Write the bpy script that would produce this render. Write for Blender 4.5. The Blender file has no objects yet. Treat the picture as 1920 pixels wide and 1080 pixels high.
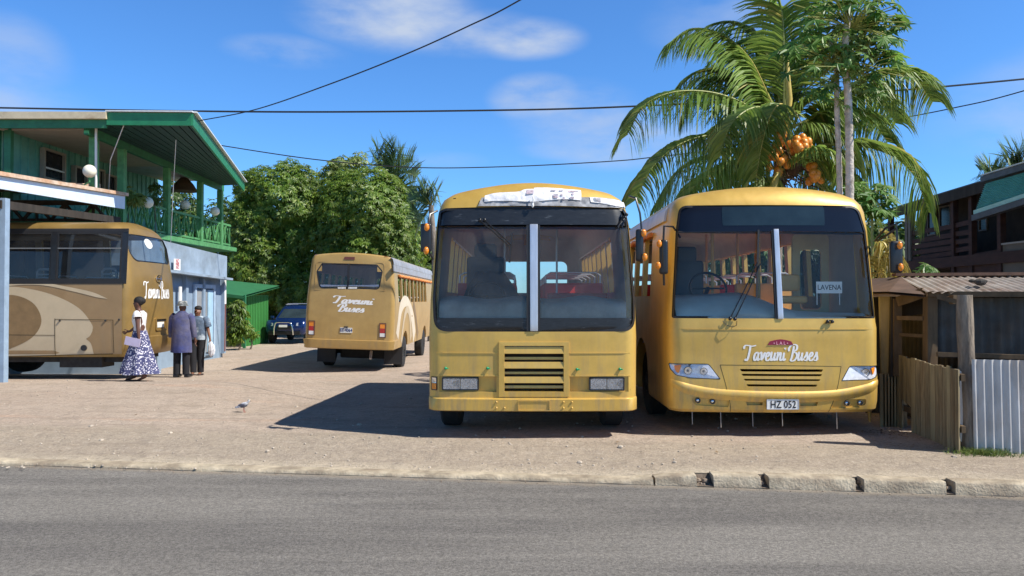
import bpy, bmesh, math, random
from mathutils import Vector, Matrix, noise
R = math.radians
random.seed(7)
SC = bpy.context.scene
COL = SC.collection

# ------------------------------------------------------------------ camera
FPX = 1440.0
CAMH = 1.58
cam_d = bpy.data.cameras.new("camera"); cam = bpy.data.objects.new("camera", cam_d); COL.objects.link(cam)
cam_d.sensor_width = 36.0; cam_d.lens = 27.0; cam_d.clip_end = 2000; cam_d.clip_start = 0.05
YAW = math.atan(15/FPX); PITCH = math.atan(22/FPX)
cam.location = (0, 0, CAMH); cam.rotation_euler = (R(90)+PITCH, 0, YAW)
SC.camera = cam
CM = Matrix.Rotation(YAW, 3, 'Z') @ Matrix.Rotation(R(90)+PITCH, 3, 'X')
SC.view_settings.view_transform = 'Standard'; SC.view_settings.look = 'None'
SC.view_settings.gamma = 1.0; SC.view_settings.exposure = 0.36
SC.cycles.max_bounces = 8; SC.cycles.transparent_max_bounces = 16
SC.cycles.use_denoising = True

# ------------------------------------------------------------------ sun and sky
SUND = Vector((0.82, -0.29, 1.0)).normalized()          # towards the sun
sun_d = bpy.data.lights.new("sun", 'SUN'); sun_d.energy = 5.0; sun_d.angle = R(0.5); sun_d.color = (1.0, 0.95, 0.86)
sun = bpy.data.objects.new("sun", sun_d); COL.objects.link(sun)
sun.rotation_euler = (-SUND).to_track_quat('-Z', 'Y').to_euler()
W = bpy.data.worlds.new("World"); SC.world = W; W.use_nodes = True
nt = W.node_tree; nt.nodes.clear()
def wn(t, **k):
    n = nt.nodes.new(t)
    for a, b in k.items(): setattr(n, a, b)
    return n
wout = wn('ShaderNodeOutputWorld'); wbg = wn('ShaderNodeBackground')
sky = wn('ShaderNodeTexSky', sky_type='NISHITA'); sky.sun_disc = False
sky.sun_elevation = math.asin(SUND.z); sky.sun_rotation = math.atan2(SUND.x, SUND.y)
sky.air_density = 1.0; sky.dust_density = 0.3; sky.ozone_density = 2.5; sky.altitude = 0
SKYS = 0.092
wbg.inputs['Strength'].default_value = SKYS
tint = wn('ShaderNodeMix', data_type='RGBA', blend_type='MULTIPLY'); tint.inputs['Factor'].default_value = 1.0
tint.inputs['B'].default_value = (0.60, 1.10, 1.66, 1)
nt.links.new(sky.outputs[0], tint.inputs['A'])
tc = wn('ShaderNodeTexCoord')
nrm = wn('ShaderNodeVectorMath', operation='NORMALIZE'); nt.links.new(tc.outputs['Generated'], nrm.inputs[0])
def ray(px, py):
    return (CM @ Vector(((px-960)/FPX, (540-py)/FPX, -1.0)))
nz = wn('ShaderNodeTexNoise'); nz.inputs['Scale'].default_value = 9.0; nz.inputs['Detail'].default_value = 7.0; nz.inputs['Roughness'].default_value = 0.55
mp = wn('ShaderNodeMapping'); mp.inputs['Scale'].default_value = (1, 1, 2.6)
nt.links.new(nrm.outputs[0], mp.inputs[0]); nt.links.new(mp.outputs[0], nz.inputs['Vector'])
# soft cloud patches: centre direction, half sizes (in radians, across and up), strength
acc = None
for (cx, cy, rx, ry, s) in [(730, 28, .115, .045, 1.0), (850, 60, .13, .030, .75), (985, 72, .075, .026, 1.05), (540, 96, .075, .020, .5),
                            (1010, 185, .065, .032, .85), (1085, 225, .09, .05, .55), (1180, 270, .11, .034, .7), (1090, 275, .08, .02, .45),
                            (15, 110, .06, .05, .4), (845, 300, .05, .012, .3), (1400, 30, .12, .05, .35), (-500, 150, .3, .07, .9), (2500, 120, .3, .09, .9), (1200, -300, .5, .12, .7)]:
    d = ray(cx, cy).normalized(); rt = Vector((d.y, -d.x, 0)).normalized(); up = rt.cross(d)
    a = wn('ShaderNodeVectorMath', operation='DOT_PRODUCT'); a.inputs[1].default_value = tuple(rt/rx); nt.links.new(nrm.outputs[0], a.inputs[0])
    b = wn('ShaderNodeVectorMath', operation='DOT_PRODUCT'); b.inputs[1].default_value = tuple(up/ry); nt.links.new(nrm.outputs[0], b.inputs[0])
    f = wn('ShaderNodeVectorMath', operation='DOT_PRODUCT'); f.inputs[1].default_value = tuple(d); nt.links.new(nrm.outputs[0], f.inputs[0])
    a2 = wn('ShaderNodeMath', operation='MULTIPLY'); nt.links.new(a.outputs['Value'], a2.inputs[0]); nt.links.new(a.outputs['Value'], a2.inputs[1])
    b2 = wn('ShaderNodeMath', operation='MULTIPLY_ADD'); nt.links.new(b.outputs['Value'], b2.inputs[0]); nt.links.new(b.outputs['Value'], b2.inputs[1]); nt.links.new(a2.outputs[0], b2.inputs[2])
    g = wn('ShaderNodeMapRange'); g.interpolation_type = 'SMOOTHSTEP'; g.inputs['From Min'].default_value = 1.3; g.inputs['From Max'].default_value = 0.0
    g.inputs['To Min'].default_value = 0; g.inputs['To Max'].default_value = s; nt.links.new(b2.outputs[0], g.inputs['Value'])
    h = wn('ShaderNodeMath', operation='GREATER_THAN'); h.inputs[1].default_value = 0.3; nt.links.new(f.outputs['Value'], h.inputs[0])
    m = wn('ShaderNodeMath', operation='MULTIPLY'); nt.links.new(g.outputs[0], m.inputs[0]); nt.links.new(h.outputs[0], m.inputs[1])
    if acc is None: acc = m
    else:
        x = wn('ShaderNodeMath', operation='MAXIMUM'); nt.links.new(acc.outputs[0], x.inputs[0]); nt.links.new(m.outputs[0], x.inputs[1]); acc = x
nm = wn('ShaderNodeMapRange'); nm.inputs['From Min'].default_value = 0.30; nm.inputs['From Max'].default_value = 0.68
nt.links.new(nz.outputs['Fac'], nm.inputs['Value'])
cl = wn('ShaderNodeMath', operation='MULTIPLY'); nt.links.new(acc.outputs[0], cl.inputs[0]); nt.links.new(nm.outputs[0], cl.inputs[1])
cl2 = wn('ShaderNodeMath', operation='MULTIPLY'); cl2.inputs[1].default_value = 1.05; cl2.use_clamp = True; nt.links.new(cl.outputs[0], cl2.inputs[0])
mixc = wn('ShaderNodeMix', data_type='RGBA'); mixc.inputs['B'].default_value = (4.6, 5.4, 6.9, 1)
nt.links.new(cl2.outputs[0], mixc.inputs['Factor']); nt.links.new(tint.outputs['Result'], mixc.inputs['A'])
# dome dimmed from the lower band to the zenith, added to deepen the shadows
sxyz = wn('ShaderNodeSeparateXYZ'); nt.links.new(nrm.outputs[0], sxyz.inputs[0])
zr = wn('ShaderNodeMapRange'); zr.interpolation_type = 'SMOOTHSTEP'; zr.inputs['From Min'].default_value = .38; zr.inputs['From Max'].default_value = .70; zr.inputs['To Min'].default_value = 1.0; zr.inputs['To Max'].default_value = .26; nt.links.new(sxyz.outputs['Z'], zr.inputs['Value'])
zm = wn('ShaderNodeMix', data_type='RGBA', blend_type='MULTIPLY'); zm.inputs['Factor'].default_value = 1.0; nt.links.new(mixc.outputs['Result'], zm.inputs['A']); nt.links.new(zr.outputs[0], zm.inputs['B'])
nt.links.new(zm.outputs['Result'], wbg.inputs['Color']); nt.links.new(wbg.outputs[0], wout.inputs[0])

# ------------------------------------------------------------------ picture measurements -> points in the place
def at(px, py, Y):
    d = ray(px, py); t = Y/d.y
    return Vector((d.x*t, Y, CAMH+d.z*t))
def atX(px, py, X):
    d = ray(px, py); t = X/d.x
    return Vector((X, d.y*t, CAMH+d.z*t))
def sm(a, b, x):
    t = max(0.0, min(1.0, (x-a)/(b-a))); return t*t*(3-2*t)
def lerp(a, b, t): return a+(b-a)*t
def kerbY(X): return 7.21-0.122*X
def kerbtop(X): return lerp(-0.095, -0.022, sm(0.9, 1.7, X))
def zg(X, Y):
    tl = sm(-3.6, -5.6, X)
    zc = -0.03*max(0, min(Y, 21.5)-9.5)
    zl = -0.06*max(0, min(Y, 20.5)-14.5)
    z = lerp(zc, zl, tl)
    k = kerbtop(X)
    return lerp(k, 0, sm(0.3, 1.6, Y-kerbY(X)))+z

# ------------------------------------------------------------------ mesh builder
class MB:
    def __init__(s): s.v = []; s.f = []; s.mi = []; s.m = 0
    def add(s, vs, fs):
        o = len(s.v); s.v += [tuple(v) for v in vs]
        for f in fs: s.f.append([i+o for i in f]); s.mi.append(s.m)
        return s
    def box(s, c, d, rot=None):
        c = Vector(c); hx, hy, hz = d[0]/2, d[1]/2, d[2]/2
        vs = [Vector((x*hx, y*hy, z*hz)) for z in (-1, 1) for y in (-1, 1) for x in (-1, 1)]
        if rot is not None: vs = [rot @ v for v in vs]
        return s.add([v+c for v in vs], [(0, 2, 3, 1), (4, 5, 7, 6), (0, 1, 5, 4), (2, 6, 7, 3), (0, 4, 6, 2), (1, 3, 7, 5)])
    def beam(s, a, b, w, h, up=(0, 0, 1)):
        a = Vector(a); b = Vector(b); d = (b-a).normalized(); u = Vector(up)
        if abs(d.dot(u)) > .99: u = Vector((0, 1, 0))
        x = d.cross(u).normalized(); z = x.cross(d)
        vs = [p+x*i*w/2+z*j*h/2 for p in (a, b) for j in (-1, 1) for i in (-1, 1)]
        return s.add(vs, [(0, 1, 3, 2), (4, 6, 7, 5), (0, 4, 5, 1), (2, 3, 7, 6), (0, 2, 6, 4), (1, 5, 7, 3)])
    def tube(s, pts, r, n=8, cap=True):
        pts = [Vector(p) for p in pts]; N = len(pts)
        rs = r if isinstance(r, (list, tuple)) else [r]*N
        ref = None; rings = []
        for i, p in enumerate(pts):
            d = (pts[min(i+1, N-1)]-pts[max(i-1, 0)])
            if d.length < 1e-9: d = Vector((0, 0, 1))
            d.normalize()
            if ref is None: ref = Vector((0, 0, 1)) if abs(d.z) < .9 else Vector((0, 1, 0))
            x = ref.cross(d)
            if x.length < 1e-6: x = Vector((1, 0, 0)).cross(d)
            x.normalize(); y = d.cross(x); ref = y
            rings.append([p+x*math.cos(2*math.pi*k/n)*rs[i]+y*math.sin(2*math.pi*k/n)*rs[i] for k in range(n)])
        vs = [v for rg in rings for v in rg]; fs = []
        for i in range(N-1):
            for k in range(n):
                fs.append((i*n+k, i*n+(k+1) % n, (i+1)*n+(k+1) % n, (i+1)*n+k))
        if cap: fs.append(tuple(range(n))[::-1]); fs.append(tuple((N-1)*n+k for k in range(n)))
        return s.add(vs, fs)
    def rings(s, rgs, cap=True, closed=True):
        n = len(rgs[0]); vs = [v for rg in rgs for v in rg]; fs = []
        for i in range(len(rgs)-1):
            for k in range(n if closed else n-1):
                fs.append((i*n+k, i*n+(k+1) % n, (i+1)*n+(k+1) % n, (i+1)*n+k))
        if cap: fs.append(tuple(range(n))[::-1]); fs.append(tuple((len(rgs)-1)*n+k for k in range(n)))
        return s.add(vs, fs)
    def sphere(s, c, r, nu=12, nv=8, sc=(1, 1, 1)):
        c = Vector(c); vs = [c+Vector((0, 0, r*sc[2]))]; fs = []
        for j in range(1, nv):
            t = math.pi*j/nv
            for i in range(nu):
                p = 2*math.pi*i/nu; vs.append(c+Vector((r*sc[0]*math.sin(t)*math.cos(p), r*sc[1]*math.sin(t)*math.sin(p), r*sc[2]*math.cos(t))))
        vs.append(c-Vector((0, 0, r*sc[2])))
        for i in range(nu): fs.append((0, 1+i, 1+(i+1) % nu)); fs.append((len(vs)-1, len(vs)-2-i, len(vs)-2-(i+1) % nu))
        for j in range(nv-2):
            for i in range(nu):
                a = 1+j*nu; fs.append((a+i, a+nu+i, a+nu+(i+1) % nu, a+(i+1) % nu))
        return s.add(vs, fs)
    def prism(s, poly, mp, o0, o1):
        """poly of (u,v), mp(u,v,o)->xyz, closed solid between offsets"""
        n = len(poly)
        vs = [mp(u, v, o0) for u, v in poly]+[mp(u, v, o1) for u, v in poly]
        fs = [tuple(range(n)), tuple(range(2*n-1, n-1, -1))]+[(i, i+n, (i+1) % n+n, (i+1) % n) for i in range(n)]
        return s.add(vs, fs)
    def panel(s, poly, mp, o0, o1=None, nu=12, nv=10):
        """convex poly filled with a grid following mp"""
        v0 = min(p[1] for p in poly); v1 = max(p[1] for p in poly); n = len(poly)
        def span(v):
            xs = []
            for i in range(n):
                a = poly[i]; b = poly[(i+1) % n]
                if (a[1]-v)*(b[1]-v) <= 0 and abs(a[1]-b[1]) > 1e-9:
                    t = (v-a[1])/(b[1]-a[1]); xs.append(a[0]+(b[0]-a[0])*t)
                elif abs(a[1]-v) < 1e-9: xs.append(a[0])
            return min(xs), max(xs)
        e = (v1-v0)*1e-4; rows = []
        for j in range(nv+1):
            v = min(max(lerp(v0, v1, .5-.5*math.cos(math.pi*j/nv)), v0+e), v1-e); a, b = span(v)
            rows.append([(lerp(a, b, i/nu), v) for i in range(nu+1)])
        for o in ([o0] if o1 is None else [o0, o1]):
            s.add([mp(u, v, o) for r in rows for u, v in r],
                  [(j*(nu+1)+i, j*(nu+1)+i+1, (j+1)*(nu+1)+i+1, (j+1)*(nu+1)+i) for j in range(nv) for i in range(nu)])
        if o1 is not None:
            bd = [rows[0][i] for i in range(nu+1)]+[rows[j][nu] for j in range(1, nv+1)]+[rows[nv][i] for i in range(nu-1, -1, -1)]+[rows[j][0] for j in range(nv-1, 0, -1)]
            m = len(bd)
            s.add([mp(u, v, o0) for u, v in bd]+[mp(u, v, o1) for u, v in bd], [(i, (i+1) % m, (i+1) % m+m, i+m) for i in range(m)])
        return s
    def frame(s, outer, inner, mp, o0, o1):
        n = len(outer)
        vs = [mp(*p, o0) for p in outer]+[mp(*p, o0) for p in inner]+[mp(*p, o1) for p in outer]+[mp(*p, o1) for p in inner]
        fs = []
        for i in range(n):
            j = (i+1) % n
            fs += [(i, j, n+j, n+i), (2*n+i, 3*n+i, 3*n+j, 2*n+j), (i, 2*n+i, 2*n+j, j), (n+i, n+j, 3*n+j, 3*n+i)]
        return s.add(vs, fs)
    def build(s, name, mats, parent=None, world=False, smooth=None, bevel=0, bseg=2, merge=True):
        if not isinstance(mats, (list, tuple)): mats = [mats]
        off = Vector((0, 0, 0))
        if world and parent is not None:
            p = parent
            while p is not None: off += p.location; p = p.parent
        me = bpy.data.meshes.new(name)
        me.from_pydata([Vector(v)-off for v in s.v], [], s.f)
        for m in mats: me.materials.append(m)
        if len(mats) > 1: me.polygons.foreach_set('material_index', s.mi)
        if merge or bevel:
            bm = bmesh.new(); bm.from_mesh(me)
            bmesh.ops.remove_doubles(bm, verts=bm.verts, dist=1e-5)
            bmesh.ops.recalc_face_normals(bm, faces=bm.faces)
            if bevel:
                ed = [e for e in bm.edges if len(e.link_faces) == 2 and e.calc_face_angle(0) > R(40)]
                bmesh.ops.bevel(bm, geom=ed, offset=bevel, segments=bseg, affect='EDGES', profile=.6, clamp_overlap=True)
            bm.to_mesh(me); bm.free()
        if smooth is not None:
            me.polygons.foreach_set('use_smooth', [True]*len(me.polygons)); me.set_sharp_from_angle(angle=R(smooth))
        me.update()
        o = bpy.data.objects.new(name, me); COL.objects.link(o)
        if parent is not None: o.parent = parent
        return o
def tag(o, label=None, cat=None, group=None, kind=None):
    if label: o['label'] = label
    if cat: o['category'] = cat
    if group: o['group'] = group
    if kind: o['kind'] = kind
    return o
def thing(name, label, cat, loc=(0, 0, 0), rz=0, group=None):
    o = bpy.data.objects.new(name, None); COL.objects.link(o); o.location = loc; o.rotation_euler = (0, 0, rz)
    o.empty_display_size = .2
    return tag(o, label, cat, group)
def copy_tree(o, parent=None):
    c = o.copy(); COL.objects.link(c); c.parent = parent
    for ch in list(o.children): copy_tree(ch, c)
    return c
def carve(mb, cutters, mats, name, parent, smooth=35):
    """solid minus a list of MB cutters"""
    base = mb.build('tmp', mats); tmp = [base]
    for c in cutters:
        k = c.build('tmpc', mats[0]); k.hide_render = True; tmp.append(k)
        m = base.modifiers.new('b', 'BOOLEAN'); m.operation = 'DIFFERENCE'; m.solver = 'EXACT'; m.object = k; m.use_hole_tolerant = True
    dg = bpy.context.evaluated_depsgraph_get(); dg.update()
    me = bpy.data.meshes.new_from_object(base.evaluated_get(dg), depsgraph=dg); me.name = name
    for t in tmp:
        d = t.data; bpy.data.objects.remove(t); bpy.data.meshes.remove(d)
    if len(me.materials) == 0:
        for m in mats: me.materials.append(m)
    me.polygons.foreach_set('use_smooth', [True]*len(me.polygons)); me.set_sharp_from_angle(angle=R(smooth))
    o = bpy.data.objects.new(name, me); COL.objects.link(o); o.parent = parent
    return o
def rrect(x0, z0, x1, z1, r, n=6):
    r4 = r if isinstance(r, (list, tuple)) else [r]*4      # corners: bl, br, tr, tl
    P = []
    for (cx, cz, a, rr) in ((x0+r4[0], z0+r4[0], 180, r4[0]), (x1-r4[1], z0+r4[1], 270, r4[1]), (x1-r4[2], z1-r4[2], 0, r4[2]), (x0+r4[3], z1-r4[3], 90, r4[3])):
        for k in range(n+1):
            t = R(a+90*k/n); P.append((cx+rr*math.cos(t), cz+rr*math.sin(t)))
    return P
def rpoly(pts, r, n=5):
    """round the corners of any convex polygon"""
    P = []; N = len(pts); rs = r if isinstance(r, (list, tuple)) else [r]*N
    for i in range(N):
        a = Vector(pts[i-1]).to_2d(); b = Vector(pts[i]).to_2d(); c = Vector(pts[(i+1) % N]).to_2d()
        u = (a-b); w = (c-b); rr = min(rs[i], u.length*.45, w.length*.45); u.normalize(); w.normalize()
        p0 = b+u*rr; p2 = b+w*rr
        for k in range(n+1):
            t = k/n; q = p0*(1-t)**2+b*2*t*(1-t)+p2*t*t; P.append((q.x, q.y))
    return P
def inset(poly, d):
    cx = sum(p[0] for p in poly)/len(poly); n = len(poly); out = []
    A = sum(poly[i][0]*poly[(i+1) % n][1]-poly[(i+1) % n][0]*poly[i][1] for i in range(n)); sg = 1 if A > 0 else -1
    for i in range(n):
        a = Vector(poly[i-1]); b = Vector(poly[i]); c = Vector(poly[(i+1) % n])
        t = (b-a).normalized()+(c-b).normalized()
        if t.length < 1e-6: t = c-b
        t.normalize(); out.append((b.x-t.y*d*sg, b.y+t.x*d*sg))
    return out
def spline(pts, n=8):
    pts = [Vector(p) for p in pts]; P = [pts[0]*2-pts[1]]+pts+[pts[-1]*2-pts[-2]]; out = []
    for i in range(1, len(P)-2):
        a, b, c, d = P[i-1:i+3]
        for k in range(n):
            t = k/n; out.append(.5*((2*b)+(c-a)*t+(2*a-5*b+4*c-d)*t*t+(3*b-a-3*c+d)*t**3))
    out.append(pts[-1]); return out

# ------------------------------------------------------------------ materials
def newmat(name):
    m = bpy.data.materials.new(name); m.use_nodes = True; t = m.node_tree
    return m, t, t.nodes['Principled BSDF'], t.nodes['Material Output']
def M(name, col, rough=.6, metal=0, var=.12, vs=4, bump=0, bs=60, col2=None, m2=.5, soft=.12, coat=0, spec=.5, stretch=None, det=5, sheen=0):
    m, t, p, out = newmat(name); N = t.nodes; L = t.links
    p.inputs['Roughness'].default_value = rough; p.inputs['Metallic'].default_value = metal
    p.inputs['Coat Weight'].default_value = coat; p.inputs['Specular IOR Level'].default_value = spec
    c = (*col, 1)
    tcn = N.new('ShaderNodeTexCoord'); src = tcn.outputs['Object']
    if stretch:
        mpn = N.new('ShaderNodeMapping'); mpn.inputs['Scale'].default_value = stretch; L.new(src, mpn.inputs[0]); src = mpn.outputs[0]
    n1 = N.new('ShaderNodeTexNoise'); n1.inputs['Scale'].default_value = vs; n1.inputs['Detail'].default_value = det; n1.inputs['Roughness'].default_value = .6
    L.new(src, n1.inputs['Vector'])
    mr = N.new('ShaderNodeMapRange'); mr.inputs['From Min'].default_value = .3; mr.inputs['From Max'].default_value = .7
    mr.inputs['To Min'].default_value = 1-var; mr.inputs['To Max'].default_value = 1+var; L.new(n1.outputs['Fac'], mr.inputs['Value'])
    base = None
    if col2 is not None:
        n2 = N.new('ShaderNodeTexNoise'); n2.inputs['Scale'].default_value = vs*.45; n2.inputs['Detail'].default_value = 8; n2.inputs['Roughness'].default_value = .65
        L.new(src, n2.inputs['Vector'])
        r2 = N.new('ShaderNodeMapRange'); r2.inputs['From Min'].default_value = m2-soft; r2.inputs['From Max'].default_value = m2+soft; L.new(n2.outputs['Fac'], r2.inputs['Value'])
        mx = N.new('ShaderNodeMix'); mx.data_type = 'RGBA'; mx.inputs['A'].default_value = c; mx.inputs['B'].default_value = (*col2, 1); L.new(r2.outputs[0], mx.inputs['Factor'])
        base = mx.outputs['Result']
    mu = N.new('ShaderNodeMix'); mu.data_type = 'RGBA'; mu.blend_type = 'MULTIPLY'; mu.inputs['Factor'].default_value = 1
    if base is None: mu.inputs['A'].default_value = c
    else: L.new(base, mu.inputs['A'])
    L.new(mr.outputs[0], mu.inputs['B']); L.new(mu.outputs['Result'], p.inputs['Base Color'])
    if bump:
        n3 = N.new('ShaderNodeTexNoise'); n3.inputs['Scale'].default_value = bs; n3.inputs['Detail'].default_value = 4; L.new(src, n3.inputs['Vector'])
        b = N.new('ShaderNodeBump'); b.inputs['Strength'].default_value = bump; b.inputs['Distance'].default_value = .02
        L.new(n3.outputs['Fac'], b.inputs['Height']); L.new(b.outputs[0], p.inputs['Normal'])
    return m
def glass_mat(name, tint=(.8, .85, .85), dirt=.12, dirtcol=(.35, .36, .35), refl=1.45, rough=.02, dscale=2.0):
    m, t, p, out = newmat(name); N = t.nodes; L = t.links; N.remove(p)
    tr = N.new('ShaderNodeBsdfTransparent'); tr.inputs[0].default_value = (*tint, 1)
    gl = N.new('ShaderNodeBsdfGlossy'); gl.inputs['Roughness'].default_value = rough; gl.inputs[0].default_value = (1, 1, 1, 1)
    fr = N.new('ShaderNodeFresnel'); fr.inputs['IOR'].default_value = refl
    mx = N.new('ShaderNodeMixShader'); L.new(fr.outputs[0], mx.inputs[0]); L.new(tr.outputs[0], mx.inputs[1]); L.new(gl.outputs[0], mx.inputs[2])
    df = N.new('ShaderNodeBsdfDiffuse'); df.inputs[0].default_value = (*dirtcol, 1)
    tcn = N.new('ShaderNodeTexCoord'); n1 = N.new('ShaderNodeTexNoise'); n1.inputs['Scale'].default_value = dscale; n1.inputs['Detail'].default_value = 9; n1.inputs['Roughness'].default_value = .7
    L.new(tcn.outputs['Object'], n1.inputs['Vector'])
    mr = N.new('ShaderNodeMapRange'); mr.inputs['From Min'].default_value = .35; mr.inputs['From Max'].default_value = .75; mr.inputs['To Min'].default_value = dirt*.4; mr.inputs['To Max'].default_value = dirt*1.8
    L.new(n1.outputs['Fac'], mr.inputs['Value'])
    m2 = N.new('ShaderNodeMixShader'); L.new(mr.outputs[0], m2.inputs[0]); L.new(mx.outputs[0], m2.inputs[1]); L.new(df.outputs[0], m2.inputs[2])
    L.new(m2.outputs[0], out.inputs[0]); return m
def leaf_mat(name, c1, c2, trans=.35, rough=.45, third=None):
    m, t, p, out = newmat(name); N = t.nodes; L = t.links
    g = N.new('ShaderNodeNewGeometry'); cr = N.new('ShaderNodeValToRGB')
    cr.color_ramp.elements[0].color = (*c1, 1); cr.color_ramp.elements[1].color = (*c2, 1)
    if third: e = cr.color_ramp.elements.new(.93); e.color = (*c2, 1); cr.color_ramp.elements[2].color = (*third, 1)
    L.new(g.outputs['Random Per Island'], cr.inputs[0])
    tcn = N.new('ShaderNodeTexCoord'); n1 = N.new('ShaderNodeTexNoise'); n1.inputs['Scale'].default_value = .9; L.new(tcn.outputs['Object'], n1.inputs['Vector'])
    mr = N.new('ShaderNodeMapRange'); mr.inputs['From Min'].default_value = .35; mr.inputs['From Max'].default_value = .65; mr.inputs['To Min'].default_value = .75; mr.inputs['To Max'].default_value = 1.3
    L.new(n1.outputs['Fac'], mr.inputs['Value'])
    mu = N.new('ShaderNodeMix'); mu.data_type = 'RGBA'; mu.blend_type = 'MULTIPLY'; mu.inputs['Factor'].default_value = 1; L.new(cr.outputs[0], mu.inputs['A']); L.new(mr.outputs[0], mu.inputs['B'])
    L.new(mu.outputs['Result'], p.inputs['Base Color']); p.inputs['Roughness'].default_value = rough; p.inputs['Specular IOR Level'].default_value = .5
    tl = N.new('ShaderNodeBsdfTranslucent'); hs = N.new('ShaderNodeHueSaturation'); hs.inputs['Value'].default_value = 1.7; hs.inputs['Hue'].default_value = .485; L.new(mu.outputs['Result'], hs.inputs['Color']); L.new(hs.outputs[0], tl.inputs[0])
    mx = N.new('ShaderNodeMixShader'); mx.inputs[0].default_value = trans; L.new(p.outputs[0], mx.inputs[1]); L.new(tl.outputs[0], mx.inputs[2]); L.new(mx.outputs[0], out.inputs[0])
    return m
def paint_mat(name, col, dark, rough=.33, metal=.25, vs=1.3, grime=.95):
    m = M(name, col, rough=rough, metal=metal, var=.07, vs=vs*2, col2=dark, m2=.54, soft=.12, bump=.13, bs=2.6, coat=.25)
    t = m.node_tree; N = t.nodes; L = t.links; p = N['Principled BSDF']; p.inputs['Coat Roughness'].default_value = .15
    tcn = N.new('ShaderNodeTexCoord'); mp_ = N.new('ShaderNodeMapping'); mp_.inputs['Scale'].default_value = (7, 7, .9); L.new(tcn.outputs['Object'], mp_.inputs[0])
    n = N.new('ShaderNodeTexNoise'); n.inputs['Scale'].default_value = 1.6; n.inputs['Detail'].default_value = 8; n.inputs['Roughness'].default_value = .7; L.new(mp_.outputs[0], n.inputs['Vector'])
    sx = N.new('ShaderNodeSeparateXYZ'); L.new(tcn.outputs['Object'], sx.inputs[0])
    hz = N.new('ShaderNodeMapRange'); hz.inputs['From Min'].default_value = 1.3; hz.inputs['From Max'].default_value = .3; hz.inputs['To Min'].default_value = .1; hz.inputs['To Max'].default_value = 1.0; L.new(sx.outputs['Z'], hz.inputs['Value'])
    nr = N.new('ShaderNodeMapRange'); nr.inputs['From Min'].default_value = .46; nr.inputs['From Max'].default_value = .78; L.new(n.outputs['Fac'], nr.inputs['Value'])
    k = N.new('ShaderNodeMath'); k.operation = 'MULTIPLY'; L.new(hz.outputs[0], k.inputs[0]); L.new(nr.outputs[0], k.inputs[1])
    k2 = N.new('ShaderNodeMath'); k2.operation = 'MULTIPLY'; k2.inputs[1].default_value = grime; L.new(k.outputs[0], k2.inputs[0])
    mx = N.new('ShaderNodeMix'); mx.data_type = 'RGBA'; mx.inputs['B'].default_value = (.32, .24, .15, 1)
    src = p.inputs['Base Color'].links[0].from_socket; L.new(src, mx.inputs['A']); L.new(k2.outputs[0], mx.inputs['Factor']); L.new(mx.outputs['Result'], p.inputs['Base Color'])
    rr = N.new('ShaderNodeMapRange'); rr.inputs['To Min'].default_value = rough-.06; rr.inputs['To Max'].default_value = rough+.28; L.new(n.outputs['Fac'], rr.inputs['Value']); L.new(rr.outputs[0], p.inputs['Roughness'])
    return m
GOLD = paint_mat('gold paint', (.70, .445, .10), (.56, .345, .072))
GOLD2 = paint_mat('gold paint rear', (.52, .335, .11), (.44, .275, .085), rough=.42)
BRONZE = paint_mat('bronze paint', (.33, .205, .058), (.25, .155, .045), rough=.36, metal=.35)
BRONZE_SIDE = paint_mat('bronze side', (.34, .22, .105), (.30, .19, .09), rough=.5, metal=.1)
TAN = M('tan decal', (.55, .44, .29), rough=.5, var=.06)
CREAMSW = M('pale decal', (.70, .61, .47), rough=.5, var=.06)
BROWNSW = M('brown decal', (.24, .15, .065), rough=.5, var=.15, vs=6)
RUBBER = M('black rubber', (.018, .018, .02), rough=.55, var=.2)
BLACK = M('black paint', (.014, .015, .018), rough=.32, var=.3, vs=9)
SCUFF = M('scuffed black', (.016, .018, .021), rough=.4, var=.4, vs=14, col2=(.10, .11, .12), m2=.66, soft=.05, stretch=(1, 1, 5))
TYRE = M('tyre rubber', (.022, .022, .022), rough=.9, var=.3, vs=12, bump=.3, bs=30)
RIM = M('wheel rim', (.35, .33, .30), rough=.5, metal=.3, var=.3)
ALU = M('bare aluminium', (.62, .64, .68), rough=.38, metal=.6, var=.12, vs=14, stretch=(1, 1, .2))
WHITE = M('white paint', (.80, .79, .76), rough=.5, var=.05)
WHITE2 = M('white lettering', (.86, .85, .82), rough=.45, var=.04)
INNER = M('cabin lining', (.58, .51, .43), rough=.75, var=.12, vs=3)
FLOORM = M('cabin floor', (.10, .095, .09), rough=.8, var=.2)
DASHG = M('dash grey', (.40, .42, .41), rough=.6, var=.15, vs=5, col2=(.30, .32, .31))
DARKCL = M('dark cloth', (.025, .028, .034), rough=.9, var=.35, vs=9, bump=.6, bs=14)
REDV = M('red vinyl', (.62, .045, .035), rough=.4, var=.12)
YELV = M('orange vinyl', (.78, .44, .13), rough=.45, var=.12)
GREYV = M('dark seat vinyl', (.05, .052, .055), rough=.55, var=.2)
ORANGE = M('orange canvas', (.75, .27, .07), rough=.8, var=.25, vs=18, bump=.5, bs=25)
AMBER = M('amber lens', (.85, .26, .015), rough=.2, var=.08, coat=.5)
REDL = M('red lens', (.45, .02, .02), rough=.2, coat=.5)
CHROME = M('chrome', (.75, .75, .77), rough=.12, metal=1, var=.05)
LENSG = glass_mat('lamp glass', (.97, .97, .98), dirt=.16, dirtcol=(.9, .9, .9), refl=1.2, rough=.15, dscale=30)
REFLM = M('lamp reflector', (.62, .63, .65), rough=.12, metal=.9, var=.5, vs=45)
GLASS = glass_mat('windscreen glass', (.88, .90, .90), dirt=.13, dirtcol=(.24, .25, .25), refl=1.36)
GLASSB = glass_mat('clean windscreen glass', (.92, .96, .95), dirt=.02, dirtcol=(.34, .37, .36), refl=1.36)
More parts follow.
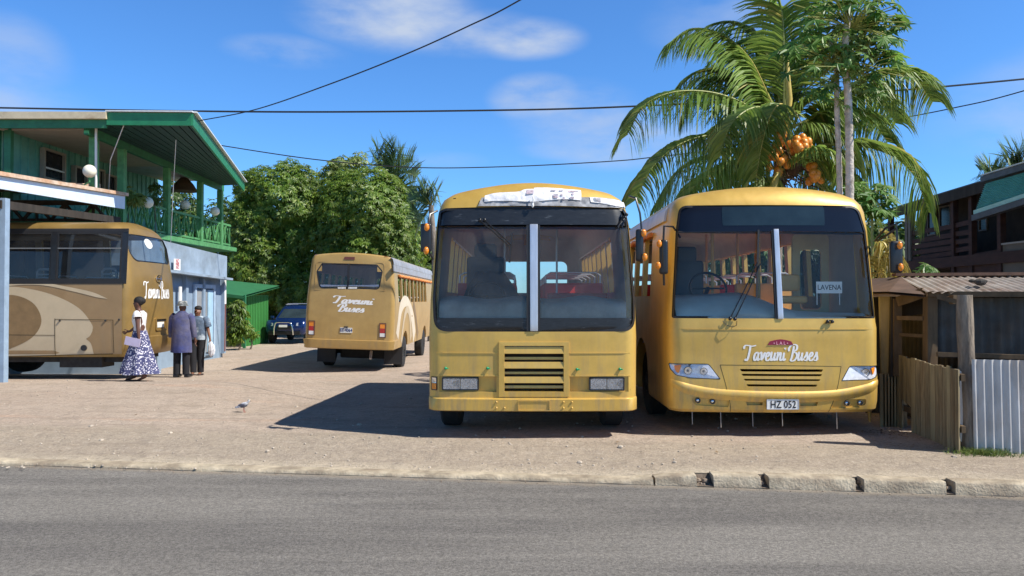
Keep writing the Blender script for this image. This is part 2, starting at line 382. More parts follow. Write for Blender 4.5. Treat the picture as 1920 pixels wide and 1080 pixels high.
GLASSD = glass_mat('dark side glass', (.42, .47, .50), dirt=.06, dirtcol=(.2, .22, .24), refl=1.5)
MIRROR = M('mirror back', (.015, .016, .02), rough=.3, var=.15)
GREENB = M('green bolt paint', (.01, .30, .12), rough=.35)
PLATE = M('plate white', (.80, .79, .74), rough=.45, var=.05)
PLATEB = M('plate blue', (.03, .05, .16), rough=.5)
INK = M('black ink', (.012, .012, .015), rough=.6)
ROOFG = M('grey roof metal', (.36, .38, .42), rough=.6, metal=.2, var=.15, vs=5, col2=(.28, .26, .24), m2=.6)
MAROON = M('maroon badge', (.28, .02, .06), rough=.35)
PINKB = M('badge letters', (.75, .35, .42), rough=.4)
PAPER = M('newspaper', (.82, .81, .82), rough=.8, var=.05, bump=.5, bs=16)
PAPERD = M('newsprint pictures', (.25, .28, .32), rough=.8, var=.6, vs=20, col2=(.6, .45, .5))
TARP = M('grey tarp', (.22, .22, .23), rough=.7, var=.4, vs=12, col2=(.45, .45, .46))
CHASSIS = M('chassis', (.03, .027, .024), rough=.8, var=.4, vs=8)

# ------------------------------------------------------------------ lettering
GL = {  # brush letters: (advance, strokes) on an x-height of 1
 'T': (1.15, [[(-.35, 1.45), (-.45, 1.62), (-.25, 1.85), (.25, 1.84), (.75, 1.76), (1.35, 1.86)], [(.50, 1.80), (.46, 1.2), (.36, .5), (.22, .06), (.0, .02), (-.08, .2)]]),
 'a': (.95, [[(.68, .86), (.45, 1.0), (.16, .75), (.08, .35), (.22, .02), (.48, .2), (.70, .72)], [(.72, .98), (.66, .4), (.72, .04), (.98, .22)]]),
 'v': (.86, [[(.0, .84), (.16, 1.0), (.24, .7), (.28, .05)], [(.28, .05), (.55, .45), (.68, .92), (.90, .86)]]),
 'e': (.78, [[(.10, .42), (.42, .55), (.56, .82), (.40, 1.0), (.16, .78), (.08, .35), (.24, .02), (.52, .04), (.80, .26)]]),
 'u': (.98, [[(.04, .86), (.12, .98), (.08, .4), (.16, .04), (.40, .14), (.62, .60)], [(.66, .98), (.60, .4), (.68, .04), (.98, .24)]]),
 'n': (.98, [[(.0, .80), (.12, .98), (.10, .5), (.06, .0)], [(.10, .40), (.34, .88), (.54, .94), (.56, .5), (.54, .15), (.68, .02), (.98, .24)]]),
 'i': (.50, [[(.08, .98), (.04, .4), (.14, .03), (.44, .22)], [(.14, 1.38), (.18, 1.50), (.12, 1.44)]]),
 'B': (1.22, [[(.45, 1.78), (.40, 1.2), (.28, .4), (.16, .0)], [(-.22, 1.15), (-.30, 1.45), (-.02, 1.82), (.50, 1.98), (.92, 1.80), (.90, 1.35), (.46, 1.04), (.90, .92), (1.06, .50), (.78, .06), (.36, -.06), (.02, .14)]]),
 's': (.74, [[(.02, .30), (.30, .70), (.38, 1.02), (.44, .70), (.56, .34), (.42, .02), (.08, .06)], [(.42, .04), (.74, .24)]]),
 ' ': (.55, []),
}
def script(mb, text, mp, u0, v0, size, wfac=.15, slant=.18, off=0.0, hscale=1.0, rot=0.0):
    """brush lettering as ribbons on the surface mp(u,v,o)"""
    adv = 0; ca, sa = math.cos(rot), math.sin(rot)
    for ch in text:
        a, sts = GL[ch]
        for st in sts:
            P = spline([Vector((x+adv, y, 0)) for x, y in st], 7); n = len(P); L = []; Rr = []
            for i, p in enumerate(P):
                d = P[min(i+1, n-1)]-P[max(i-1, 0)]; d = d.normalized() if d.length > 1e-6 else Vector((1, 0, 0))
                w = wfac*(.42+.75*abs(d.y)**1.3)*(.75 if i in (0, n-1) else 1)
                q = Vector((-d.y, d.x, 0))
                for s_, lst in ((1, L), (-1, Rr)):
                    c = p+q*w*s_/1.0*.8
                    x = (c.x+c.y*slant)*size*hscale; y = c.y*size
                    lst.append((u0+x*ca-y*sa, v0+x*sa+y*ca))
            vs = [mp(u, v, off) for u, v in L]+[mp(u, v, off) for u, v in Rr]
            mb.add(vs, [(i, i+1, n+i+1, n+i) for i in range(n-1)])
        adv += a
    return adv*size*hscale
def script_width(text, size, hscale=1.0): return sum(GL[c][0] for c in text)*size*hscale
def textmesh(text, size, mp, u0, v0, off, name, mat, parent, bold=.0, xs=1.0, world=False, align='CENTER'):
    cu = bpy.data.curves.new('t', 'FONT'); cu.body = text; cu.size = size; cu.align_x = align; cu.align_y = 'CENTER'; cu.offset = bold; cu.resolution_u = 3
    o = bpy.data.objects.new('t', cu); COL.objects.link(o); dg = bpy.context.evaluated_depsgraph_get(); dg.update()
    me = bpy.data.meshes.new_from_object(o.evaluated_get(dg)); me.name = name
    bpy.data.objects.remove(o)
    offv = Vector((0, 0, 0))
    if world:
        p = parent
        while p is not None: offv += p.location; p = p.parent
    for v in me.vertices: v.co = Vector(mp(u0+v.co.x*xs, v0+v.co.y, off))-offv
    me.materials.clear(); me.materials.append(mat)
    r = bpy.data.objects.new(name, me); COL.objects.link(r); r.parent = parent
    return r
# ------------------------------------------------------------------ the ground, the road, the kerb
def ground_mat():
    m, t, p, out = newmat('gravel yard'); N = t.nodes; L = t.links
    g = N.new('ShaderNodeNewGeometry'); pos = g.outputs['Position']
    def nz_(s, d=6, r=.6, src=pos):
        n = N.new('ShaderNodeTexNoise'); n.inputs['Scale'].default_value = s; n.inputs['Detail'].default_value = d; n.inputs['Roughness'].default_value = r; L.new(src, n.inputs['Vector']); return n.outputs['Fac']
    def mr_(src, a, b, c=0, d=1):
        n = N.new('ShaderNodeMapRange'); n.inputs['From Min'].default_value = a; n.inputs['From Max'].default_value = b; n.inputs['To Min'].default_value = c; n.inputs['To Max'].default_value = d; L.new(src, n.inputs['Value']); return n.outputs[0]
    def mix_(f, a, b, bt='MIX'):
        n = N.new('ShaderNodeMix'); n.data_type = 'RGBA'; n.blend_type = bt
        if isinstance(f, float): n.inputs['Factor'].default_value = f
        else: L.new(f, n.inputs['Factor'])
        for k, x in (('A', a), ('B', b)):
            if isinstance(x, tuple): n.inputs[k].default_value = (*x, 1)
            else: L.new(x, n.inputs[k])
        return n.outputs['Result']
    c = mix_(mr_(nz_(.35, 7), .38, .62), (.44, .355, .285), (.50, .415, .34))
    c = mix_(mr_(nz_(1.1, 8, .7), .54, .72), c, (.34, .28, .215))
    mp3 = N.new('ShaderNodeMapping'); mp3.inputs['Scale'].default_value = (.18, 1.1, 1); L.new(pos, mp3.inputs[0])
    c = mix_(mr_(nz_(1.2, 6, .6, mp3.outputs[0]), .60, .74), c, (.52, .34, .24))          # reddish dust drifts
    # older grey-tan tarmac near the kerb: distance from the kerb line
    sx = N.new('ShaderNodeSeparateXYZ'); L.new(pos, sx.inputs[0])
    k1 = N.new('ShaderNodeMath'); k1.operation = 'MULTIPLY_ADD'; k1.inputs[1].default_value = .122; L.new(sx.outputs['X'], k1.inputs[0]); L.new(sx.outputs['Y'], k1.inputs[2])
    n4 = nz_(.8, 6); k2 = N.new('ShaderNodeMath'); k2.operation = 'MULTIPLY_ADD'; k2.inputs[1].default_value = .9; L.new(n4, k2.inputs[0]); L.new(k1.outputs[0], k2.inputs[2])
    c = mix_(mr_(k2.outputs[0], 9.1, 9.5, .85, 0), c, (.40, .34, .265))
    c = mix_(mr_(k1.outputs[0], 7.75, 7.45, 0, .6), c, (.66, .58, .44))
    # darker soil in a round patch between the buses
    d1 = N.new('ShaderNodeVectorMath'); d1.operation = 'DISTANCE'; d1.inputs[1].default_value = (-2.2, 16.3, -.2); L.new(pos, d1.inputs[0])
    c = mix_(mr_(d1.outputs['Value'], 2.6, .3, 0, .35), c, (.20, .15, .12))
    # stones, pits
    v = N.new('ShaderNodeTexVoronoi'); v.inputs['Scale'].default_value = 26; L.new(pos, v.inputs['Vector'])
    c = mix_(mr_(v.outputs['Distance'], .0, .5, .0, .34), mix_(1.0, c, (1.22, 1.2, 1.18), 'MULTIPLY'), mix_(1.0, c, (.55, .52, .5), 'MULTIPLY'))
    c = mix_(mr_(nz_(30, 6, .9), .54, .62, 0, .75), c, (.20, .16, .13))
    c = mix_(mr_(nz_(9, 7, .85), .50, .62, 0, .6), c, (.25, .205, .165))
    c = mix_(mr_(nz_(2.4, 8, .8), .50, .66, 0, .5), c, (.29, .24, .195))
    c = mix_(mr_(nz_(5.5, 7, .8), .56, .68, 0, .55), c, (.62, .53, .43))
    mp4 = N.new('ShaderNodeMapping'); mp4.inputs['Scale'].default_value = (.22, 2.0, 1); mp4.inputs['Rotation'].default_value = (0, 0, .06); L.new(pos, mp4.inputs[0])
    c = mix_(mr_(nz_(1.6, 8, .7, mp4.outputs[0]), .55, .68, 0, .5), c, (.25, .20, .155))
    c = mix_(mr_(nz_(44, 4, .9), .58, .66, 0, .6), c, (.70, .61, .52))
    L.new(c, p.inputs['Base Color']); p.inputs['Roughness'].default_value = .95; p.inputs['Specular IOR Level'].default_value = .2
    b = N.new('ShaderNodeBump'); b.inputs['Strength'].default_value = .9; b.inputs['Distance'].default_value = .02; L.new(nz_(34, 6, .8), b.inputs['Height'])
    b2 = N.new('ShaderNodeBump'); b2.inputs['Strength'].default_value = .5; b2.inputs['Distance'].default_value = .08; L.new(nz_(2.6, 5, .6), b2.inputs['Height']); L.new(b.outputs[0], b2.inputs['Normal'])
    L.new(b2.outputs[0], p.inputs['Normal']); return m
def asphalt_mat():
    m, t, p, out = newmat('asphalt'); N = t.nodes; L = t.links
    g = N.new('ShaderNodeNewGeometry'); pos = g.outputs['Position']
    def nz_(s, d=6, r=.6, src=pos):
        n = N.new('ShaderNodeTexNoise'); n.inputs['Scale'].default_value = s; n.inputs['Detail'].default_value = d; n.inputs['Roughness'].default_value = r; L.new(src, n.inputs['Vector']); return n.outputs['Fac']
    def mr_(src, a, b, c=0, d=1):
        n = N.new('ShaderNodeMapRange'); n.inputs['From Min'].default_value = a; n.inputs['From Max'].default_value = b; n.inputs['To Min'].default_value = c; n.inputs['To Max'].default_value = d; L.new(src, n.inputs['Value']); return n.outputs[0]
    def mix_(f, a, b, bt='MIX'):
        n = N.new('ShaderNodeMix'); n.data_type = 'RGBA'; n.blend_type = bt
        if isinstance(f, float): n.inputs['Factor'].default_value = f
        else: L.new(f, n.inputs['Factor'])
        for k, x in (('A', a), ('B', b)):
            if isinstance(x, tuple): n.inputs[k].default_value = (*x, 1)
            else: L.new(x, n.inputs[k])
        return n.outputs['Result']
    mp3 = N.new('ShaderNodeMapping'); mp3.inputs['Rotation'].default_value = (0, 0, .12); mp3.inputs['Scale'].default_value = (.12, 1.0, 1); L.new(pos, mp3.inputs[0])
    c = mix_(mr_(nz_(1.3, 7, .65, mp3.outputs[0]), .40, .60), (.105, .101, .099), (.165, .158, .150))
    c = mix_(mr_(nz_(.5, 4), .45, .65, 0, .5), c, (.135, .129, .122))
    c = mix_(mr_(nz_(5, 8, .8), .52, .70, 0, .4), c, (.12, .115, .11))
    c = mix_(mr_(nz_(75, 3, .9), .44, .56, .0, .45), mix_(1.0, c, (1.45, 1.43, 1.40), 'MULTIPLY'), mix_(1.0, c, (.42, .42, .43), 'MULTIPLY'))
    c = mix_(mr_(nz_(30, 6, .95), .44, .56, .0, .6), mix_(1.0, c, (1.45, 1.43, 1.38), 'MULTIPLY'), mix_(1.0, c, (.42, .42, .43), 'MULTIPLY'))
    c = mix_(mr_(nz_(160, 2, .7), .62, .72, 0, .6), c, (.42, .39, .35))
    # sand blown along the edge
    sx = N.new('ShaderNodeSeparateXYZ'); L.new(pos, sx.inputs[0])
    k1 = N.new('ShaderNodeMath'); k1.operation = 'MULTIPLY_ADD'; k1.inputs[1].default_value = .122; L.new(sx.outputs['X'], k1.inputs[0]); L.new(sx.outputs['Y'], k1.inputs[2])
    k2 = N.new('ShaderNodeMath'); k2.operation = 'MULTIPLY_ADD'; k2.inputs[1].default_value = .28; L.new(nz_(3, 7, .7), k2.inputs[0]); L.new(k1.outputs[0], k2.inputs[2])
    c = mix_(mr_(k2.outputs[0], 7.22, 7.34, 0, .65), c, (.30, .25, .19))
    # thin cracks
    v = N.new('ShaderNodeTexVoronoi'); v.feature = 'DISTANCE_TO_EDGE'; v.inputs['Scale'].default_value = .30
    nv = N.new('ShaderNodeTexNoise'); nv.inputs['Scale'].default_value = 1.5; nv.inputs['Detail'].default_value = 6; L.new(pos, nv.inputs['Vector'])
    av = N.new('ShaderNodeVectorMath'); av.operation = 'MULTIPLY_ADD'; av.inputs[1].default_value = (.9, .9, .0); L.new(nv.outputs['Color'], av.inputs[0]); L.new(pos, av.inputs[2]); L.new(av.outputs[0], v.inputs['Vector'])
    c = mix_(mr_(v.outputs['Distance'], .0, .002, .18, 0), c, (.09, .085, .08))
    L.new(c, p.inputs['Base Color']); p.inputs['Roughness'].default_value = .95; p.inputs['Specular IOR Level'].default_value = .1
    b = N.new('ShaderNodeBump'); b.inputs['Strength'].default_value = .8; b.inputs['Distance'].default_value = .008; L.new(nz_(110, 3, .8), b.inputs['Height']); L.new(b.outputs[0], p.inputs['Normal'])
    return m
GROUND = ground_mat(); ASPH = asphalt_mat()
KERBM = M('kerb concrete', (.50, .42, .30), rough=.9, var=.3, vs=7, bump=.5, bs=50, col2=(.30, .24, .17), m2=.50, soft=.1)
xs = [-400, -200, -110, -60, -35, -22]+[-16+i*.4 for i in range(0, 81)]+[22, 35, 60, 110, 200, 400]
ds = [0, .1, .3, .55, .8, 1.1, 1.4, 1.7]+[2+i*.4 for i in range(60)]+[28, 34, 45, 60, 90, 150, 260, 420, 800]
g = MB(); nx = len(xs)
for d in ds:
    for X in xs:
        Y = kerbY(max(-60, min(60, X)))+d+.16; g.v.append((X, Y, zg(X, Y)+(.010*noise.noise(Vector((X*1.3, Y*1.3, 0)))+.02*noise.noise(Vector((X*.35, Y*.35, 3))) if d > .5 and abs(X) < 20 else 0)))
for j in range(len(ds)-1):
    for i in range(nx-1): g.f.append([j*nx+i, j*nx+i+1, (j+1)*nx+i+1, (j+1)*nx+i]); g.mi.append(0)
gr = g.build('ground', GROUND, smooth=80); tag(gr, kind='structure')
rd = MB(); xs2 = [-400, -60, -20, -8, 0, 8, 20, 60, 400]
for X in xs2:
    cy = kerbY(max(-60, min(60, X)))
    rd.v += [(X, cy+.02, -.12), (X, cy-3.5, -.085), (X, cy-8.5, -.12)]
for i in range(len(xs2)-1):
    for j in range(2): a = i*3+j; rd.f.append([a, a+1, a+4, a+3]); rd.mi.append(0)
tag(rd.build('road', ASPH, smooth=60), kind='structure')
fs = MB(); fs.add([(-400, -70, -.12), (400, -70, -.12), (400, -1.6-48, -.12), (-400, -1.6+48, -.12)], [(0, 1, 2, 3)])
fv = MB()
for X in xs2: fv.v += [(X, kerbY(max(-60, min(60, X)))-8.48, -.10), (X, -500, -.10)]
for i in range(len(xs2)-1): a = i*2; fv.f.append([a, a+1, a+3, a+2]); fv.mi.append(0)
tag(fv.build('roadside', GROUND), kind='structure')
# kerb: cast blocks on the right, a flush worn strip on the left
kb = MB()
def kerbseg(X0, X1, n, chip0=0, chip1=0, hgt=1.0, wid=.17):
    rgs = []
    for i in range(n+1):
        t = i/n; X = lerp(X0, X1, t); y = kerbY(X)
        top = lerp(kerbtop(X)+.012, -.1, 1-hgt)
        rnd = .005*noise.noise(Vector((X*4, 0, 0)))+.004*noise.noise(Vector((X*19, 5, 0)))
        e = 0
        if i == 0: e = chip0
        if i == n: e = -chip1
        rgs.append([Vector((X+e*1.0, y-.01, -.16)), Vector((X+e*.6, y+rnd, -.118)), Vector((X+e*.3, y+.010+rnd, top-.016+rnd)), Vector((X, y+.024+rnd, top+rnd*.5)), Vector((X+e*.2, y+wid, top+.003)), Vector((X+e, y+wid, -.16))])
    kb.rings(rgs)
kerbseg(-60, -8, 40); kerbseg(-8, 1.22, 70)
for a, b in ((1.24, 1.60), (1.75, 2.16), (2.235, 2.97), (3.05, 3.72), (3.80, 4.45), (4.50, 5.20), (5.24, 5.95), (5.99, 6.9), (6.93, 7.9), (7.93, 8.9), (8.95, 40)):
    kerbseg(a, b, max(4, int((b-a)*9)) if b < 10 else 60, random.uniform(-.02, .03), random.uniform(-.02, .03))
tag(kb.build('kerb', KERBM, smooth=50), kind='structure')
gb = MB()
for i in range(160):
    X = -20+i*.25; gb.v += [(X, kerbY(X)-.0, -.112), (X, kerbY(X)+.10, -.085), (X, kerbY(X)+.165, kerbtop(X)-.004)]
for i in range(159):
    for j in range(2): a = i*3+j; gb.f.append([a, a+1, a+4, a+3]); gb.mi.append(0)
tag(gb.build('kerb_bed', M('kerb bed soil', (.13, .10, .075), rough=.95, var=.4, vs=15, bump=.8, bs=40)), kind='structure')
kg = MB()
for i in range(26):                                              # broken packing in the kerb gaps
    X = random.choice([1.67, 1.70, 2.2, 3.01, 3.76, 4.47])+random.uniform(-.05, .05)
    kg.sphere((X, kerbY(X)+random.uniform(.03, .13), random.uniform(-.11, -.05)), random.uniform(.012, .035), 6, 4, (1, 1, .7))
for i in range(260):                                             # grit lying along the gutter
    X = random.uniform(-6, 7); kg.sphere((X, kerbY(X)-abs(random.gauss(0, .07))-.01, -.118), random.uniform(.003, .011), 5, 3, (1, 1, .6))
tag(kg.build('gutter_grit', M('grit', (.26, .20, .15), rough=.95, var=.3, vs=20)), 'loose grit and broken stones lying along the kerb line', 'grit', kind='stuff')
st = MB()
for i in range(900):
    Y = 7.6+18*random.random()**1.8; X = random.uniform(-.75, .6)*Y
    r_ = random.uniform(.006, .018)*(1 if random.random() < .93 else 2); st.sphere((X, Y, zg(X, Y)+.2*r_), r_, 5, 4, (1, 1.2, .6))
tag(st.build('loose_stones', M('pale stones', (.42, .36, .29), rough=.95, var=.4, vs=3), merge=False), 'small loose stones scattered over the dusty yard', 'stones', kind='stuff')

# ------------------------------------------------------------------ buses
class Spec:
    def __init__(s, lv, L, crown, bow=.05, r=.16, rr=.2):
        s.lv = lv; s.L = L; s.crown = crown; s.bow = bow; s.r = r; s.rr = rr
    def _i(s, z, k):
        lv = s.lv
        if z <= lv[0][0]: return lv[0][k]
        for a, b in zip(lv, lv[1:]):
            if z <= b[0]: return lerp(a[k], b[k], (z-a[0])/max(1e-6, b[0]-a[0]))
        return lv[-1][k]
    def w(s, z): return s._i(z, 1)
    def front(s, x, z):
        z0 = z-s._i(z, 4)*s.crown*(1-(x/s.w(z))**2); w = s.w(z0); y = s._i(z0, 2)+s.bow*(x/w)**2; a = abs(x); c = w-s.r
        if a > c: q = min(1, (a-c)/s.r); y += s.r*(1-math.sqrt(max(0, 1-q*q)))
        return y
    def ring(s, z, w, iF, iR, t, dw=0, dy=0):
        w -= dw; P = []; nf = 12
        r = max(.05, s.r-dw*.5); rb = max(.05, s.rr-dw*.5)
        for i in range(nf): x = (w-r)*i/nf; P.append((x, iF+dy+s.bow*(x/w)**2))
        yb = iF+dy+s.bow*((w-r)/w)**2
        for i in range(9):
            a = R(90*i/8); P.append((w-r+r*math.sin(a), yb+r*(1-math.cos(a))*.999+s.bow*.12*(i/8)))
        y0 = P[-1][1]; ye = s.L-iR-dy-s.bow; y1 = ye-rb
        for i in range(1, 30): P.append((w, lerp(y0, y1, i/30)))
        for i in range(7):
            a = R(90*i/6); P.append((w-rb+rb*math.cos(a), y1+rb*math.sin(a)))
        for i in range(1, nf+1): x = (w-rb)*(1-i/nf); P.append((x, ye+s.bow*(1-(x/w)**2)))
        full = P+[(-x, y) for x, y in P[-2:0:-1]]
        return [Vector((x, y, z+t*s.crown*(1-(x/w)**2))) for x, y in full], len(P)
    def solid(s, mb, dw=0, dy=0, z0=None, dz=0):
        rg = []; lv = [l for l in s.lv if z0 is None or l[0] > z0]
        if z0 is not None: lv = [(z0, s.w(z0), s._i(z0, 2), s._i(z0, 3), 0)]+lv
        dense = []
        for a, b in zip(lv, lv[1:]):
            n = max(1, int((b[0]-a[0])/.12)); dense += [tuple(lerp(a[k], b[k], i/n) for k in range(5)) for i in range(n)]
        dense.append(lv[-1])
        for l in dense:
            if dz: l = (z0+(l[0]-z0)*(lv[-1][0]-dz-z0)/(lv[-1][0]-z0),)+l[1:]
            P, m = s.ring(*l, dw=dw, dy=dy); rg.append(P)
        mb.rings(rg, cap=False); n = len(rg[0]); top = rg[-1]; o = len(mb.v)-n; zt = dense[-1][0]-(dz or 0); wt = max(p.x for p in top); tt = dense[-1][4]
        K = 9; idx = []                                          # crowned roof
        for j in range(m):
            if j in (0, m-1): idx.append([o+j]*(K+1)); continue
            a = top[n-j]; b = top[j]; row = [o+n-j]
            for k in range(1, K):
                x = lerp(a.x, b.x, k/K); mb.v.append((x, b.y, zt+tt*s.crown*(1-(x/wt)**2))); row.append(len(mb.v)-1)
            row.append(o+j); idx.append(row)
        for j in range(m-1):
            for k in range(K):
                f = [idx[j][k], idx[j][k+1], idx[j+1][k+1], idx[j+1][k]]; f2 = []
                for q in f:
                    if q not in f2: f2.append(q)
                if len(f2) > 2: mb.f.append(f2); mb.mi.append(mb.m)
        o0 = len(mb.v)-(len(mb.v)-o)-(len(rg)-1)*n
        mb.f.append([o0+i for i in range(n)][::-1]); mb.mi.append(mb.m)
    def mapF(s): return lambda u, v, o: Vector((u, s.front(u, v)+o, v))
    def mapL(s): return lambda u, v, o: Vector((-s.w(v)+o, u, v))
    def mapR(s): return lambda u, v, o: Vector((s.w(v)-o, u, v))
def body_shell(S, root, paint, inner, cuts, floor=.95, th=.06, dz=.07):
    mb = MB(); S.solid(mb); ib = MB(); ib.m = 0; S.solid(ib, dw=th, dy=th, z0=floor, dz=dz)
    b = carve(mb, [ib], [paint], 'tmpshell', None)
    me = b.data; me.materials.clear(); me.materials.append(paint); me.materials.append(inner)
    zmax = S.lv[-1][0]
    for p in me.polygons:                                        # lining on every face that looks inwards
        c = p.center; n = p.normal; ins = False
        w = S.w(c.z)
        if c.z > floor-.01 and abs(c.x) < w-.03 and S.front(c.x, min(c.z, zmax-.02))+.03 < c.y < S.L-.05-S._i(c.z, 3)-.0:
            if c.z < zmax-dz+S.crown+.01: 
                if not (c.z > zmax-.01 and n.z > .2): ins = True
        if ins and (abs(c.x) < w-.04): p.material_index = 1
    # carve the openings
    o = b; tmp = []
    for c in cuts:
        k = c.build('tmpc', paint); k.hide_render = True; tmp.append(k)
        m = o.modifiers.new('b', 'BOOLEAN'); m.operation = 'DIFFERENCE'; m.solver = 'EXACT'; m.object = k
    dg = bpy.context.evaluated_depsgraph_get(); dg.update()
    me2 = bpy.data.meshes.new_from_object(o.evaluated_get(dg), depsgraph=dg); me2.name = 'body'
    for t in tmp: d = t.data; bpy.data.objects.remove(t); bpy.data.meshes.remove(d)
    bpy.data.objects.remove(b); bpy.data.meshes.remove(me)
    me2.polygons.foreach_set('use_smooth', [True]*len(me2.polygons)); me2.set_sharp_from_angle(angle=R(32))
    q = bpy.data.objects.new('body', me2); COL.objects.link(q); q.parent = root
    return q
def wheel(root, x, y, z, r=.46, w=.26, rim=RIM):
    t = MB(); P = []
    prof = [(.30, -.5), (.72, -.5), (.93, -.46), (1.0, -.36), (1.0, .36), (.93, .46), (.72, .5), (.30, .5)]
    n = 28
    rg = [[Vector((x+px*w, y+pr*r*math.cos(2*math.pi*k/n), z+pr*r*math.sin(2*math.pi*k/n))) for k in range(n)] for pr, px in prof]
    t.rings(rg, cap=False)
    o = t.build('wheel', TYRE, root, smooth=40)
    h = MB(); s = 1 if x > 0 else -1
    prof = [(.0, .30), (.16, .32), (.20, .22), (.34, .20), (.52, .34), (.58, .47), (.62, .47), (.62, .1)]
    rg = [[Vector((x+s*px*w, y+max(.004, pr)*r*math.cos(2*math.pi*k/n), z+max(.004, pr)*r*math.sin(2*math.pi*k/n))) for k in range(n)] for pr, px in prof]
    h.rings(rg, cap=False); h.build('rim', rim, o, smooth=30)
    return o
def seat_row(root, y, z0, col, xsides=(-1, 1), wid=.85, hgt=.44, handle=ALU, xc=.62, face=-1):
    for s in xsides:
        m = MB(); cx = s*xc
        m.box((cx, y, z0+.38), (wid, .42, .12)); m.box((cx, y-face*.24, z0+.40+hgt/2), (wid, .09, hgt))
        m.box((cx, y, z0+.18), (wid*.8, .05, .36))
        o = m.build('seat', col, root, bevel=.03)
        h = MB(); h.tube([(cx-wid/2+.03, y-face*.24, z0+.5), (cx-wid/2+.03, y-face*.25, z0+.44+hgt+.07), (cx-wid/2+.1, y-face*.25, z0+.44+hgt+.11), (cx+wid/2-.1, y-face*.25, z0+.44+hgt+.11), (cx+wid/2-.03, y-face*.25, z0+.44+hgt+.07), (cx+wid/2-.03, y-face*.24, z0+.5)], .014, 6)
        h.build('grab_rail', handle, o, smooth=50)
def mirror(root, pts, body, ambers, side=1):
    """pts: arm path; body: centre, size; ambers: centres"""
    a = MB(); a.tube(pts, .013, 6); o = a.build('mirror_arm', BLACK, root, smooth=50)
    m = MB(); m.box(body[0], body[1]); h = m.build('mirror', MIRROR, o, bevel=.03, bseg=3, smooth=40)
    for c in ambers:
        k = MB(); k.sphere(c, .045, 10, 8, (.7, .55, 1)); k.build('marker_lamp', AMBER, o, smooth=60)
def wiper(root, base, tips, blade, S=None, blades_off=-.03):
    a = MB()
    for b, t in tips: a.tube([b, (Vector(b)+Vector(t))/2+Vector((0, -.02, 0)), t], .0075, 6)
    for b, _ in tips: a.sphere(b, .022, 8, 6)
    o = a.build('wiper', BLACK, root, smooth=50)
    k = MB(); k.beam(blade[0], blade[1], .022, .012); k.build('wiper_blade', RUBBER, o)

# ---- the worn bus in the middle
YF = 8.75
XC = at(999, 600, YF).x
S = Spec([(.42, 1.197, 0, .05, 0), (1.15, 1.203, 0, .02, 0), (1.58, 1.19, .012, .02, 0), (2.40, 1.135, .075, .05, 0), (2.60, 1.108, .11, .08, .35), (2.68, 1.09, .145, .1, .6), (2.76, 1.05, .20, .13, .85), (2.82, .98, .29, .18, 1), (2.845, .88, .40, .25, 1)],
         7.1, .13, bow=.06, r=.15)
bus = thing('city_bus', 'gold bus with a newspaper strip taped over its split windscreen, middle of the yard', 'bus', (XC, YF, 0), group='gold buses in the yard')
def LC(px, py, d=0.0):
    p = at(px, py, YF+d); return (p.x-XC, p.z)
def LCP(pts, d=0.0): return [LC(a, b, d) for a, b in pts]
mF = S.mapF()
flat = lambda u, v, o: Vector((u, o, v))
wsp = rpoly(LCP([(818, 392), (832, 387), (1000, 384), (1174, 387), (1181, 396), (1195, 560), (1194, 622), (812, 622), (809, 560)]), [.02, .02, .01, .02, .02, .02, .20, .20, .02], 7)
cut = MB(); cut.prism(wsp, flat, -.4, .5)
side_cut = MB()
for s in (-1, 1):
    for k in range(7):
        y0 = 1.55+k*.72; side_cut.box((s*1.15, y0+.30, 2.05), (.5, .58, .74))
rear_cut = MB(); rear_cut.prism(rrect(-.82, 1.72, .82, 2.36, .12), lambda u, v, o: Vector((u, 7.1+o, v)), -.45, .3)
# recesses: grille and head lamp pockets
gz0, gz1 = LC(0, 733)[1], LC(0, 648)[1]; gx0, gx1 = LC(946, 0)[0], LC(1056, 0)[0]
rec = MB(); rec.box(((gx0+gx1)/2, 0, (gz0+gz1)/2), (gx1-gx0, .36, gz1-gz0))
hz0, hz1 = LC(0, 734)[1], LC(0, 705)[1]
rec2 = MB()
for a, b in ((824, 931), (1068, 1178)):
    xa, xb = LC(a, 0)[0], LC(b, 0)[0]; ysurf = (S.front(xa, 1)+S.front(xb, 1))/2
    rec2.box(((xa+xb)/2, ysurf, (hz0+hz1)/2), (xb-xa, .075, hz1-hz0))
arch = MB()
for yy in (1.05, 5.4): arch.tube([(-1.4, yy, .42), (-.85, yy, .42)], .56, 24); arch.tube([(.85, yy, .42), (1.4, yy, .42)], .56, 24)
body_shell(S, bus, GOLD, INNER, [cut, side_cut, rear_cut, rec, rec2, arch])
# centre panel standing a little proud
cp = MB(); pl = LCP([(935, 641), (1067, 641), (1067, 744), (935, 744)]); inn = [(gx0, gz1), (gx1, gz1), (gx1, gz0), (gx0, gz0)]
cp.frame(pl, inn, lambda u, v, o: Vector((u, S.front(u, v)+o, v)), -.022, .0)
gr_o = cp.build('grille', GOLD, bus, bevel=.003)
br = MB()
for (a, b) in ((273, 314), (344, 360), (381, 420), (450, 464), (487, 525), (549, 566)):
    z1_ = LC(0, a/3.857+580)[1]; z0_ = LC(0, b/3.857+580)[1]
    br.box(((gx0+gx1)/2, -.004+(0 if b-a > 25 else .02), (z0_+z1_)/2), (gx1-gx0+.004, .012, (z1_-z0_)*1.22), Matrix.Rotation(R(-12), 3, 'X'))
br.build('grille_slats', GOLD, gr_o, bevel=.002)
dk = MB(); dk.box(((gx0+gx1)/2, .17, (gz0+gz1)/2), (gx1-gx0-.004, .01, gz1-gz0-.004)); dk.build('radiator', CHASSIS, gr_o)
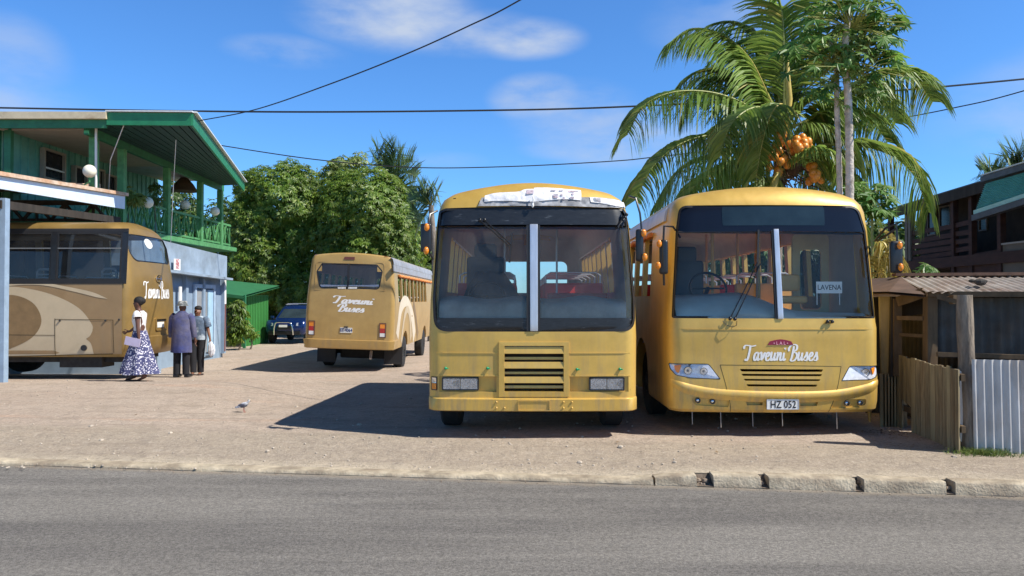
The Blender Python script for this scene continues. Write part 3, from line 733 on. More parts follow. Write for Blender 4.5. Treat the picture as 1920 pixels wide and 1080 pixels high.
# body seams: thin proud lips
sm_ = MB()
for a, b, y in ((805, 935, 661), (1067, 1194, 661), (805, 935, 703.5), (1067, 1194, 703.5)):
    z = LC(0, y)[1]; sm_.panel([(LC(a, 0)[0], z-.008), (LC(b, 0)[0], z-.008), (LC(b, 0)[0], z+.004), (LC(a, 0)[0], z+.004)], mF, -.008, .004, 10, 2)
for a in (853, ): pass
sm_.build('seam_strip', GOLD, bus)
# bumper
bp = MB(); P0 = []
bz0, bz1 = LC(0, 770)[1], LC(0, 745)[1]
rgs = []
for z, dy_ in ((bz0, .01), (bz0+.012, -.022), (bz1-.012, -.028), (bz1, -.01)):
    pts = []
    for i in range(41):
        x = lerp(-1.2, 1.2, i/40); y = S.front(max(-1.199, min(1.199, x*.999)), .8)+dy_-.02
        pts.append(Vector((x, y, z)))
    pts += [Vector((1.2, .7, z)), Vector((1.15, .7, z)), Vector((-1.15, .7, z)), Vector((-1.2, .7, z))]
    rgs.append(pts)
bp.rings(rgs)
bo = bp.build('bumper', GOLD, bus, smooth=40)
q = MB(); q.frame(rrect(*LC(971, 769), *LC(1031, 750), .01, 2), inset(rrect(*LC(971, 769), *LC(1031, 750), .01, 2), .008), lambda u, v, o: Vector((u, o, v)), -.056, -.04)
q.build('plate_recess', GOLD, bo)
q = MB()
for (x, y) in ((931, 753), (931, 764), (946, 764), (1056, 753), (1056, 764), (1072, 753), (1072, 764)):
    u, v = LC(x, y); q.sphere((u, -.046, v), .013, 8, 6, (1, .7, 1))
q.build('bumper_bolts', GOLD, bo, smooth=60)
# green studs
for (x, y) in ((835, 691), (914, 690.5), (1082, 692.5), (1163, 692.5)):
    u, v = LC(x, y); k = MB(); ys = S.front(u, v); k.sphere((u, ys-.012, v), .017, 10, 8); k.tube([(u, ys+.01, v-.004), (u+.028, ys-.03, v-.002)], .008, 6)
    k.build('stud', GREENB, bus, smooth=60)
# head lamps
def square_lamp(root, xa, xb, za, zb, ys):
    k = MB(); k.frame(rrect(xa, za, xb, zb, .012, 3), rrect(xa+.014, za+.014, xb-.014, zb-.014, .008, 3), flat, ys, ys+.03)
    h = k.build('headlight', RUBBER, root)
    xm = (xa+xb)/2
    for i, (a, b) in enumerate(((xa+.016, xm-.003), (xm+.003, xb-.016))):
        c = MB(); ma, mb_ = (a+b)/2, (za+zb)/2; n = 20; rg = []
        pr = rrect(a, za+.016, b, zb-.016, .008, 4)
        for t, d in ((1, .0), (.97, .012), (.72, .03), (.4, .045), (.12, .05)): rg.append([Vector((ma+(u-ma)*t, ys+.006+d, mb_+(v-mb_)*t)) for u, v in pr])
        c.rings(rg); c.build('reflector', REFLM, h, smooth=60)
        bl = MB(); bl.sphere((ma, ys+.03, mb_), .016, 8, 6); bl.build('bulb', WHITE, h, smooth=60)
        l = MB(); l.prism(pr, flat, ys+.003, ys+.006); l.build('lens', LENSG, h)
    return h
for a, b in ((829, 898), (1104, 1170)):
    xa, xb = LC(a, 0)[0], LC(b, 0)[0]; square_lamp(bus, xa, xb, LC(0, 731.5)[1], LC(0, 706.5)[1], (S.front(xa, 1)+S.front(xb, 1))/2-.012)
u0, v0 = LC(805, 733); u1, v1 = LC(817, 707)
k = MB(); k.prism(rrect(u0+.008, v0, u1+.01, v1, .01, 3), mF, -.012, .01); tl_ = k.build('turn_signal', RUBBER, bus)
k = MB(); k.prism(rrect(u0+.018, v0+.012, u1, (v0+v1)/2, .006, 3), mF, -.016, -.012); k.build('amber_lens', AMBER, tl_)
k = MB(); k.prism(rrect(u0+.018, (v0+v1)/2+.006, u1, v1-.012, .006, 3), mF, -.016, -.012); k.build('clear_lens', CHROME, tl_)
k = MB(); k.prism(rpoly(LCP([(1183, 733), (1192, 736), (1193, 712), (1186, 709), (1187, 722)]), .004, 2), mF, -.004, .02); k.build('empty_lamp_socket', M('dark gold hole', (.22, .13, .03), rough=.7), bus)
# windscreen: rubber frame, top band, panes, bar
k = MB(); k.frame(wsp, inset(wsp, .03), mF, -.006, .03); fr_ = k.build('windscreen_frame', RUBBER, bus, smooth=60)
band = LCP([(816, 391), (1180, 391), (1186, 424), (814, 424)]); band2 = [(p[0], p[1]) for p in band]
k = MB(); k.panel(LCP([(815, 422), (1187, 422), (1180, 388), (820, 388)]), mF, .004, .014, 24, 6); k.build('header_band', SCUFF, bus, smooth=60)
k = MB(); k.panel(LCP([(812, 426.5), (1189, 426.5), (1189, 420.5), (812, 420.5)]), mF, -.008, .02, 24, 2); k.build('windscreen_rail', RUBBER, fr_, smooth=60)
# split the big pane in two
lo = LC(0, 622)[1]; hi = LC(0, 424)[1]; xm = LC(1001, 0)[0]
def clipx(poly, x, keep_left):
    out = []; n = len(poly)
    for i in range(n):
        a, b = poly[i], poly[(i+1) % n]; ia = (a[0] < x) == keep_left; ib = (b[0] < x) == keep_left
        if ia: out.append(a)
        if ia != ib: t = (x-a[0])/(b[0]-a[0]); out.append((x, lerp(a[1], b[1], t)))
    return out
def clipz(poly, z, keep_low):
    return [(b, a) for a, b in clipx([(q[1], q[0]) for q in poly], z, keep_low)]
wl = clipz(inset(wsp, .012), hi, True)
for left in (True, False):
    pn = clipx(wl, xm+(-.04 if left else .04), left)
    k = MB(); k.panel(pn, mF, .012, None, 16, 16); k.build('windscreen_pane', GLASS, bus, smooth=60)
zb = LC(0, 596)[1]
for left in (True, False):
    pn = clipz(clipx(inset(wsp, .014), xm+(-.04 if left else .04), left), zb, True)
    k = MB(); k.panel(pn, mF, .006, .010, 14, 5); k.build('blackout_strip', SCUFF, bus, smooth=60)
k = MB(); k.panel(LCP([(994, 621), (1008.5, 621), (1008.5, 419), (993.5, 419)]), mF, -.02, .03, 4, 6); k.build('windscreen_bar', ALU, fr_, bevel=.008, smooth=40)
k = MB(); k.panel(LCP([(987.5, 621), (994, 621), (993.5, 421), (987, 421)]), mF, -.01, .03, 2, 6); k.panel(LCP([(1008.5, 621), (1013, 621), (1013, 421), (1008.5, 421)]), mF, -.01, .03, 2, 6); k.build('windscreen_gasket', RUBBER, fr_)
# newspaper and cloth taped over the roof edge
def sheet(top, bot, n, off, name, mat, parent, amp=.006, seed=0):
    k = MB(); rows = 7; vs = []
    T = spline([Vector((*LC(a, b), 0)) for a, b in top], 10); B = spline([Vector((*LC(a, b), 0)) for a, b in bot], 10)
    def samp(P, t): f = t*(len(P)-1); i = min(int(f), len(P)-2); return P[i].lerp(P[i+1], f-i)
    for j in range(rows+1):
        for i in range(n+1):
            p = samp(T, i/n).lerp(samp(B, i/n), j/rows); w_ = amp*(noise.noise(Vector((p.x*9+seed, p.y*22, seed)))+.6*noise.noise(Vector((p.x*31, p.y*37, seed))))
            vs.append(mF(p.x, min(p.y, 2.96), off+w_-.004))
    k.add(vs, [(j*(n+1)+i, j*(n+1)+i+1, (j+1)*(n+1)+i+1, (j+1)*(n+1)+i) for j in range(rows) for i in range(n)])
    return k.build(name, mat, parent, smooth=80)
tp = sheet([(902, 367), (950, 364), (1000, 362), (1060, 363), (1092, 366), (1130, 366), (1178, 371)], [(895, 384), (950, 384), (1000, 384), (1060, 384), (1092, 385), (1130, 386), (1179, 386)], 60, -.010, 'torn_tarp', TARP, bus, .010, 3)
nw = sheet([(908, 363), (930, 358), (970, 356), (985, 351), (1003, 350), (1004, 347.5), (1040, 348), (1070, 350), (1092, 351)], [(907, 376), (930, 374), (970, 375), (1000, 376), (1030, 373), (1060, 371), (1092, 373)], 60, -.020, 'newspaper_sheet', PAPER, bus, .010, 1)
nw2 = sheet([(1108, 366), (1130, 367), (1150, 369), (1178, 372)], [(1110, 376), (1130, 378), (1160, 383), (1180, 384)], 24, -.018, 'newspaper_sheet', PAPER, bus, .008, 8)
for (a, b, c, d) in ((987, 353, 1001, 361), (1034, 352, 1043, 355), (1038, 361, 1047, 369), (1050, 352, 1057, 355), (1052, 361, 1056, 364), (1067, 353, 1086, 356), (1074, 358, 1078, 362), (1056, 367, 1060, 372), (1070, 366, 1078, 370)):
    k = MB(); k.prism([LC(a, d), LC(c, d), LC(c, b), LC(a, b)], mF, -.034, -.033); k.build('newsprint_picture', PAPERD, nw)
k = MB(); k.prism([LC(1116, 374), LC(1129, 376), LC(1129, 368), LC(1116, 367)], mF, -.030, -.029); k.build('newsprint_picture', PAPERD, nw2)
# roof vents marks and a hook
k = MB()
for (a, b) in ((840, 845), (846.5, 852)): k.prism([LC(a, 368), LC(b, 367.5), LC(b, 366), LC(a, 366.5)], mF, -.003, .01)
k.build('clearance_lamp', RUBBER, bus)
k = MB(); u, v = LC(999, 381); k.tube([(u, S.front(u, v)-.03, v+.09), (u+.01, S.front(u, v)-.05, v+.05), (u, S.front(u, v)-.035, v)], .008, 6); k.sphere((u, S.front(u, v)-.035, v-.015), .02, 8, 6, (.8, .8, 1.4)); k.build('washer_hook', WHITE, bus, smooth=60)
# wipers
def onC(px, py, o): u, v = LC(px, py); return Vector((u, S.front(u, v)+o, v))
wiper(bus, None, [(onC(899, 411, -.02), onC(955, 461, -.05)), (onC(908, 411, -.02), onC(959, 459, -.05))], (onC(960.5, 436, -.035), onC(955, 492, -.03)))
wiper(bus, None, [(onC(1176, 405, -.02), onC(1160, 424, -.03)), (onC(1180, 398, -.02), onC(1168, 424, -.03))], (onC(1172, 402, -.02), onC(1160, 426, -.03)))
# mirrors
def mir(root, YFx, XCx, bx, by, sx_, sy_, hook, amb, dY):
    c = at(bx, by, YFx+dY); c2 = Vector((c.x-XCx, dY, c.z)); pts = []
    for (a, b, d) in hook: p = at(a, b, YFx+d); pts.append((p.x-XCx, d, p.z))
    am = []
    for (a, b) in amb: p = at(a, b, YFx+dY-.07); am.append((p.x-XCx, dY-.07, p.z))
    mirror(root, pts, (c2, (sx_, .07, sy_)), am)
mir(bus, YF, XC, 799, 446, .125, .33, [(820, 395, .2), (806, 402, .1), (803, 420, .05), (804, 472, .05), (812, 486, .12)], [(800, 426), (799, 470)], .05)
mir(bus, YF, XC, 1199, 460, .085, .37, [(1180, 368, .3), (1192, 372, .1), (1200, 400, .03), (1205, 450, .03), (1203, 486, .05)], [(1207, 437), (1209, 482)], .03)
# door and window posts inside, floor, seats, dash
k = MB(); k.box((0, 3.6, .975), (2.2, 6.6, .04)); k.build('cabin_floor', FLOORM, bus)
DY = .10
k = MB(); rg = []
for i in range(21):
    x = lerp(-1.08, 1.08, i/20); y0 = S.front(x, 1.3)+.07; hgt = 1.56+.02*math.sin(i*.9)
    rg.append([Vector((x, y0, .96)), Vector((x, y0, hgt-.06)), Vector((x, y0+.05, hgt)), Vector((x, y0+.38, hgt+.05)), Vector((x, y0+.42, hgt-.1)), Vector((x, y0+.42, .96))])
k.rings(rg); k.build('dashboard', DASHG, bus, smooth=50)
# driver's place: seat with a black jacket over it, on the left as seen
ds_ = MB(); u, v = LC(888, 520); ux = u*1.12
ds_.box((-.60, 1.15, 1.42), (.52, .5, .14)); ds_.box((-.60, 1.42, 1.80), (.50, .14, .70)); ds_.box((-.60, 1.42, 2.22), (.30, .12, .20))
dr = ds_.build('driver_seat', GREYV, bus, bevel=.05, bseg=3)
jk = MB(); rg = []
for i in range(9):
    t = i/8; zz = lerp(1.42, 1.92, t); ww = lerp(.40, .17, t**1.4); dd = lerp(.26, .12, t)
    rg.append([Vector((-.52+ww*math.cos(a)*(1+.18*noise.noise(Vector((a*2, zz*4, 1)))), 1.0+dd*math.sin(a)*(1+.25*noise.noise(Vector((a*3, zz*6, 4)))), zz+.03*math.sin(3*a))) for a in [2*math.pi*j/22 for j in range(22)]])
jk.rings(rg); tag(jk.build('jacket', DARKCL, bus, smooth=70), 'black jacket bunched over the driver seat')
sw = MB(); cc = Vector((-.55, .62, 1.62)); rot = Matrix.Rotation(R(55), 3, 'X'); sw.tube([cc+rot @ Vector((.22*math.cos(a), .22*math.sin(a), 0)) for a in [2*math.pi*i/24 for i in range(25)]], .015, 6, False)
sw.tube([cc+rot @ Vector((-.2, 0, 0)), cc+rot @ Vector((.2, 0, 0))], .012, 6); sw.tube([cc, cc+rot @ Vector((0, 0, -.4))], .025, 6); sw.build('steering_wheel', BLACK, bus, smooth=60)
for i in range(5): seat_row(bus, 2.1+i*.82, .98, REDV, handle=ALU)
k = MB(); k.box((.62, 1.5, 1.33), (.8, .06, .68)); k.build('front_partition', REDV, bus, bevel=.02)
k = MB()
for s in (-1, 1):
    k.tube([(s*1.03, 1.55, 2.38), (s*1.03, 6.5, 2.38)], .014, 6)
    k.tube([(s*.35, 1.6, .98), (s*.35, 1.6, 2.72)], .014, 6)
k.build('handrail', ALU, bus, smooth=60)
for yy in (1.05, 5.4):
    for s in (-1, 1): wheel(bus, s*1.0, yy, .46+zg(XC, YF+yy), .46, .27)
k = MB(); k.box((0, 3.6, .55), (1.5, 6.6, .22)); k.tube([(-1, 1.05, .44), (1, 1.05, .44)], .08, 8); k.tube([(-1, 5.4, .40), (1, 5.4, .40)], .1, 8); k.build('chassis', CHASSIS, bus)

# ---- the bus on the right with the destination card
YR = 8.9; XR = at(1457.5, 650, YR).x
SR = Spec([(.275, 1.19, .04, .06, 0), (.31, 1.222, .005, .03, 0), (.40, 1.232, -.01, 0, 0), (.62, 1.238, -.015, 0, 0), (.84, 1.232, 0, 0, 0), (1.25, 1.235, .0, 0, 0), (1.32, 1.228, .012, .02, 0), (2.40, 1.175, .095, .05, 0), (2.62, 1.155, .13, .08, .3), (2.70, 1.135, .16, .1, .55), (2.78, 1.09, .23, .14, .85), (2.83, 1.02, .32, .2, 1), (2.85, .92, .44, .26, 1)],
          8.6, .10, bow=.09, r=.17)
br_ = thing('city_bus', 'gold bus with the LAVENA card in its windscreen, parked beside the shack', 'bus', (XR, YR, 0), group='gold buses in the yard')
def LR(px, py, d=0.0): p = at(px, py, YR+d); return (p.x-XR, p.z)
def LRP(pts, d=0.0): return [LR(a, b, d) for a, b in pts]
def Z8(a, b): return (1180+a/3.692, 580+b/3.692)
def Z7(a, b): return (1180+a/3.692, 330+b/3.692)
mR = SR.mapF()
def onR(px, py, o): u, v = LR(px, py); return Vector((u, SR.front(u, v)+o, v))
wr = rpoly(LRP([(1281, 381), (1624, 382), (1638, 430), (1653, 597.5), (1264, 597), (1274, 430)]), [.10, .10, .01, .03, .03, .01], 7)
cut = MB(); cut.prism(wr, flat, -.4, .55)
side_cut = MB()
for s in (-1, 1):
    for k_ in range(9):
        y0 = 1.5+k_*.76; side_cut.box((s*1.2, y0+.30, 2.03), (.5, .62, .80))
rear_cut = MB(); rear_cut.prism(rrect(-.85, 1.72, .85, 2.40, .12), lambda u, v, o: Vector((u, 8.6+o, v)), -.45, .3)
gslots = MB()
for (a, b, c, d) in ((765, 413, 1345, 433), (775, 446, 1338, 463), (790, 481, 1325, 496), (808, 518, 1302, 535)):
    p = [Z8(a, b), Z8(c, b+3), Z8(c-10, d+1), Z8(a+12, d-2)]
    gslots.prism(rpoly(LRP(p)[::-1], .01, 2), flat, -.15, .10)
lslots = MB()
for pts in (((800, 625), (922, 628), (922, 664), (815, 664)), ((1183, 632), (1312, 632), (1300, 668), (1183, 668))):
    lslots.prism(LRP([Z8(*p) for p in pts])[::-1], flat, -.15, .05)
hl = LRP([Z8(*p) for p in ((290, 378), (555, 378), (635, 485), (430, 480), (330, 462), (298, 420))]); hr = LRP([Z8(*p) for p in ((1535, 392), (1762, 395), (1768, 440), (1745, 476), (1690, 492), (1472, 497))])
hl = rpoly(hl, [.02, .03, .015, .03, .03, .02], 4); hr = rpoly(hr, [.03, .02, .02, .03, .03, .015], 4)
hc = MB(); hc.prism(hl, mR, -.1, .09); hc2 = MB(); hc2.prism(hr, mR, -.1, .09)
fogp = [LRP([Z8(*p) for p in q]) for q in (((438, 608), (690, 612), (690, 678), (470, 668), (440, 640)), ((1412, 622), (1658, 626), (1650, 668), (1610, 680), (1405, 690)))]
fc = MB()
for p in fogp: fc.prism(rpoly(p, .02, 3), lambda u, v, o: Vector((u, SR.front(u, v)+o, v)), -.05, .02)
arch = MB()
for yy in (2.1, 6.3): arch.tube([(-1.4, yy, .46), (-.85, yy, .46)], .58, 24); arch.tube([(.85, yy, .46), (1.4, yy, .46)], .58, 24)
body_shell(SR, br_, GOLD, INNER, [cut, side_cut, rear_cut, gslots, lslots, hc, hc2, fc, arch])
k = MB(); k.box((0, .11, .62), (2.0, .02, .60)); k.build('grille_backing', CHASSIS, br_)
# bonnet flap seams as thin dark grooves
def seam(mb, pts, mp, w=.006, off=-.0015):
    P = spline([Vector((*p, 0)) for p in pts], 8); n = len(P); L_ = []; R_ = []
    for i, p in enumerate(P):
        d = (P[min(i+1, n-1)]-P[max(i-1, 0)]).normalized(); q_ = Vector((-d.y, d.x, 0))*w/2
        L_.append(mp(p.x+q_.x, p.y+q_.y, off)); R_.append(mp(p.x-q_.x, p.y-q_.y, off))
    mb.add(L_+R_, [(i, i+1, n+i+1, n+i) for i in range(n-1)])
SEAM = M('seam shadow gap', (.05, .035, .012), rough=.8)
k = MB()
seam(k, LRP([Z8(632, 386), Z8(1050, 389), Z8(1474, 397)]), mR)
seam(k, LRP([Z8(632, 386), Z8(670, 530), Z8(700, 660), Z8(706, 716)]), mR)
seam(k, LRP([Z8(1474, 397), Z8(1440, 560), Z8(1400, 680), Z8(1390, 718)]), mR)
k.build('flap_seam', SEAM, br_)
k = MB()
P = [Z8(300, 138), Z8(1740, 144)]; z_ = LR(*P[0])[1]
k.panel([(-1.2, z_-.006), (1.2, z_-.006), (1.2, z_+.006), (-1.2, z_+.006)], mR, -.006, .004, 30, 2); k.build('waist_lip', GOLD, br_, smooth=40)
# swelling bumper lip under the lamps
k = MB(); cr_ = spline([Vector((*LR(*Z8(a, b)), 0)) for a, b in ((300, 478), (430, 520), (640, 552), (1030, 566), (1400, 560), (1640, 522), (1755, 482))], 8); vs = []; n = len(cr_)
for d, o in ((0, .002), (-.03, -.028), (-.075, -.026), (-.11, -.008), (-.13, .002)):
    for p in cr_: vs.append(mR(p.x, max(.33, p.y+d), o))
k.add(vs, [(j*n+i, j*n+i+1, (j+1)*n+i+1, (j+1)*n+i) for j in range(4) for i in range(n-1)]); k.build('bumper_lip', GOLD, br_, smooth=70)
# corner flap hanging on the right
k = MB(); k.prism(LRP([Z8(1700, 715), Z8(1757, 712), Z8(1757, 790), Z8(1722, 798), Z8(1705, 745)])[::-1], mR, .0, .05); k.build('corner_flap', GOLD, br_, bevel=.004)
def round_lamp(root, c, r, mat_back, ys, depth=.045):
    pass
LAMPRING = M('lamp ring dark', (.06, .06, .065), rough=.3, metal=.5)
def clear_lamp(root, poly, circles, amber):
    cx = sum(p[0] for p in poly)/len(poly); cz = sum(p[1] for p in poly)/len(poly)
    k = MB(); rg = [[mR(cx+(u-cx)*t, cz+(v-cz)*t, d) for u, v in poly] for t, d in ((1.0, .0), (.97, .018), (.5, .03), (.05, .032))]
    k.rings(rg); h = k.build('headlight', M('lamp housing', (.82, .82, .84), rough=.3, metal=.25, var=.15, vs=25), root, smooth=40)
    k = MB(); k.frame(poly, inset(poly, .008), mR, -.003, .02); k.build('headlight_rim', RUBBER, h)
    for (c, r) in circles:
        y0 = SR.front(*c); b = MB(); n = 20
        b.rings([[Vector((c[0]+rr*r*math.cos(2*math.pi*i/n), y0+d, c[1]+rr*r*math.sin(2*math.pi*i/n))) for i in range(n)] for rr, d in ((1, .02), (1.0, .012), (.9, .012), (.85, .03), (.6, .05), (.2, .06))]); b.build('reflector', CHROME, h, smooth=40)
        b = MB(); b.rings([[Vector((c[0]+rr*r*math.cos(2*math.pi*i/n), y0+d, c[1]+rr*r*math.sin(2*math.pi*i/n))) for i in range(n)] for rr, d in ((1.16, .014), (1.14, .008), (1.0, .010), (1.0, .02))], cap=False); b.build('lamp_ring', LAMPRING, h, smooth=40)
        b = MB(); b.rings([[Vector((c[0]+rr*r*math.cos(2*math.pi*i/n), y0+d, c[1]+rr*r*math.sin(2*math.pi*i/n))) for i in range(n)] for rr, d in ((.42, .045), (.38, .02), (.2, .012), (.02, .01))]); b.build('bulb_cap', BLACK, h, smooth=40)
    b = MB(); b.panel(amber, mR, .012, .03, 4, 4); b.build('amber_lens', AMBER, h, smooth=50)
    b = MB(); n_ = len(poly); b.add([mR(u, v, .002) for u, v in poly]+[mR(cx, cz, .002)], [(i, (i+1) % n_, n_) for i in range(n_)]); b.build('lens', LENSG, h, smooth=60)
clear_lamp(br_, hl, [(LR(*Z8(415, 428)), .042), (LR(*Z8(522, 432)), .038)], rpoly(LRP([Z8(325, 388), Z8(372, 388), Z8(352, 448), Z8(330, 432)]), .008, 3))
clear_lamp(br_, hr, [(LR(*Z8(1563, 442)), .038), (LR(*Z8(1655, 442)), .042)], rpoly(LRP([Z8(1700, 408), Z8(1738, 405), Z8(1730, 440), Z8(1712, 458)]), .008, 3))
for (a, b) in ((480, 634), (580, 640), (1516, 652), (1612, 650)):
    u, v = LR(*Z8(a, b)); y0 = SR.front(u, v); n = 20; c = MB(); r = .031
    c.rings([[Vector((u+rr*r*math.cos(2*math.pi*i/n), y0+d, v+rr*r*math.sin(2*math.pi*i/n))) for i in range(n)] for rr, d in ((1, .03), (1, -.004), (.84, -.006), (.8, .01))]); h = c.build('fog_lamp', M('fog lamp ring', (.10, .09, .08), rough=.4, metal=.4), br_, smooth=40)
    c = MB(); c.rings([[Vector((u+rr*r*math.cos(2*math.pi*i/n), y0+d, v+rr*r*math.sin(2*math.pi*i/n))) for i in range(n)] for rr, d in ((.82, .012), (.6, .004), (.3, .0), (.03, -.001))]); c.build('lens', CHROME, h, smooth=60)
# number plate
pa = LR(*Z8(943, 690)); pb = LR(*Z8(1165, 620)); yp = SR.front(0, .45)-.03
mP = lambda u, v, o: Vector((u, yp+o, v))
k = MB(); k.prism(rrect(*pa, *pb, .01, 3), mP, 0, .008); pt = k.build('number_plate', PLATE, br_)
k = MB(); k.frame(rrect(*pa, *pb, .01, 3), inset(rrect(*pa, *pb, .01, 3), .006), mP, -.004, .009); k.build('plate_rim', ALU, pt)
textmesh('HZ 052', .118, mP, (pa[0]+pb[0])/2+.004, (pa[1]+pb[1])/2-.004, -.003, 'plate_text', INK, pt, bold=.0016, xs=.80)
# maroon badge and lettering
bd = LRP([Z8(957, 246), Z8(972, 222), Z8(1010, 212), Z8(1045, 207), Z8(1080, 211), Z8(1120, 222), Z8(1134, 246)])[::-1]
k = MB(); k.prism(bd, mR, -.008, .0); bg = k.build('badge', MAROON, br_)
textmesh('• L A L •', .052, mR, LR(*Z8(1046, 0))[0], LR(0, Z8(0, 232)[1])[1], -.010, 'badge_text', PINKB, bg, bold=.0012, xs=.95)
k = MB(); u, v = LR(*Z8(806, 354)); wd = LR(*Z8(1312, 0))[0]-LR(*Z8(790, 0))[0]; sz = (LR(*Z8(0, 300))[1]-LR(*Z8(0, 356))[1])
hs_ = (wd-.02)/script_width('Taveuni Buses', sz)*.985
script(k, 'Taveuni Buses', mR, u, v, sz, wfac=.175, slant=.14, off=-.004, hscale=hs_); k.build('lettering', WHITE2, br_)
# windscreen
k = MB(); k.frame(wr, inset(wr, .025), mR, -.004, .03); fr2 = k.build('windscreen_frame', RUBBER, br_, smooth=60)
up = clipz(inset(wr, .01), LR(0, 434)[1], False)
k = MB(); k.panel(up, mR, .004, .014, 24, 8); hb = k.build('header_band', M('black header glass', (.010, .013, .022), rough=.15, var=.05, spec=.25), br_, smooth=60)
k = MB(); k.panel(rrect(*LR(1360, 421), *LR(1555, 384), .01, 3), mR, .001, .004, 16, 4); k.build('destination_window', M('blind glass', (.020, .035, .042), rough=.1, var=.25, vs=3, spec=.4), hb, smooth=60)
k = MB(); k.panel(LRP([(1275, 437), (1640, 437), (1639, 430), (1276, 430)]), mR, -.004, .02, 24, 2); k.build('windscreen_rail', RUBBER, fr2, smooth=60)
lowp = clipz(inset(wr, .012), LR(0, 432)[1], True); xm = LR(1462, 0)[0]
for left in (True, False):
    k = MB(); k.panel(clipx(lowp, xm+(-.03 if left else .03), left), mR, .012, None, 16, 16); k.build('windscreen_pane', GLASSB, br_, smooth=60)
k = MB(); k.panel(LRP([(1459, 598), (1469.5, 598), (1464.5, 428), (1455, 428)]), mR, -.018, .03, 3, 6); k.build('windscreen_bar', ALU, fr2, bevel=.006, smooth=40)
k = MB(); k.panel(LRP([(1455, 598), (1459, 598), (1455, 430), (1451, 430)]), mR, -.008, .03, 2, 6); k.build('windscreen_gasket', RUBBER, fr2)
wiper(br_, None, [(onR(1369, 597, -.03), onR(1421, 492, -.05)), (onR(1378, 598, -.03), onR(1427, 494, -.05))], (onR(1425.5, 430, -.03), onR(1419, 558, -.03)))
wiper(br_, None, [(onR(1552, 603, -.03), onR(1549, 606, -.03)), (onR(1561, 603, -.03), onR(1558, 606, -.03))], (onR(1552, 601, -.02), onR(1562, 601, -.02)))
k = MB(); k.tube([onR(1356, 602, -.02), onR(1362, 610, -.04), onR(1372, 613, -.045), onR(1380, 610, -.04), onR(1382, 602, -.02)], .004, 5); k.build('washer_hose', BLACK, br_, smooth=60)
mir(br_, YR, XR, 1244, 482, .10, .40, [(1275, 445, .35), (1262, 425, .15), (1245, 424, .02), (1243, 470, .0), (1245, 535, .05)], [(1236, 457), (1234, 498)], .05)
mir(br_, YR, XR, 1680, 482, .14, .37, [(1640, 452, .35), (1660, 428, .1), (1680, 420, .0), (1682, 440, .0), (1682, 470, .0)], [(1687, 460), (1689, 501)], .0)
k = MB(); k.tube([(v_) for v_ in [(p.x-XR, p.y-YR, p.z) for p in (at(1645, 452, YR+.3), at(1664, 440, YR+.1), at(1681, 428, YR))]], .013, 6); k.build('mirror_brace', BLACK, br_)
# interior
k = MB(); k.box((0, 4.4, .975), (2.2, 8.0, .04)); k.build('cabin_floor', FLOORM, br_)
k = MB(); rg = []
for i in range(33):
    x = lerp(-1.12, 1.12, i/32); y0 = SR.front(x, 1.45)+.07
    h_ = lerp(1.66, 1.44, sm(-.35, .45, x))+.02*math.cos(x*3)
    rg.append([Vector((x, y0, .96)), Vector((x, y0, 1.38)), Vector((x, y0+.12, lerp(1.42, h_, .35))), Vector((x, y0+.34, lerp(1.42, h_, .8))), Vector((x, y0+.52, h_)), Vector((x, y0+.62, h_-.08)), Vector((x, y0+.62, .96))])
k.rings(rg); k.build('dashboard', M('pale dash', (.56, .65, .63), rough=.5, var=.1, vs=4), br_, smooth=60)
k = MB(); rot = Matrix.Rotation(R(60), 3, 'X'); cc = Vector((-.62, .72, 1.72))
k.tube([cc+rot @ Vector((.23*math.cos(a), .23*math.sin(a), 0)) for a in [2*math.pi*i/24 for i in range(25)]], .016, 6, False); k.tube([cc+rot @ Vector((-.2, 0, 0)), cc+rot @ Vector((.2, 0, 0))], .013, 6); k.tube([cc, cc+rot @ Vector((0, 0, -.35))], .03, 6); k.build('steering_wheel', BLACK, br_, smooth=60)
k = MB(); k.box((-.72, 1.30, 1.40), (.5, .5, .14)); k.box((-.72, 1.52, 1.80), (.46, .12, .62)); k.box((-.72, 1.52, 2.18), (.28, .1, .24)); k.build('driver_seat', GREYV, br_, bevel=.05, bseg=3)
k = MB(); u, v = LR(1495, 530, 1.2); k.box((.50, 1.08, 1.80), (.30, .09, .22)); k.box((.50, .98, 1.58), (.34, .30, .10)); k.build('attendant_seat', YELV, br_, bevel=.045, bseg=3)
for i in range(6): seat_row(br_, 2.2+i*.85, .98, YELV if i % 2 == 0 else REDV, handle=ALU)
k = MB()
for s in (-1, 1):
    k.tube([(s*1.05, 1.5, 2.4), (s*1.05, 8.0, 2.4)], .014, 6)
for (x, y) in ((-.32, 1.7), (.32, 1.7), (.45, 3.2), (-.35, 4.0), (.40, 5.0)): k.tube([(x, y, .98), (x, y, 2.76)], .022, 6)
k.build('handrail', M('gold posts', (.72, .50, .17), rough=.45), br_, smooth=60)
k = MB(); a = LR(1562, 0, 1.0)[0]; 
k.frame(rrect(.62, 1.0, 1.10, 2.44, .06, 4), rrect(.72, 1.45, 1.0, 2.24, .05, 4), lambda u, v, o: Vector((u, 1.25+o, v)), 0, .04); dr_ = k.build('door_partition', M('cabin gold', (.62, .50, .25), rough=.5), br_)
k = MB(); k.prism(rrect(.73, 1.46, .99, 2.23, .05, 4), lambda u, v, o: Vector((u, 1.26+o, v)), 0, .005); k.build('partition_glass', GLASSD, dr_)
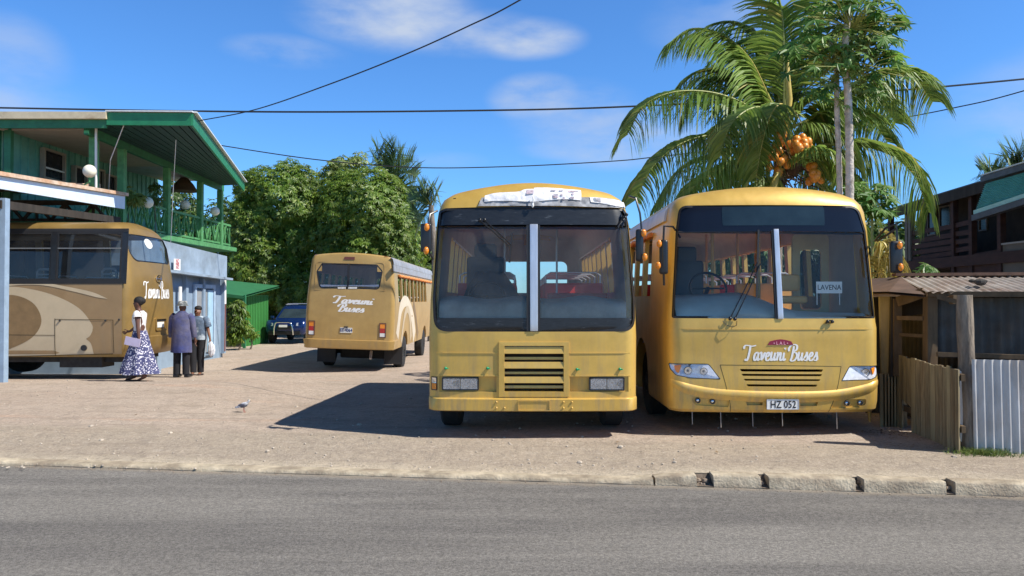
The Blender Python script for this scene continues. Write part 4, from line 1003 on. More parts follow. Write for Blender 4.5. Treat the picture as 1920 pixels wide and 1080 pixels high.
# LAVENA card
mc = lambda u, v, o: Vector((u, .42+o, v))
def LRd(px, py, d): p = at(px, py, YR+d); return (p.x-XR, p.z)
ca, cb = LRd(1530.5, 550, .42), LRd(1579, 528, .42)
k = MB(); k.prism([ca, (cb[0], ca[1]), cb, (ca[0], cb[1])], mc, 0, .004); cd = k.build('destination_card', WHITE2, br_); tag(cd, 'white card reading LAVENA')
k = MB(); k.tube([(ca[0]+.01, .425, ca[1]-.14), (ca[0]+.01, .425, ca[1])], .006, 5); k.tube([(cb[0]-.03, .425, ca[1]-.14), (cb[0]-.03, .425, ca[1])], .006, 5); k.build('card_legs', WHITE, cd)
textmesh('LAVENA', .088, mc, (ca[0]+cb[0])/2, (ca[1]+cb[1])/2-.002, -.003, 'card_text', INK, cd, bold=.0005, xs=.88)
# roof gutters and rolled blinds
def gutter_and_blinds(root, S_, y0, y1, sides=(-1, 1), zt=2.60, mat=ROOFG, cur=ORANGE):
    for s in sides:
        mp_ = S_.mapL() if s < 0 else S_.mapR(); k = MB()
        k.panel([(y0-.9, zt-.03), (y1, zt-.03), (y1, zt+.14), (y0-.9, zt+.14)], mp_, -.03, -.002, 30, 3); k.build('roof_gutter', mat, root, smooth=30)
        c = MB(); pts = []
        for i in range(60):
            y = lerp(y0, y1, i/59); pts.append(mp_(y, zt-.12-.018*abs(math.sin(i*.72)), -.02))
        c.tube(pts, [.035+.012*math.sin(i*1.44) for i in range(60)], 7); c.build('rolled_blind', cur, root, smooth=60)
gutter_and_blinds(br_, SR, 1.5, 8.2, zt=2.58, mat=M('pale gutter', (.55, .56, .60), rough=.5, metal=.2, var=.15))
gutter_and_blinds(bus, S, 1.5, 6.7, zt=2.58)
for yy in (2.1, 6.3):
    for s in (-1, 1): wheel(br_, s*1.03, yy, .46+zg(XR, YR+yy), .46, .27)
k = MB(); k.box((0, 4.4, .5), (1.5, 7.9, .22)); k.tube([(-1, 2.1, .44), (1, 2.1, .44)], .08, 8); k.build('chassis', CHASSIS, br_)
k = MB()
for (a, y1_) in ((448, 805), (643, 825), (862, 815), (1067, 812), (1453, 835)):
    u, v = LR(*Z8(a, 715)); w_ = LR(*Z8(a, y1_))[1]; k.tube([(u, SR.front(u, .4)+.06, v+.05), (u+.002, SR.front(u, .4)+.05, w_)], .005, 6)
k.build('hanging_strap', M('strap', (.30, .27, .24), rough=.7), br_)
# ---- the bus at the back, seen from behind, leaning a little on soft ground
def Z4(a, b): return (400+a/3.857, 440+b/3.857)
YB = 20.2; ZB = zg(-4.5, 21.5)-.02; XB = at(651, 650, YB).x
SB = Spec([(.66, 1.155, .0, 0, 0), (.80, 1.165, 0, 0, 0), (1.5, 1.185, 0, 0, 0), (2.0, 1.175, .02, 0, 0), (2.7, 1.12, .06, .04, 0), (3.0, 1.10, .085, .08, .5), (3.09, 1.07, .12, .1, 1), (3.13, 1.0, .18, .14, 1)],
          9.2, .08, bow=.04, r=.12)
bb = thing('city_bus', 'dusty gold bus seen from behind with orange blinds rolled up along its open side windows', 'bus', (XB, YB, ZB), group='gold buses in the yard')
bb.rotation_euler = (0, R(1.9), 0)
mB = SB.mapF(); cB, sB = math.cos(R(1.9)), math.sin(R(1.9))
def LB(px, py):
    p = at(px, py, YB); x, z = p.x-XB, p.z-ZB; return (x*cB-z*sB, x*sB+z*cB)
def LBP(pts): return [LB(*p) for p in pts]
wb = rpoly(LBP([Z4(738, 268), Z4(780, 262), Z4(782, 203), Z4(1180, 215), Z4(1178, 262), Z4(1222, 266), Z4(1200, 393), Z4(770, 385)]), [.01, .002, .01, .01, .002, .01, .07, .07], 4)
wbo = rpoly(LBP([Z4(740, 262), Z4(780, 203), Z4(1180, 214), Z4(1222, 262), Z4(1198, 396), Z4(764, 388)]), [.05, .02, .02, .05, .10, .10], 5)
cut = MB(); cut.prism(wbo, flat, -.3, .35)
side_cut = MB()
for s in (-1, 1):
    for k_ in range(8): side_cut.box((s*1.2, 1.05+k_*.80, 2.30), (.5, .66, .74))
fcut = MB(); fcut.prism(rrect(-1.0, 1.75, 1.0, 2.75, .12), lambda u, v, o: Vector((u, 9.2+o, v)), -.45, .3)
arch = MB()
for yy in (2.2, 6.7): arch.tube([(-1.4, yy, .52), (-.85, yy, .52)], .58, 24); arch.tube([(.85, yy, .52), (1.4, yy, .52)], .58, 24)
body_shell(SB, bb, GOLD2, INNER, [cut, side_cut, fcut, arch], floor=1.05, dz=.07)
k = MB(); k.frame(wbo, inset(wbo, .03), mB, -.006, .03); wf = k.build('rear_window_frame', RUBBER, bb, smooth=60)
k = MB(); k.panel(inset(wbo, .015), mB, .012, None, 12, 10); k.build('rear_window_pane', GLASSD, bb, smooth=60)
u, v = LB(*Z4(972, 300)); k = MB(); k.prism([(u-.022, LB(*Z4(972, 390))[1]), (u+.022, LB(*Z4(972, 390))[1]), (u+.022, LB(*Z4(972, 210))[1]), (u-.022, LB(*Z4(972, 210))[1])], mB, -.01, .03); k.build('window_bar', RUBBER, wf)
for pts in ((Z4(732, 262), Z4(778, 262), Z4(778, 205), Z4(738, 205)), (Z4(1182, 268), Z4(1226, 270), Z4(1222, 216), Z4(1182, 214))):
    k = MB(); k.prism(LBP(pts), mB, -.004, .03); k.build('window_corner_patch', GOLD2, wf)
k = MB(); k.panel(LBP([Z4(765, 376), Z4(1200, 384), Z4(1206, 362), Z4(756, 350)]), mB, .004, .010, 12, 2); k.build('window_sill_strip', M('pale bluish strip', (.45, .50, .58), rough=.5), wf)
# shallow pressed frame round the window
k = MB(); o_ = rpoly(LBP([Z4(728, 400), Z4(735, 190), Z4(1235, 200), Z4(1240, 408)])[::-1], [.02, .12, .12, .02], 5); k.frame(o_, inset(o_, .018), mB, -.010, .004); k.build('window_surround', GOLD2, bb, smooth=40)
k = MB(); p = [Z4(940, 178), Z4(1018, 180), Z4(1018, 160), Z4(945, 158)]; k.prism(LBP(p), mB, -.012, .01); k.build('roof_lamp', M('faded maroon lens', (.16, .05, .03), rough=.4), bb)
for a in ((712, 150, 735, 138), (1228, 162, 1252, 152)): k = MB(); k.prism(LBP([Z4(a[0], a[1]), Z4(a[2], a[1]), Z4(a[2], a[3]), Z4(a[0], a[3])]), mB, -.008, .01); k.build('marker_lamp', M('brown lens', (.2, .10, .03), rough=.4), bb)
# name in brush letters over two lines
u, v = LB(*Z4(872, 493)); s1 = LB(*Z4(0, 455))[1]-LB(*Z4(0, 490))[1]; wd = LB(*Z4(1118, 0))[0]-LB(*Z4(838, 0))[0]
k = MB(); script(k, 'Taveuni', mB, u, v, s1*.8, wfac=.21, slant=.25, off=-.004, hscale=wd/script_width('Taveuni', s1*.8), rot=-.02); k.build('lettering', WHITE2, bb)
u, v = LB(*Z4(900, 553)); wd = LB(*Z4(1078, 0))[0]-LB(*Z4(885, 0))[0]
k = MB(); script(k, 'Buses', mB, u, v, s1*.8, wfac=.21, slant=.25, off=-.004, hscale=wd/script_width('Buses', s1*.8)*.97, rot=-.02); k.build('lettering', WHITE2, bb)
textmesh('BULA VATEVIA'[:4]+'  '+'VINAKA', .055, mB, LB(*Z4(970, 0))[0], LB(*Z4(0, 384))[1], -.008, 'window_text', WHITE2, wf, bold=.001) if False else None
k = MB(); random.seed(5)
for (a, b) in ((898, 950), (968, 1032)):                        # small illegible white transfer under the window
    x = a
    while x < b:
        w_ = random.uniform(5, 8); k.prism(LBP([Z4(x, 391), Z4(x+w_, 391), Z4(x+w_, 378), Z4(x, 378)]), mB, -.008, -.006); x += w_+2.5
k.build('window_transfer', WHITE2, wf)
# tail lamps
for (a, b, c, d) in ((682, 622, 735, 726), (1197, 640, 1250, 745)):
    P = LBP([Z4(a, d), Z4(c, d), Z4(c, b), Z4(a, b)]); (x0, z0), (x1, z1) = P[0], P[2]
    k = MB(); k.frame(rrect(x0, z0, x1, z1, .01, 2), rrect(x0+.02, z0+.02, x1-.02, z1-.02, .008, 2), mB, -.02, .01); h = k.build('tail_light', M('lamp rim', (.12, .06, .04), rough=.5), bb)
    zz = [z0+.02, lerp(z0, z1, .30), lerp(z0, z1, .62), z1-.02]
    for i, mt in enumerate((WHITE, REDL, AMBER)):
        k = MB(); k.prism([(x0+.02, zz[i]+.003), (x1-.02, zz[i]+.003), (x1-.02, zz[i+1]), (x0+.02, zz[i+1])], mB, -.012, .0); k.build(('reverse_lens', 'red_lens', 'amber_lens')[i], mt, h)
# plate
pa, pb = LB(*Z4(916, 708)), LB(*Z4(1006, 674)); k = MB(); k.prism([pa, (pb[0], pa[1]), pb, (pa[0], pb[1])], mB, -.014, -.004); pt = k.build('number_plate', PLATE, bb)
textmesh('ET 4064', .125, mB, (pa[0]+pb[0])/2, (pa[1]+pb[1])/2, -.017, 'plate_text', PLATEB, pt, bold=.003, xs=.78)
k = MB(); u, v = LB(*Z4(960, 668)); k.box((u, SB.front(u, v)-.02, v), (.10, .05, .035)); k.build('plate_lamp', RUBBER, bb, bevel=.006)
# bumper with a ledge
k = MB(); rg = []
za, zb_ = LB(*Z4(960, 822))[1], LB(*Z4(960, 762))[1]
for z, o, w_ in ((za-.02, .03, 1.17), (za, -.02, 1.185), (zb_-.02, -.05, 1.21), (zb_, -.05, 1.21), (zb_+.012, .01, 1.19)):
    rg.append([Vector((x, SB.front(max(-1.14, min(1.14, x)), 1.0)+o+(.04 if abs(x) > 1.15 else 0), z)) for x in [lerp(-w_, w_, i/30) for i in range(31)]]+[Vector((w_, .8, z)), Vector((w_-.06, .8, z)), Vector((-w_+.06, .8, z)), Vector((-w_, .8, z))])
k.rings(rg); k.build('bumper', GOLD2, bb, smooth=25)
mBR = SB.mapR()
def ribbon(mb, pts, mp, wds, off):
    P = spline([Vector((*p, 0)) for p in pts], 8); n = len(P); L_ = []; R_ = []
    for i, p in enumerate(P):
        d = (P[min(i+1, n-1)]-P[max(i-1, 0)]).normalized(); f = i/(n-1)*(len(wds)-1); j = min(int(f), len(wds)-2); w_ = lerp(wds[j], wds[j+1], f-j)/2
        q_ = Vector((-d.y, d.x, 0))*w_; L_.append(mp(p.x+q_.x, p.y+q_.y, off)); R_.append(mp(p.x-q_.x, p.y-q_.y, off))
    mb.add(L_+R_, [(i, i+1, n+i+1, n+i) for i in range(n-1)])
k = MB(); k.panel([(.15, .72), (9.0, .72), (9.0, 1.86), (.15, 1.86)], mBR, -.003, None, 40, 10); k.build('side_panel', M('brown side paint', (.30, .19, .09), rough=.45, var=.12, vs=2), bb, smooth=60) if False else None
k = MB(); ribbon(k, [(.7, 1.0), (1.1, 1.75), (2.2, 1.95), (3.4, 1.5), (4.2, .8)], mBR, [.5, .4, .3, .4, .5], -.004); k.build('side_stripe', CREAMSW, bb)
k = MB(); ribbon(k, [(1.5, .8), (1.8, 1.5), (2.4, 1.72), (3.0, 1.4), (3.4, .8)], mBR, [.25, .25, .2, .25, .3], -.006); k.build('side_stripe', TAN, bb)
k = MB(); ribbon(k, [(3.6, 1.9), (4.4, 1.3), (5.0, .78)], mBR, [.3, .2, .35], -.006); k.build('side_stripe', BROWNSW, bb)
gutter_and_blinds(bb, SB, .9, 8.6, sides=(1,), zt=2.78, mat=ROOFG)
k = MB(); k.panel([(.1, 2.93), (9.0, 2.93), (9.0, 3.12), (.1, 3.12)], mBR, -.012, -.002, 20, 3); k.build('roof_skin', ROOFG, bb, smooth=30)
k = MB(); k.box((0, 4.6, 1.09), (2.1, 8.6, .04)); k.build('cabin_floor', FLOORM, bb)
for i in range(8): seat_row(bb, 1.0+i*.95, 1.08, GREYV if i % 2 else REDV, handle=WHITE, face=1)
for s in (-1, 1):
    for yy in (2.2, 6.7): wheel(bb, s*1.02, yy, .46+zg(XB, YB+yy)-ZB, .47, .28, WHITE if s > 0 else RIM)
k = MB(); k.box((0, 4.6, .78), (1.6, 8.4, .3)); k.tube([(-1, 2.2, .48), (1, 2.2, .48)], .1, 8); k.sphere((0, 2.2, .48), .2, 10, 8); k.build('chassis', CHASSIS, bb)
for s in (-1, 1): k = MB(); k.box((s*.95, 1.55, .42), (.52, .03, .50)); k.build('gap_shade_flap', RUBBER, bb)  # flaps added to fill the bright gap under the bus with dark
k = MB(); k.box((0, 3.2, .50), (1.3, 2.6, .45)); k.build('gap_shade_box', CHASSIS, bb, bevel=.05)  # box added to keep the gap under the bus as dark as shade
k = MB(); k.tube([(.55, .35, .60), (.58, .1, .42)], .035, 8); k.build('exhaust_pipe', RIM, bb, smooth=60)

# ---- the bronze bus under the canopy on the left: side to the street, back to the right
def Z2(a, b): return (a/3.273, 400+b/3.273)
YS = 16.0; XL = -8.08; ZL = zg(-9, 16)-.03; HW = 1.10
lb = thing('city_bus', 'bronze coach half under the blue edged canopy, its tall back turned to the people', 'bus', (XL, YS+HW, ZL), R(90), group='gold buses in the yard')
SL = Spec([(.50, 1.075, .08, 0, 0), (.58, 1.095, .02, 0, 0), (.85, 1.105, -.02, 0, 0), (1.0, 1.105, 0, 0, 0), (1.9, 1.10, .03, 0, 0), (2.2, 1.09, .05, .02, 0), (2.9, 1.05, .16, .04, 0), (3.08, 1.03, .24, .08, .3), (3.20, 1.0, .33, .1, .6), (3.29, .94, .44, .14, .85), (3.34, .84, .58, .18, 1)],
          9.4, .07, bow=.10, r=.24)
mLL = SL.mapL(); mLF = SL.mapF()
def LS(px, py):                                                   # near side plane -> (local y, z)
    p = at(px, py, YS+.03); return (XL-p.x, p.z-ZL)
def LT(px, py):                                                   # rear face -> (local x, z)
    p = atX(px, py, XL-.06); return (p.y-(YS+HW), p.z-ZL)
wz1, wz0 = LS(0, 437)[1], LS(0, 523.5)[1]
sideW = []
xa = [LS(230, 0)[0], LS(112, 0)[0]]; xb_ = [LS(99, 0)[0], LS(-30, 0)[0]]; xc_ = [LS(-44, 0)[0], LS(-170, 0)[0]]; xd_ = [LS(-184, 0)[0], LS(-300, 0)[0]]
cut = MB()
for a, b in (xa, xb_, xc_, xd_):
    if b < 9.0: cut.box((-1.1, (a+b)/2, (wz0+wz1)/2), (.5, b-a, wz1-wz0))
    if b < 9.0: cut.box((1.1, (a+b)/2, (wz0+wz1)/2), (.5, b-a, wz1-wz0))
rw = rpoly([LT(*Z2(a, b)) for a, b in ((848, 108), (985, 130), (1015, 175), (1024, 320), (885, 302), (862, 240))], [.06, .08, .08, .10, .14, .12], 5)
rwx = [(p[0], p[1]) for p in rw]; cx_ = sum(p[0] for p in rw)/len(rw)
# the window is as wide as the tail: mirror the nearer half so both corners match
z1w = max(p[1] for p in rw); z0w = min(p[1] for p in rw); rwin = rrect(-.92, z0w+.03, .92, z1w-.06, [.28, .22, .2, .16], 7)
rcut = MB(); rcut.prism(rwin, flat, -.4, .6)
arch = MB(); arch.tube([(-1.5, 3.6, .45), (-.85, 3.6, .45)], .60, 24)
body_shell(SL, lb, BRONZE, INNER, [cut, rcut, arch], floor=1.2, dz=.08)
k = MB(); k.frame(rwin, inset(rwin, .03), mLF, -.006, .03); f = k.build('rear_window_frame', RUBBER, lb, smooth=60)
k = MB(); k.panel(inset(rwin, .014), mLF, .010, None, 12, 10); k.build('rear_window_pane', GLASSD, lb, smooth=60)
k = MB(); u, v = LT(*Z2(945, 187)); k.prism([(u+.16*math.cos(a), v+.11*math.sin(a)) for a in [2*math.pi*i/16 for i in range(16)]], mLF, .002, .004); k.build('window_sticker', WHITE, lb)
# side skin in duller bronze with big curved bands
k = MB(); y0 = LS(235, 0)[0]
k.panel([(y0, .56), (9.1, .56), (9.1, wz0-.02), (y0, wz0-.02)], mLL, -.004, None, 40, 12); sk = k.build('side_skin', BRONZE_SIDE, lb, smooth=60)
def sw_(pts, mat, off):
    P = [LS(*Z2(*p)) for p in pts]; bm = bmesh.new(); vs = [bm.verts.new((p[0], p[1], 0)) for p in P]; f = bm.faces.new(vs); bmesh.ops.triangulate(bm, faces=[f])
    for _ in range(3): bmesh.ops.subdivide_edges(bm, edges=[e for e in bm.edges if e.calc_length() > .25], cuts=1, use_grid_fill=False); bmesh.ops.triangulate(bm, faces=bm.faces[:])
    bm.verts.ensure_lookup_table(); bm.verts.index_update(); k = MB(); k.add([mLL(v.co.x, v.co.y, off) for v in bm.verts], [[v.index for v in f.verts] for f in bm.faces]); bm.free()
    return k.build('curved_band', mat, lb, smooth=60)
def sp2(pts, n=8): return [(p.x, p.y) for p in spline([Vector((*p, 0)) for p in pts], n)]
sw_(sp2([(-300, 700), (-120, 520), (30, 452), (220, 470), (380, 520), (500, 590), (570, 680), (575, 720)])+sp2([(575, 720), (560, 750), (535, 770)])[1:]+sp2([(535, 770), (565, 800), (580, 862)])[1:]+[(345, 872), (30, 878), (-200, 878), (-300, 878)], TAN, -.008)
sw_(sp2([(-300, 560), (-150, 470), (30, 420), (200, 420), (340, 435)])+sp2([(340, 435), (560, 480), (668, 524)])[1:]+sp2([(668, 524), (600, 515), (450, 478), (250, 440), (30, 450), (-150, 500), (-300, 600)])[1:], TAN, -.010)
sw_(sp2([(-60, 560), (30, 505), (130, 510), (220, 560), (262, 650), (235, 730), (160, 790), (30, 842), (-60, 850), (-180, 800), (-200, 680), (-140, 600)]), BROWNSW, -.012)
k = MB()
for pts in (((345, 645), (345, 874)), ((345, 650), (700, 655)), ((700, 655), (704, 855)), ((40, 745), (345, 748)), ((20, 878), (700, 862))):
    seam(k, [LS(*Z2(*p)) for p in (pts[0], ((pts[0][0]+pts[1][0])/2, (pts[0][1]+pts[1][1])/2), pts[1])], mLL, .012, -.014)
k.build('panel_gap', SEAM, sk)
for (a, b) in ((376, 658), (655, 657), (738, 652)): k = MB(); k.sphere(mLL(*LS(*Z2(a, b)), -.02), .022, 8, 6); k.build('panel_lock', RUBBER, sk)
k = MB(); k.tube([mLL(*LS(*Z2(523, 825)), -.0), mLL(*LS(*Z2(523, 825)), -.035)], .062, 16); k.build('fuel_cap', RUBBER, sk, smooth=40)
# windows of the side, set in a black band
k = MB(); k.frame([(y0-.08, wz0-.10), (9.1, wz0-.10), (9.1, wz1+.10), (y0-.08, wz1+.10)], [(xa[0]-.02, wz0), (9.09, wz0), (9.09, wz1), (xa[0]-.02, wz1)], mLL, -.006, -.002); k.build('window_band', BLACK, lb)
for (a, b) in ((xa[1], xb_[0]), (xb_[1], xc_[0]), (xc_[1], xd_[0])):
    k = MB(); k.panel([(a+.02, wz0-.01), (b-.02, wz0-.01), (b-.02, wz1+.01), (a+.02, wz1+.01)], mLL, -.016, -.002, 2, 6); k.build('window_pillar', BLACK, lb)
for i, (a, b) in enumerate((xa, xb_, xc_, xd_)):
    if b > 9.0: continue
    k = MB(); P = rrect(a-.02, wz0-.02, b+.02, wz1+.02, .02, 2); k.frame(P, inset(P, .035), mLL, -.012, .03); f = k.build('side_window_frame', RUBBER, lb)
    k = MB(); k.panel(rrect(a, wz0, b, wz1, .01, 2), mLL, .012, None, 8, 6); k.build('side_window_pane', GLASSD, lb, smooth=60)
    zm = LS(0, 465.5)[1]; k = MB(); k.panel([(a, zm-.012), (b, zm-.012), (b, zm+.012), (a, zm+.012)], mLL, -.006, .02, 8, 2); k.build('sliding_rail', M('dull rail', (.16, .17, .18), rough=.5), f)
k = MB()
P = [(y0-.08, wz0-.10), (9.1, wz0-.10), (9.1, wz0-.015), (y0-.08, wz0-.015)]; k.panel(P, mLL, -.012, -.002, 30, 2)
P = [(y0-.08, wz1+.03), (9.1, wz1+.03), (9.1, wz1+.10), (y0-.08, wz1+.10)]; k.panel(P, mLL, -.012, -.002, 30, 2); k.build('window_surround', RUBBER, lb)
for (a, b) in ((247, 368), (650, 365), (-60, 368)):                                 # white seat handles at the glass
    y, z = LS(*Z2(a, b)); h = MB(); h.tube([(-.93, y-.15, z-.18), (-.93, y-.15, z+.04), (-.93, y-.09, z+.09), (-.93, y+.09, z+.09), (-.93, y+.15, z+.04), (-.93, y+.15, z-.18)], .03, 8)
    h.box((-.93, y, z-.02), (.03, .26, .03)); h.box((-.93, y, z-.10), (.03, .26, .03)); h.build('seat_handle', WHITE, lb, smooth=60)
for i in range(7): seat_row(lb, .9+i*1.1, 1.22, GREYV, handle=WHITE, face=1, wid=.8, xc=.52)
k = MB(); k.box((0, 4.7, 1.24), (1.95, 8.8, .04)); k.build('cabin_floor', FLOORM, lb)
# tail: name, vent, plate pocket, bumper step
u, v = LT(*Z2(886, 520)); u2 = LT(*Z2(1036, 525))[0]; sz = (LT(*Z2(960, 470))[1]-LT(*Z2(960, 527))[1])*.92
k = MB(); script(k, 'Taveuni Buses', mLF, u, v, sz, wfac=.17, slant=.10, off=-.006, hscale=(u2-u)/script_width('Taveuni Buses', sz)); k.build('lettering', WHITE2, lb)
k = MB(); u, v = LT(*Z2(968, 402)); k.tube([mLF(u, v, -.02)+Vector((.12*math.cos(a), 0, .075*math.sin(a))) for a in [2*math.pi*i/20 for i in range(21)]], .012, 6, False); k.tube([mLF(u-.1, v, -.02), mLF(u+.1, v, -.02)], .014, 6); k.build('maker_emblem', CHROME, lb, smooth=60)
a, b = LT(*Z2(940, 715)), LT(*Z2(1003, 648)); k = MB(); P = rrect(a[0]-.03, a[1]-.02, b[0]+.03, b[1]+.04, .04, 3); k.frame(P, inset(P, .035), mLF, -.03, .0); h = k.build('plate_pocket', BRONZE, lb, smooth=40)
k = MB(); k.prism([(a[0]+.06, a[1]+.05), (b[0]-.10, a[1]+.05), (b[0]-.10, b[1]-.06), (a[0]+.06, b[1]-.06)], mLF, -.012, -.004); k.build('number_plate', PLATE, h)
k = MB(); k.prism([(a[0], b[1]-.05), (b[0], b[1]-.05), (b[0], b[1]), (a[0], b[1])], mLF, -.006, -.003); k.build('pocket_recess', RUBBER, h)
k = MB(); z_ = LT(*Z2(960, 745))[1]; vs = []
for d, o in ((0, .0), (-.02, -.045), (-.16, -.05), (-.34, -.03), (-.42, .02)):
    for i in range(41): x = lerp(-1.08, 1.08, i/40); vs.append(mLF(x, max(.52, z_+d), o))
k.add(vs, [(j*41+i, j*41+i+1, (j+1)*41+i+1, (j+1)*41+i) for j in range(4) for i in range(40)]); k.build('bumper', BRONZE, lb, smooth=50)
k = MB(); k.tube([mLF(-1.0, z, -.012) for z in (2.55, 2.85)], .03, 6); k.build('marker_lamp', RUBBER, lb)
for s in (-1, 1):
    for yy in (3.6, 8.2): wheel(lb, s*.93, yy, .49, .49, .28)
k = MB(); k.box((0, 4.7, .55), (1.7, 8.6, .35)); k.tube([(-1, 3.6, .5), (1, 3.6, .5)], .12, 8); k.box((-.7, 1.2, .42), (.5, .9, .3)); k.box((-.9, 6.2, .42), (.4, 1.3, .34)); k.build('chassis', CHASSIS, lb)
k = MB(); k.panel([(LS(*Z2(745, 0))[0], 3.22), (5.0, 3.22), (5.0, 3.34), (LS(*Z2(745, 0))[0], 3.34)], mLL, -.004, None, 14, 2); k.build('roof_edge_rust', M('rusty roof edge', (.33, .22, .15), rough=.8, var=.3, vs=6, col2=(.5, .42, .33)), lb) if False else None

# ---- blue four-wheel drive at the far end of the yard
YV = 33.4; xv = at(533, 640, YV).x; zv = zg(xv, YV)
car = thing('parked_car', 'dark blue four wheel drive with a bull bar, half hidden by the rear bus', 'car', (xv, YV, zv))
CB = M('blue car paint', (.006, .024, .11), rough=.25, metal=.3, var=.08, coat=.6)
SV = Spec([(.42, .80, .06, .1, 0), (.55, .88, 0, .02, 0), (.80, .90, -.01, 0, 0), (.98, .885, .05, 0, 0), (1.05, .86, .16, .02, 0)], 4.6, .03, bow=.10, r=.2)
k = MB(); SV.solid(k); bd_ = k.build('body', CB, car, smooth=40)
SC_ = Spec([(1.04, .80, 1.10, .10, 0), (1.10, .80, 1.16, .12, 0), (1.55, .68, 1.75, .35, 0), (1.66, .62, 1.95, .5, 1)], 4.6, .03, bow=.08, r=.14)
k = MB(); SC_.solid(k); k.build('cabin', CB, car, smooth=40)
mv = SV.mapF(); mc_ = SC_.mapF()
k = MB(); k.panel([(-.70, 1.12), (.70, 1.12), (.60, 1.52), (-.60, 1.52)], mc_, -.006, .0, 10, 6); k.build('windscreen', M('car glass', (.03, .045, .05), rough=.06, var=.3, vs=2, spec=.9), car, smooth=60)
for s in (-1, 1):
    k = MB(); k.prism(rpoly([(s*.50, .80), (s*.82, .80), (s*.84, .93), (s*.52, .93)], .03, 3), mv, -.012, .02); k.build('headlight', LENSG if False else M('car lamp', (.45, .48, .5), rough=.15, metal=.4), car, smooth=40)
    k = MB(); k.box((s*.93, 1.25, 1.15), (.16, .10, .13)); k.build('side_mirror', CB, car, bevel=.03)
    k = MB(); k.tube([(s*.56, 2.1, 1.72), (s*.56, 4.0, 1.72)], .022, 6); k.build('roof_rail', ALU, car)
    for yy in (.9, 3.6): wheel(car, s*.80, yy, .38, .38, .22)
k = MB()
for y in (2.4, 3.2): k.tube([(-.58, y, 1.75), (.58, y, 1.75)], .02, 6)
k.build('roof_rack', ALU, car)
k = MB(); k.tube([(-.42, -.10, .42), (-.40, -.16, .70), (-.34, -.17, .92), (-.26, -.17, .96), (.26, -.17, .96), (.34, -.17, .92), (.40, -.16, .70), (.42, -.10, .42)], .03, 8); k.build('bull_bar', CHROME, car, smooth=60)
k = MB(); k.box((0, -.02, .72), (.62, .05, .16)); k.build('grille', BLACK, car, bevel=.02); k = MB(); k.box((0, -.19, .80), (.36, .012, .10)); k.build('number_plate', PLATE, car)
k = MB(); k.box((0, .02, .50), (1.4, .12, .16)); k.build('lower_bumper', BLACK, car, bevel=.03)
# ------------------------------------------------------------------ colours of the buildings
GRN = M('dark green paint', (.025, .17, .075), rough=.55, var=.25, vs=6)
GRNB = M('bright green paint', (.018, .20, .085), rough=.5, var=.18, vs=4)
GRNL = M('rail green paint', (.09, .28, .10), rough=.6, var=.25, vs=8)
MINT = M('mint wall boards', (.15, .42, .33), rough=.7, var=.12, vs=3, col2=(.11, .33, .27))
MINTL = M('pale mint boards', (.30, .52, .36), rough=.7, var=.12, vs=3)
SKYB = M('pale blue render', (.25, .335, .44), rough=.8, var=.12, vs=3, col2=(.27, .35, .44), m2=.6)
SKYB2 = M('blue grey parapet', (.30, .38, .47), rough=.85, var=.15, vs=2.5, col2=(.22, .27, .32), m2=.55)
FASC = M('light blue fascia', (.66, .78, .92), rough=.6, var=.06, vs=3, col2=(.58, .70, .86), m2=.66)
CREAMG = M('cream gutter', (.66, .56, .38), rough=.6, var=.12, vs=5, col2=(.40, .29, .18), m2=.66)
RUSTY = M('rusty orange edge', (.55, .33, .20), rough=.8, var=.2, vs=6, col2=(.66, .52, .40))
DKWOOD = M('dark timber', (.035, .028, .022), rough=.85, var=.4, vs=10, stretch=(1, 1, .2))
BEIGE = M('beige ceiling', (.46, .42, .34), rough=.8, var=.1)
WINDK = M('dark window', (.02, .02, .022), rough=.2, var=.4, vs=2, spec=.3)
GLOBE = M('cream globe', (.86, .82, .66), rough=.3, var=.06)
REDBR = M('red brown timber', (.055, .024, .019), rough=.8, var=.3, vs=8, stretch=(.4, .4, 1))
DKWALL = M('dark stained wall', (.028, .021, .018), rough=.85, var=.3, vs=5)
GREYW = M('grey brown wall', (.16, .145, .125), rough=.85, var=.15, vs=2.5)
TEAL = M('teal iron', (.16, .52, .52), rough=.55, var=.12, vs=4)
TEALL = M('pale teal edge', (.42, .72, .70), rough=.5, var=.08)
ROOFD = M('dark roof iron', (.10, .11, .13), rough=.6, metal=.2, var=.3, vs=4)
WHT = M('white roof edge', (.70, .74, .78), rough=.5, var=.1)
GALV = M('galvanised iron', (.54, .53, .52), rough=.5, metal=.25, var=.25, vs=4, stretch=(1, 1, .35), col2=(.36, .29, .23), m2=.52, soft=.1)
GALVD = M('weathered iron in painted shade', (.055, .058, .055), rough=.7, metal=.1, var=.35, vs=4, col2=(.07, .055, .04), m2=.5)  # base darkened to paint in the shade inside the shack
GALVR = M('roof iron sheets', (.44, .39, .34), rough=.55, metal=.25, var=.25, vs=3, col2=(.26, .16, .11), m2=.55, soft=.12)
BOARD = M('weathered boards', (.30, .245, .14), rough=.9, var=.35, vs=9, stretch=(1.5, 1.5, .25), col2=(.17, .12, .065), m2=.55, bump=.4, bs=20)
BOARDL = M('pale ply board', (.32, .265, .15), rough=.9, var=.25, vs=6, stretch=(1.5, 1.5, .3), col2=(.25, .19, .11), m2=.6)
LOG = M('old pole', (.25, .20, .15), rough=.95, var=.4, vs=12, stretch=(1.2, 1.2, .3), bump=.9, bs=25, col2=(.09, .07, .055), m2=.55)
BRWOOD = M('brown post', (.13, .085, .045), rough=.9, var=.35, vs=10, stretch=(1, 1, .25))

# ---- green two-storey house with a veranda
gh = thing('veranda_house', 'two storey building with a green timber veranda above a pale blue ground floor', 'building', (-10.6, 20, -.1))
XP = -10.6; XW = -12.7; XE = -9.78
def B(mb, name, mat, parent=gh, **k): return mb.build(name, mat, parent, world=True, **k)
za = 5.80; zb = 5.62
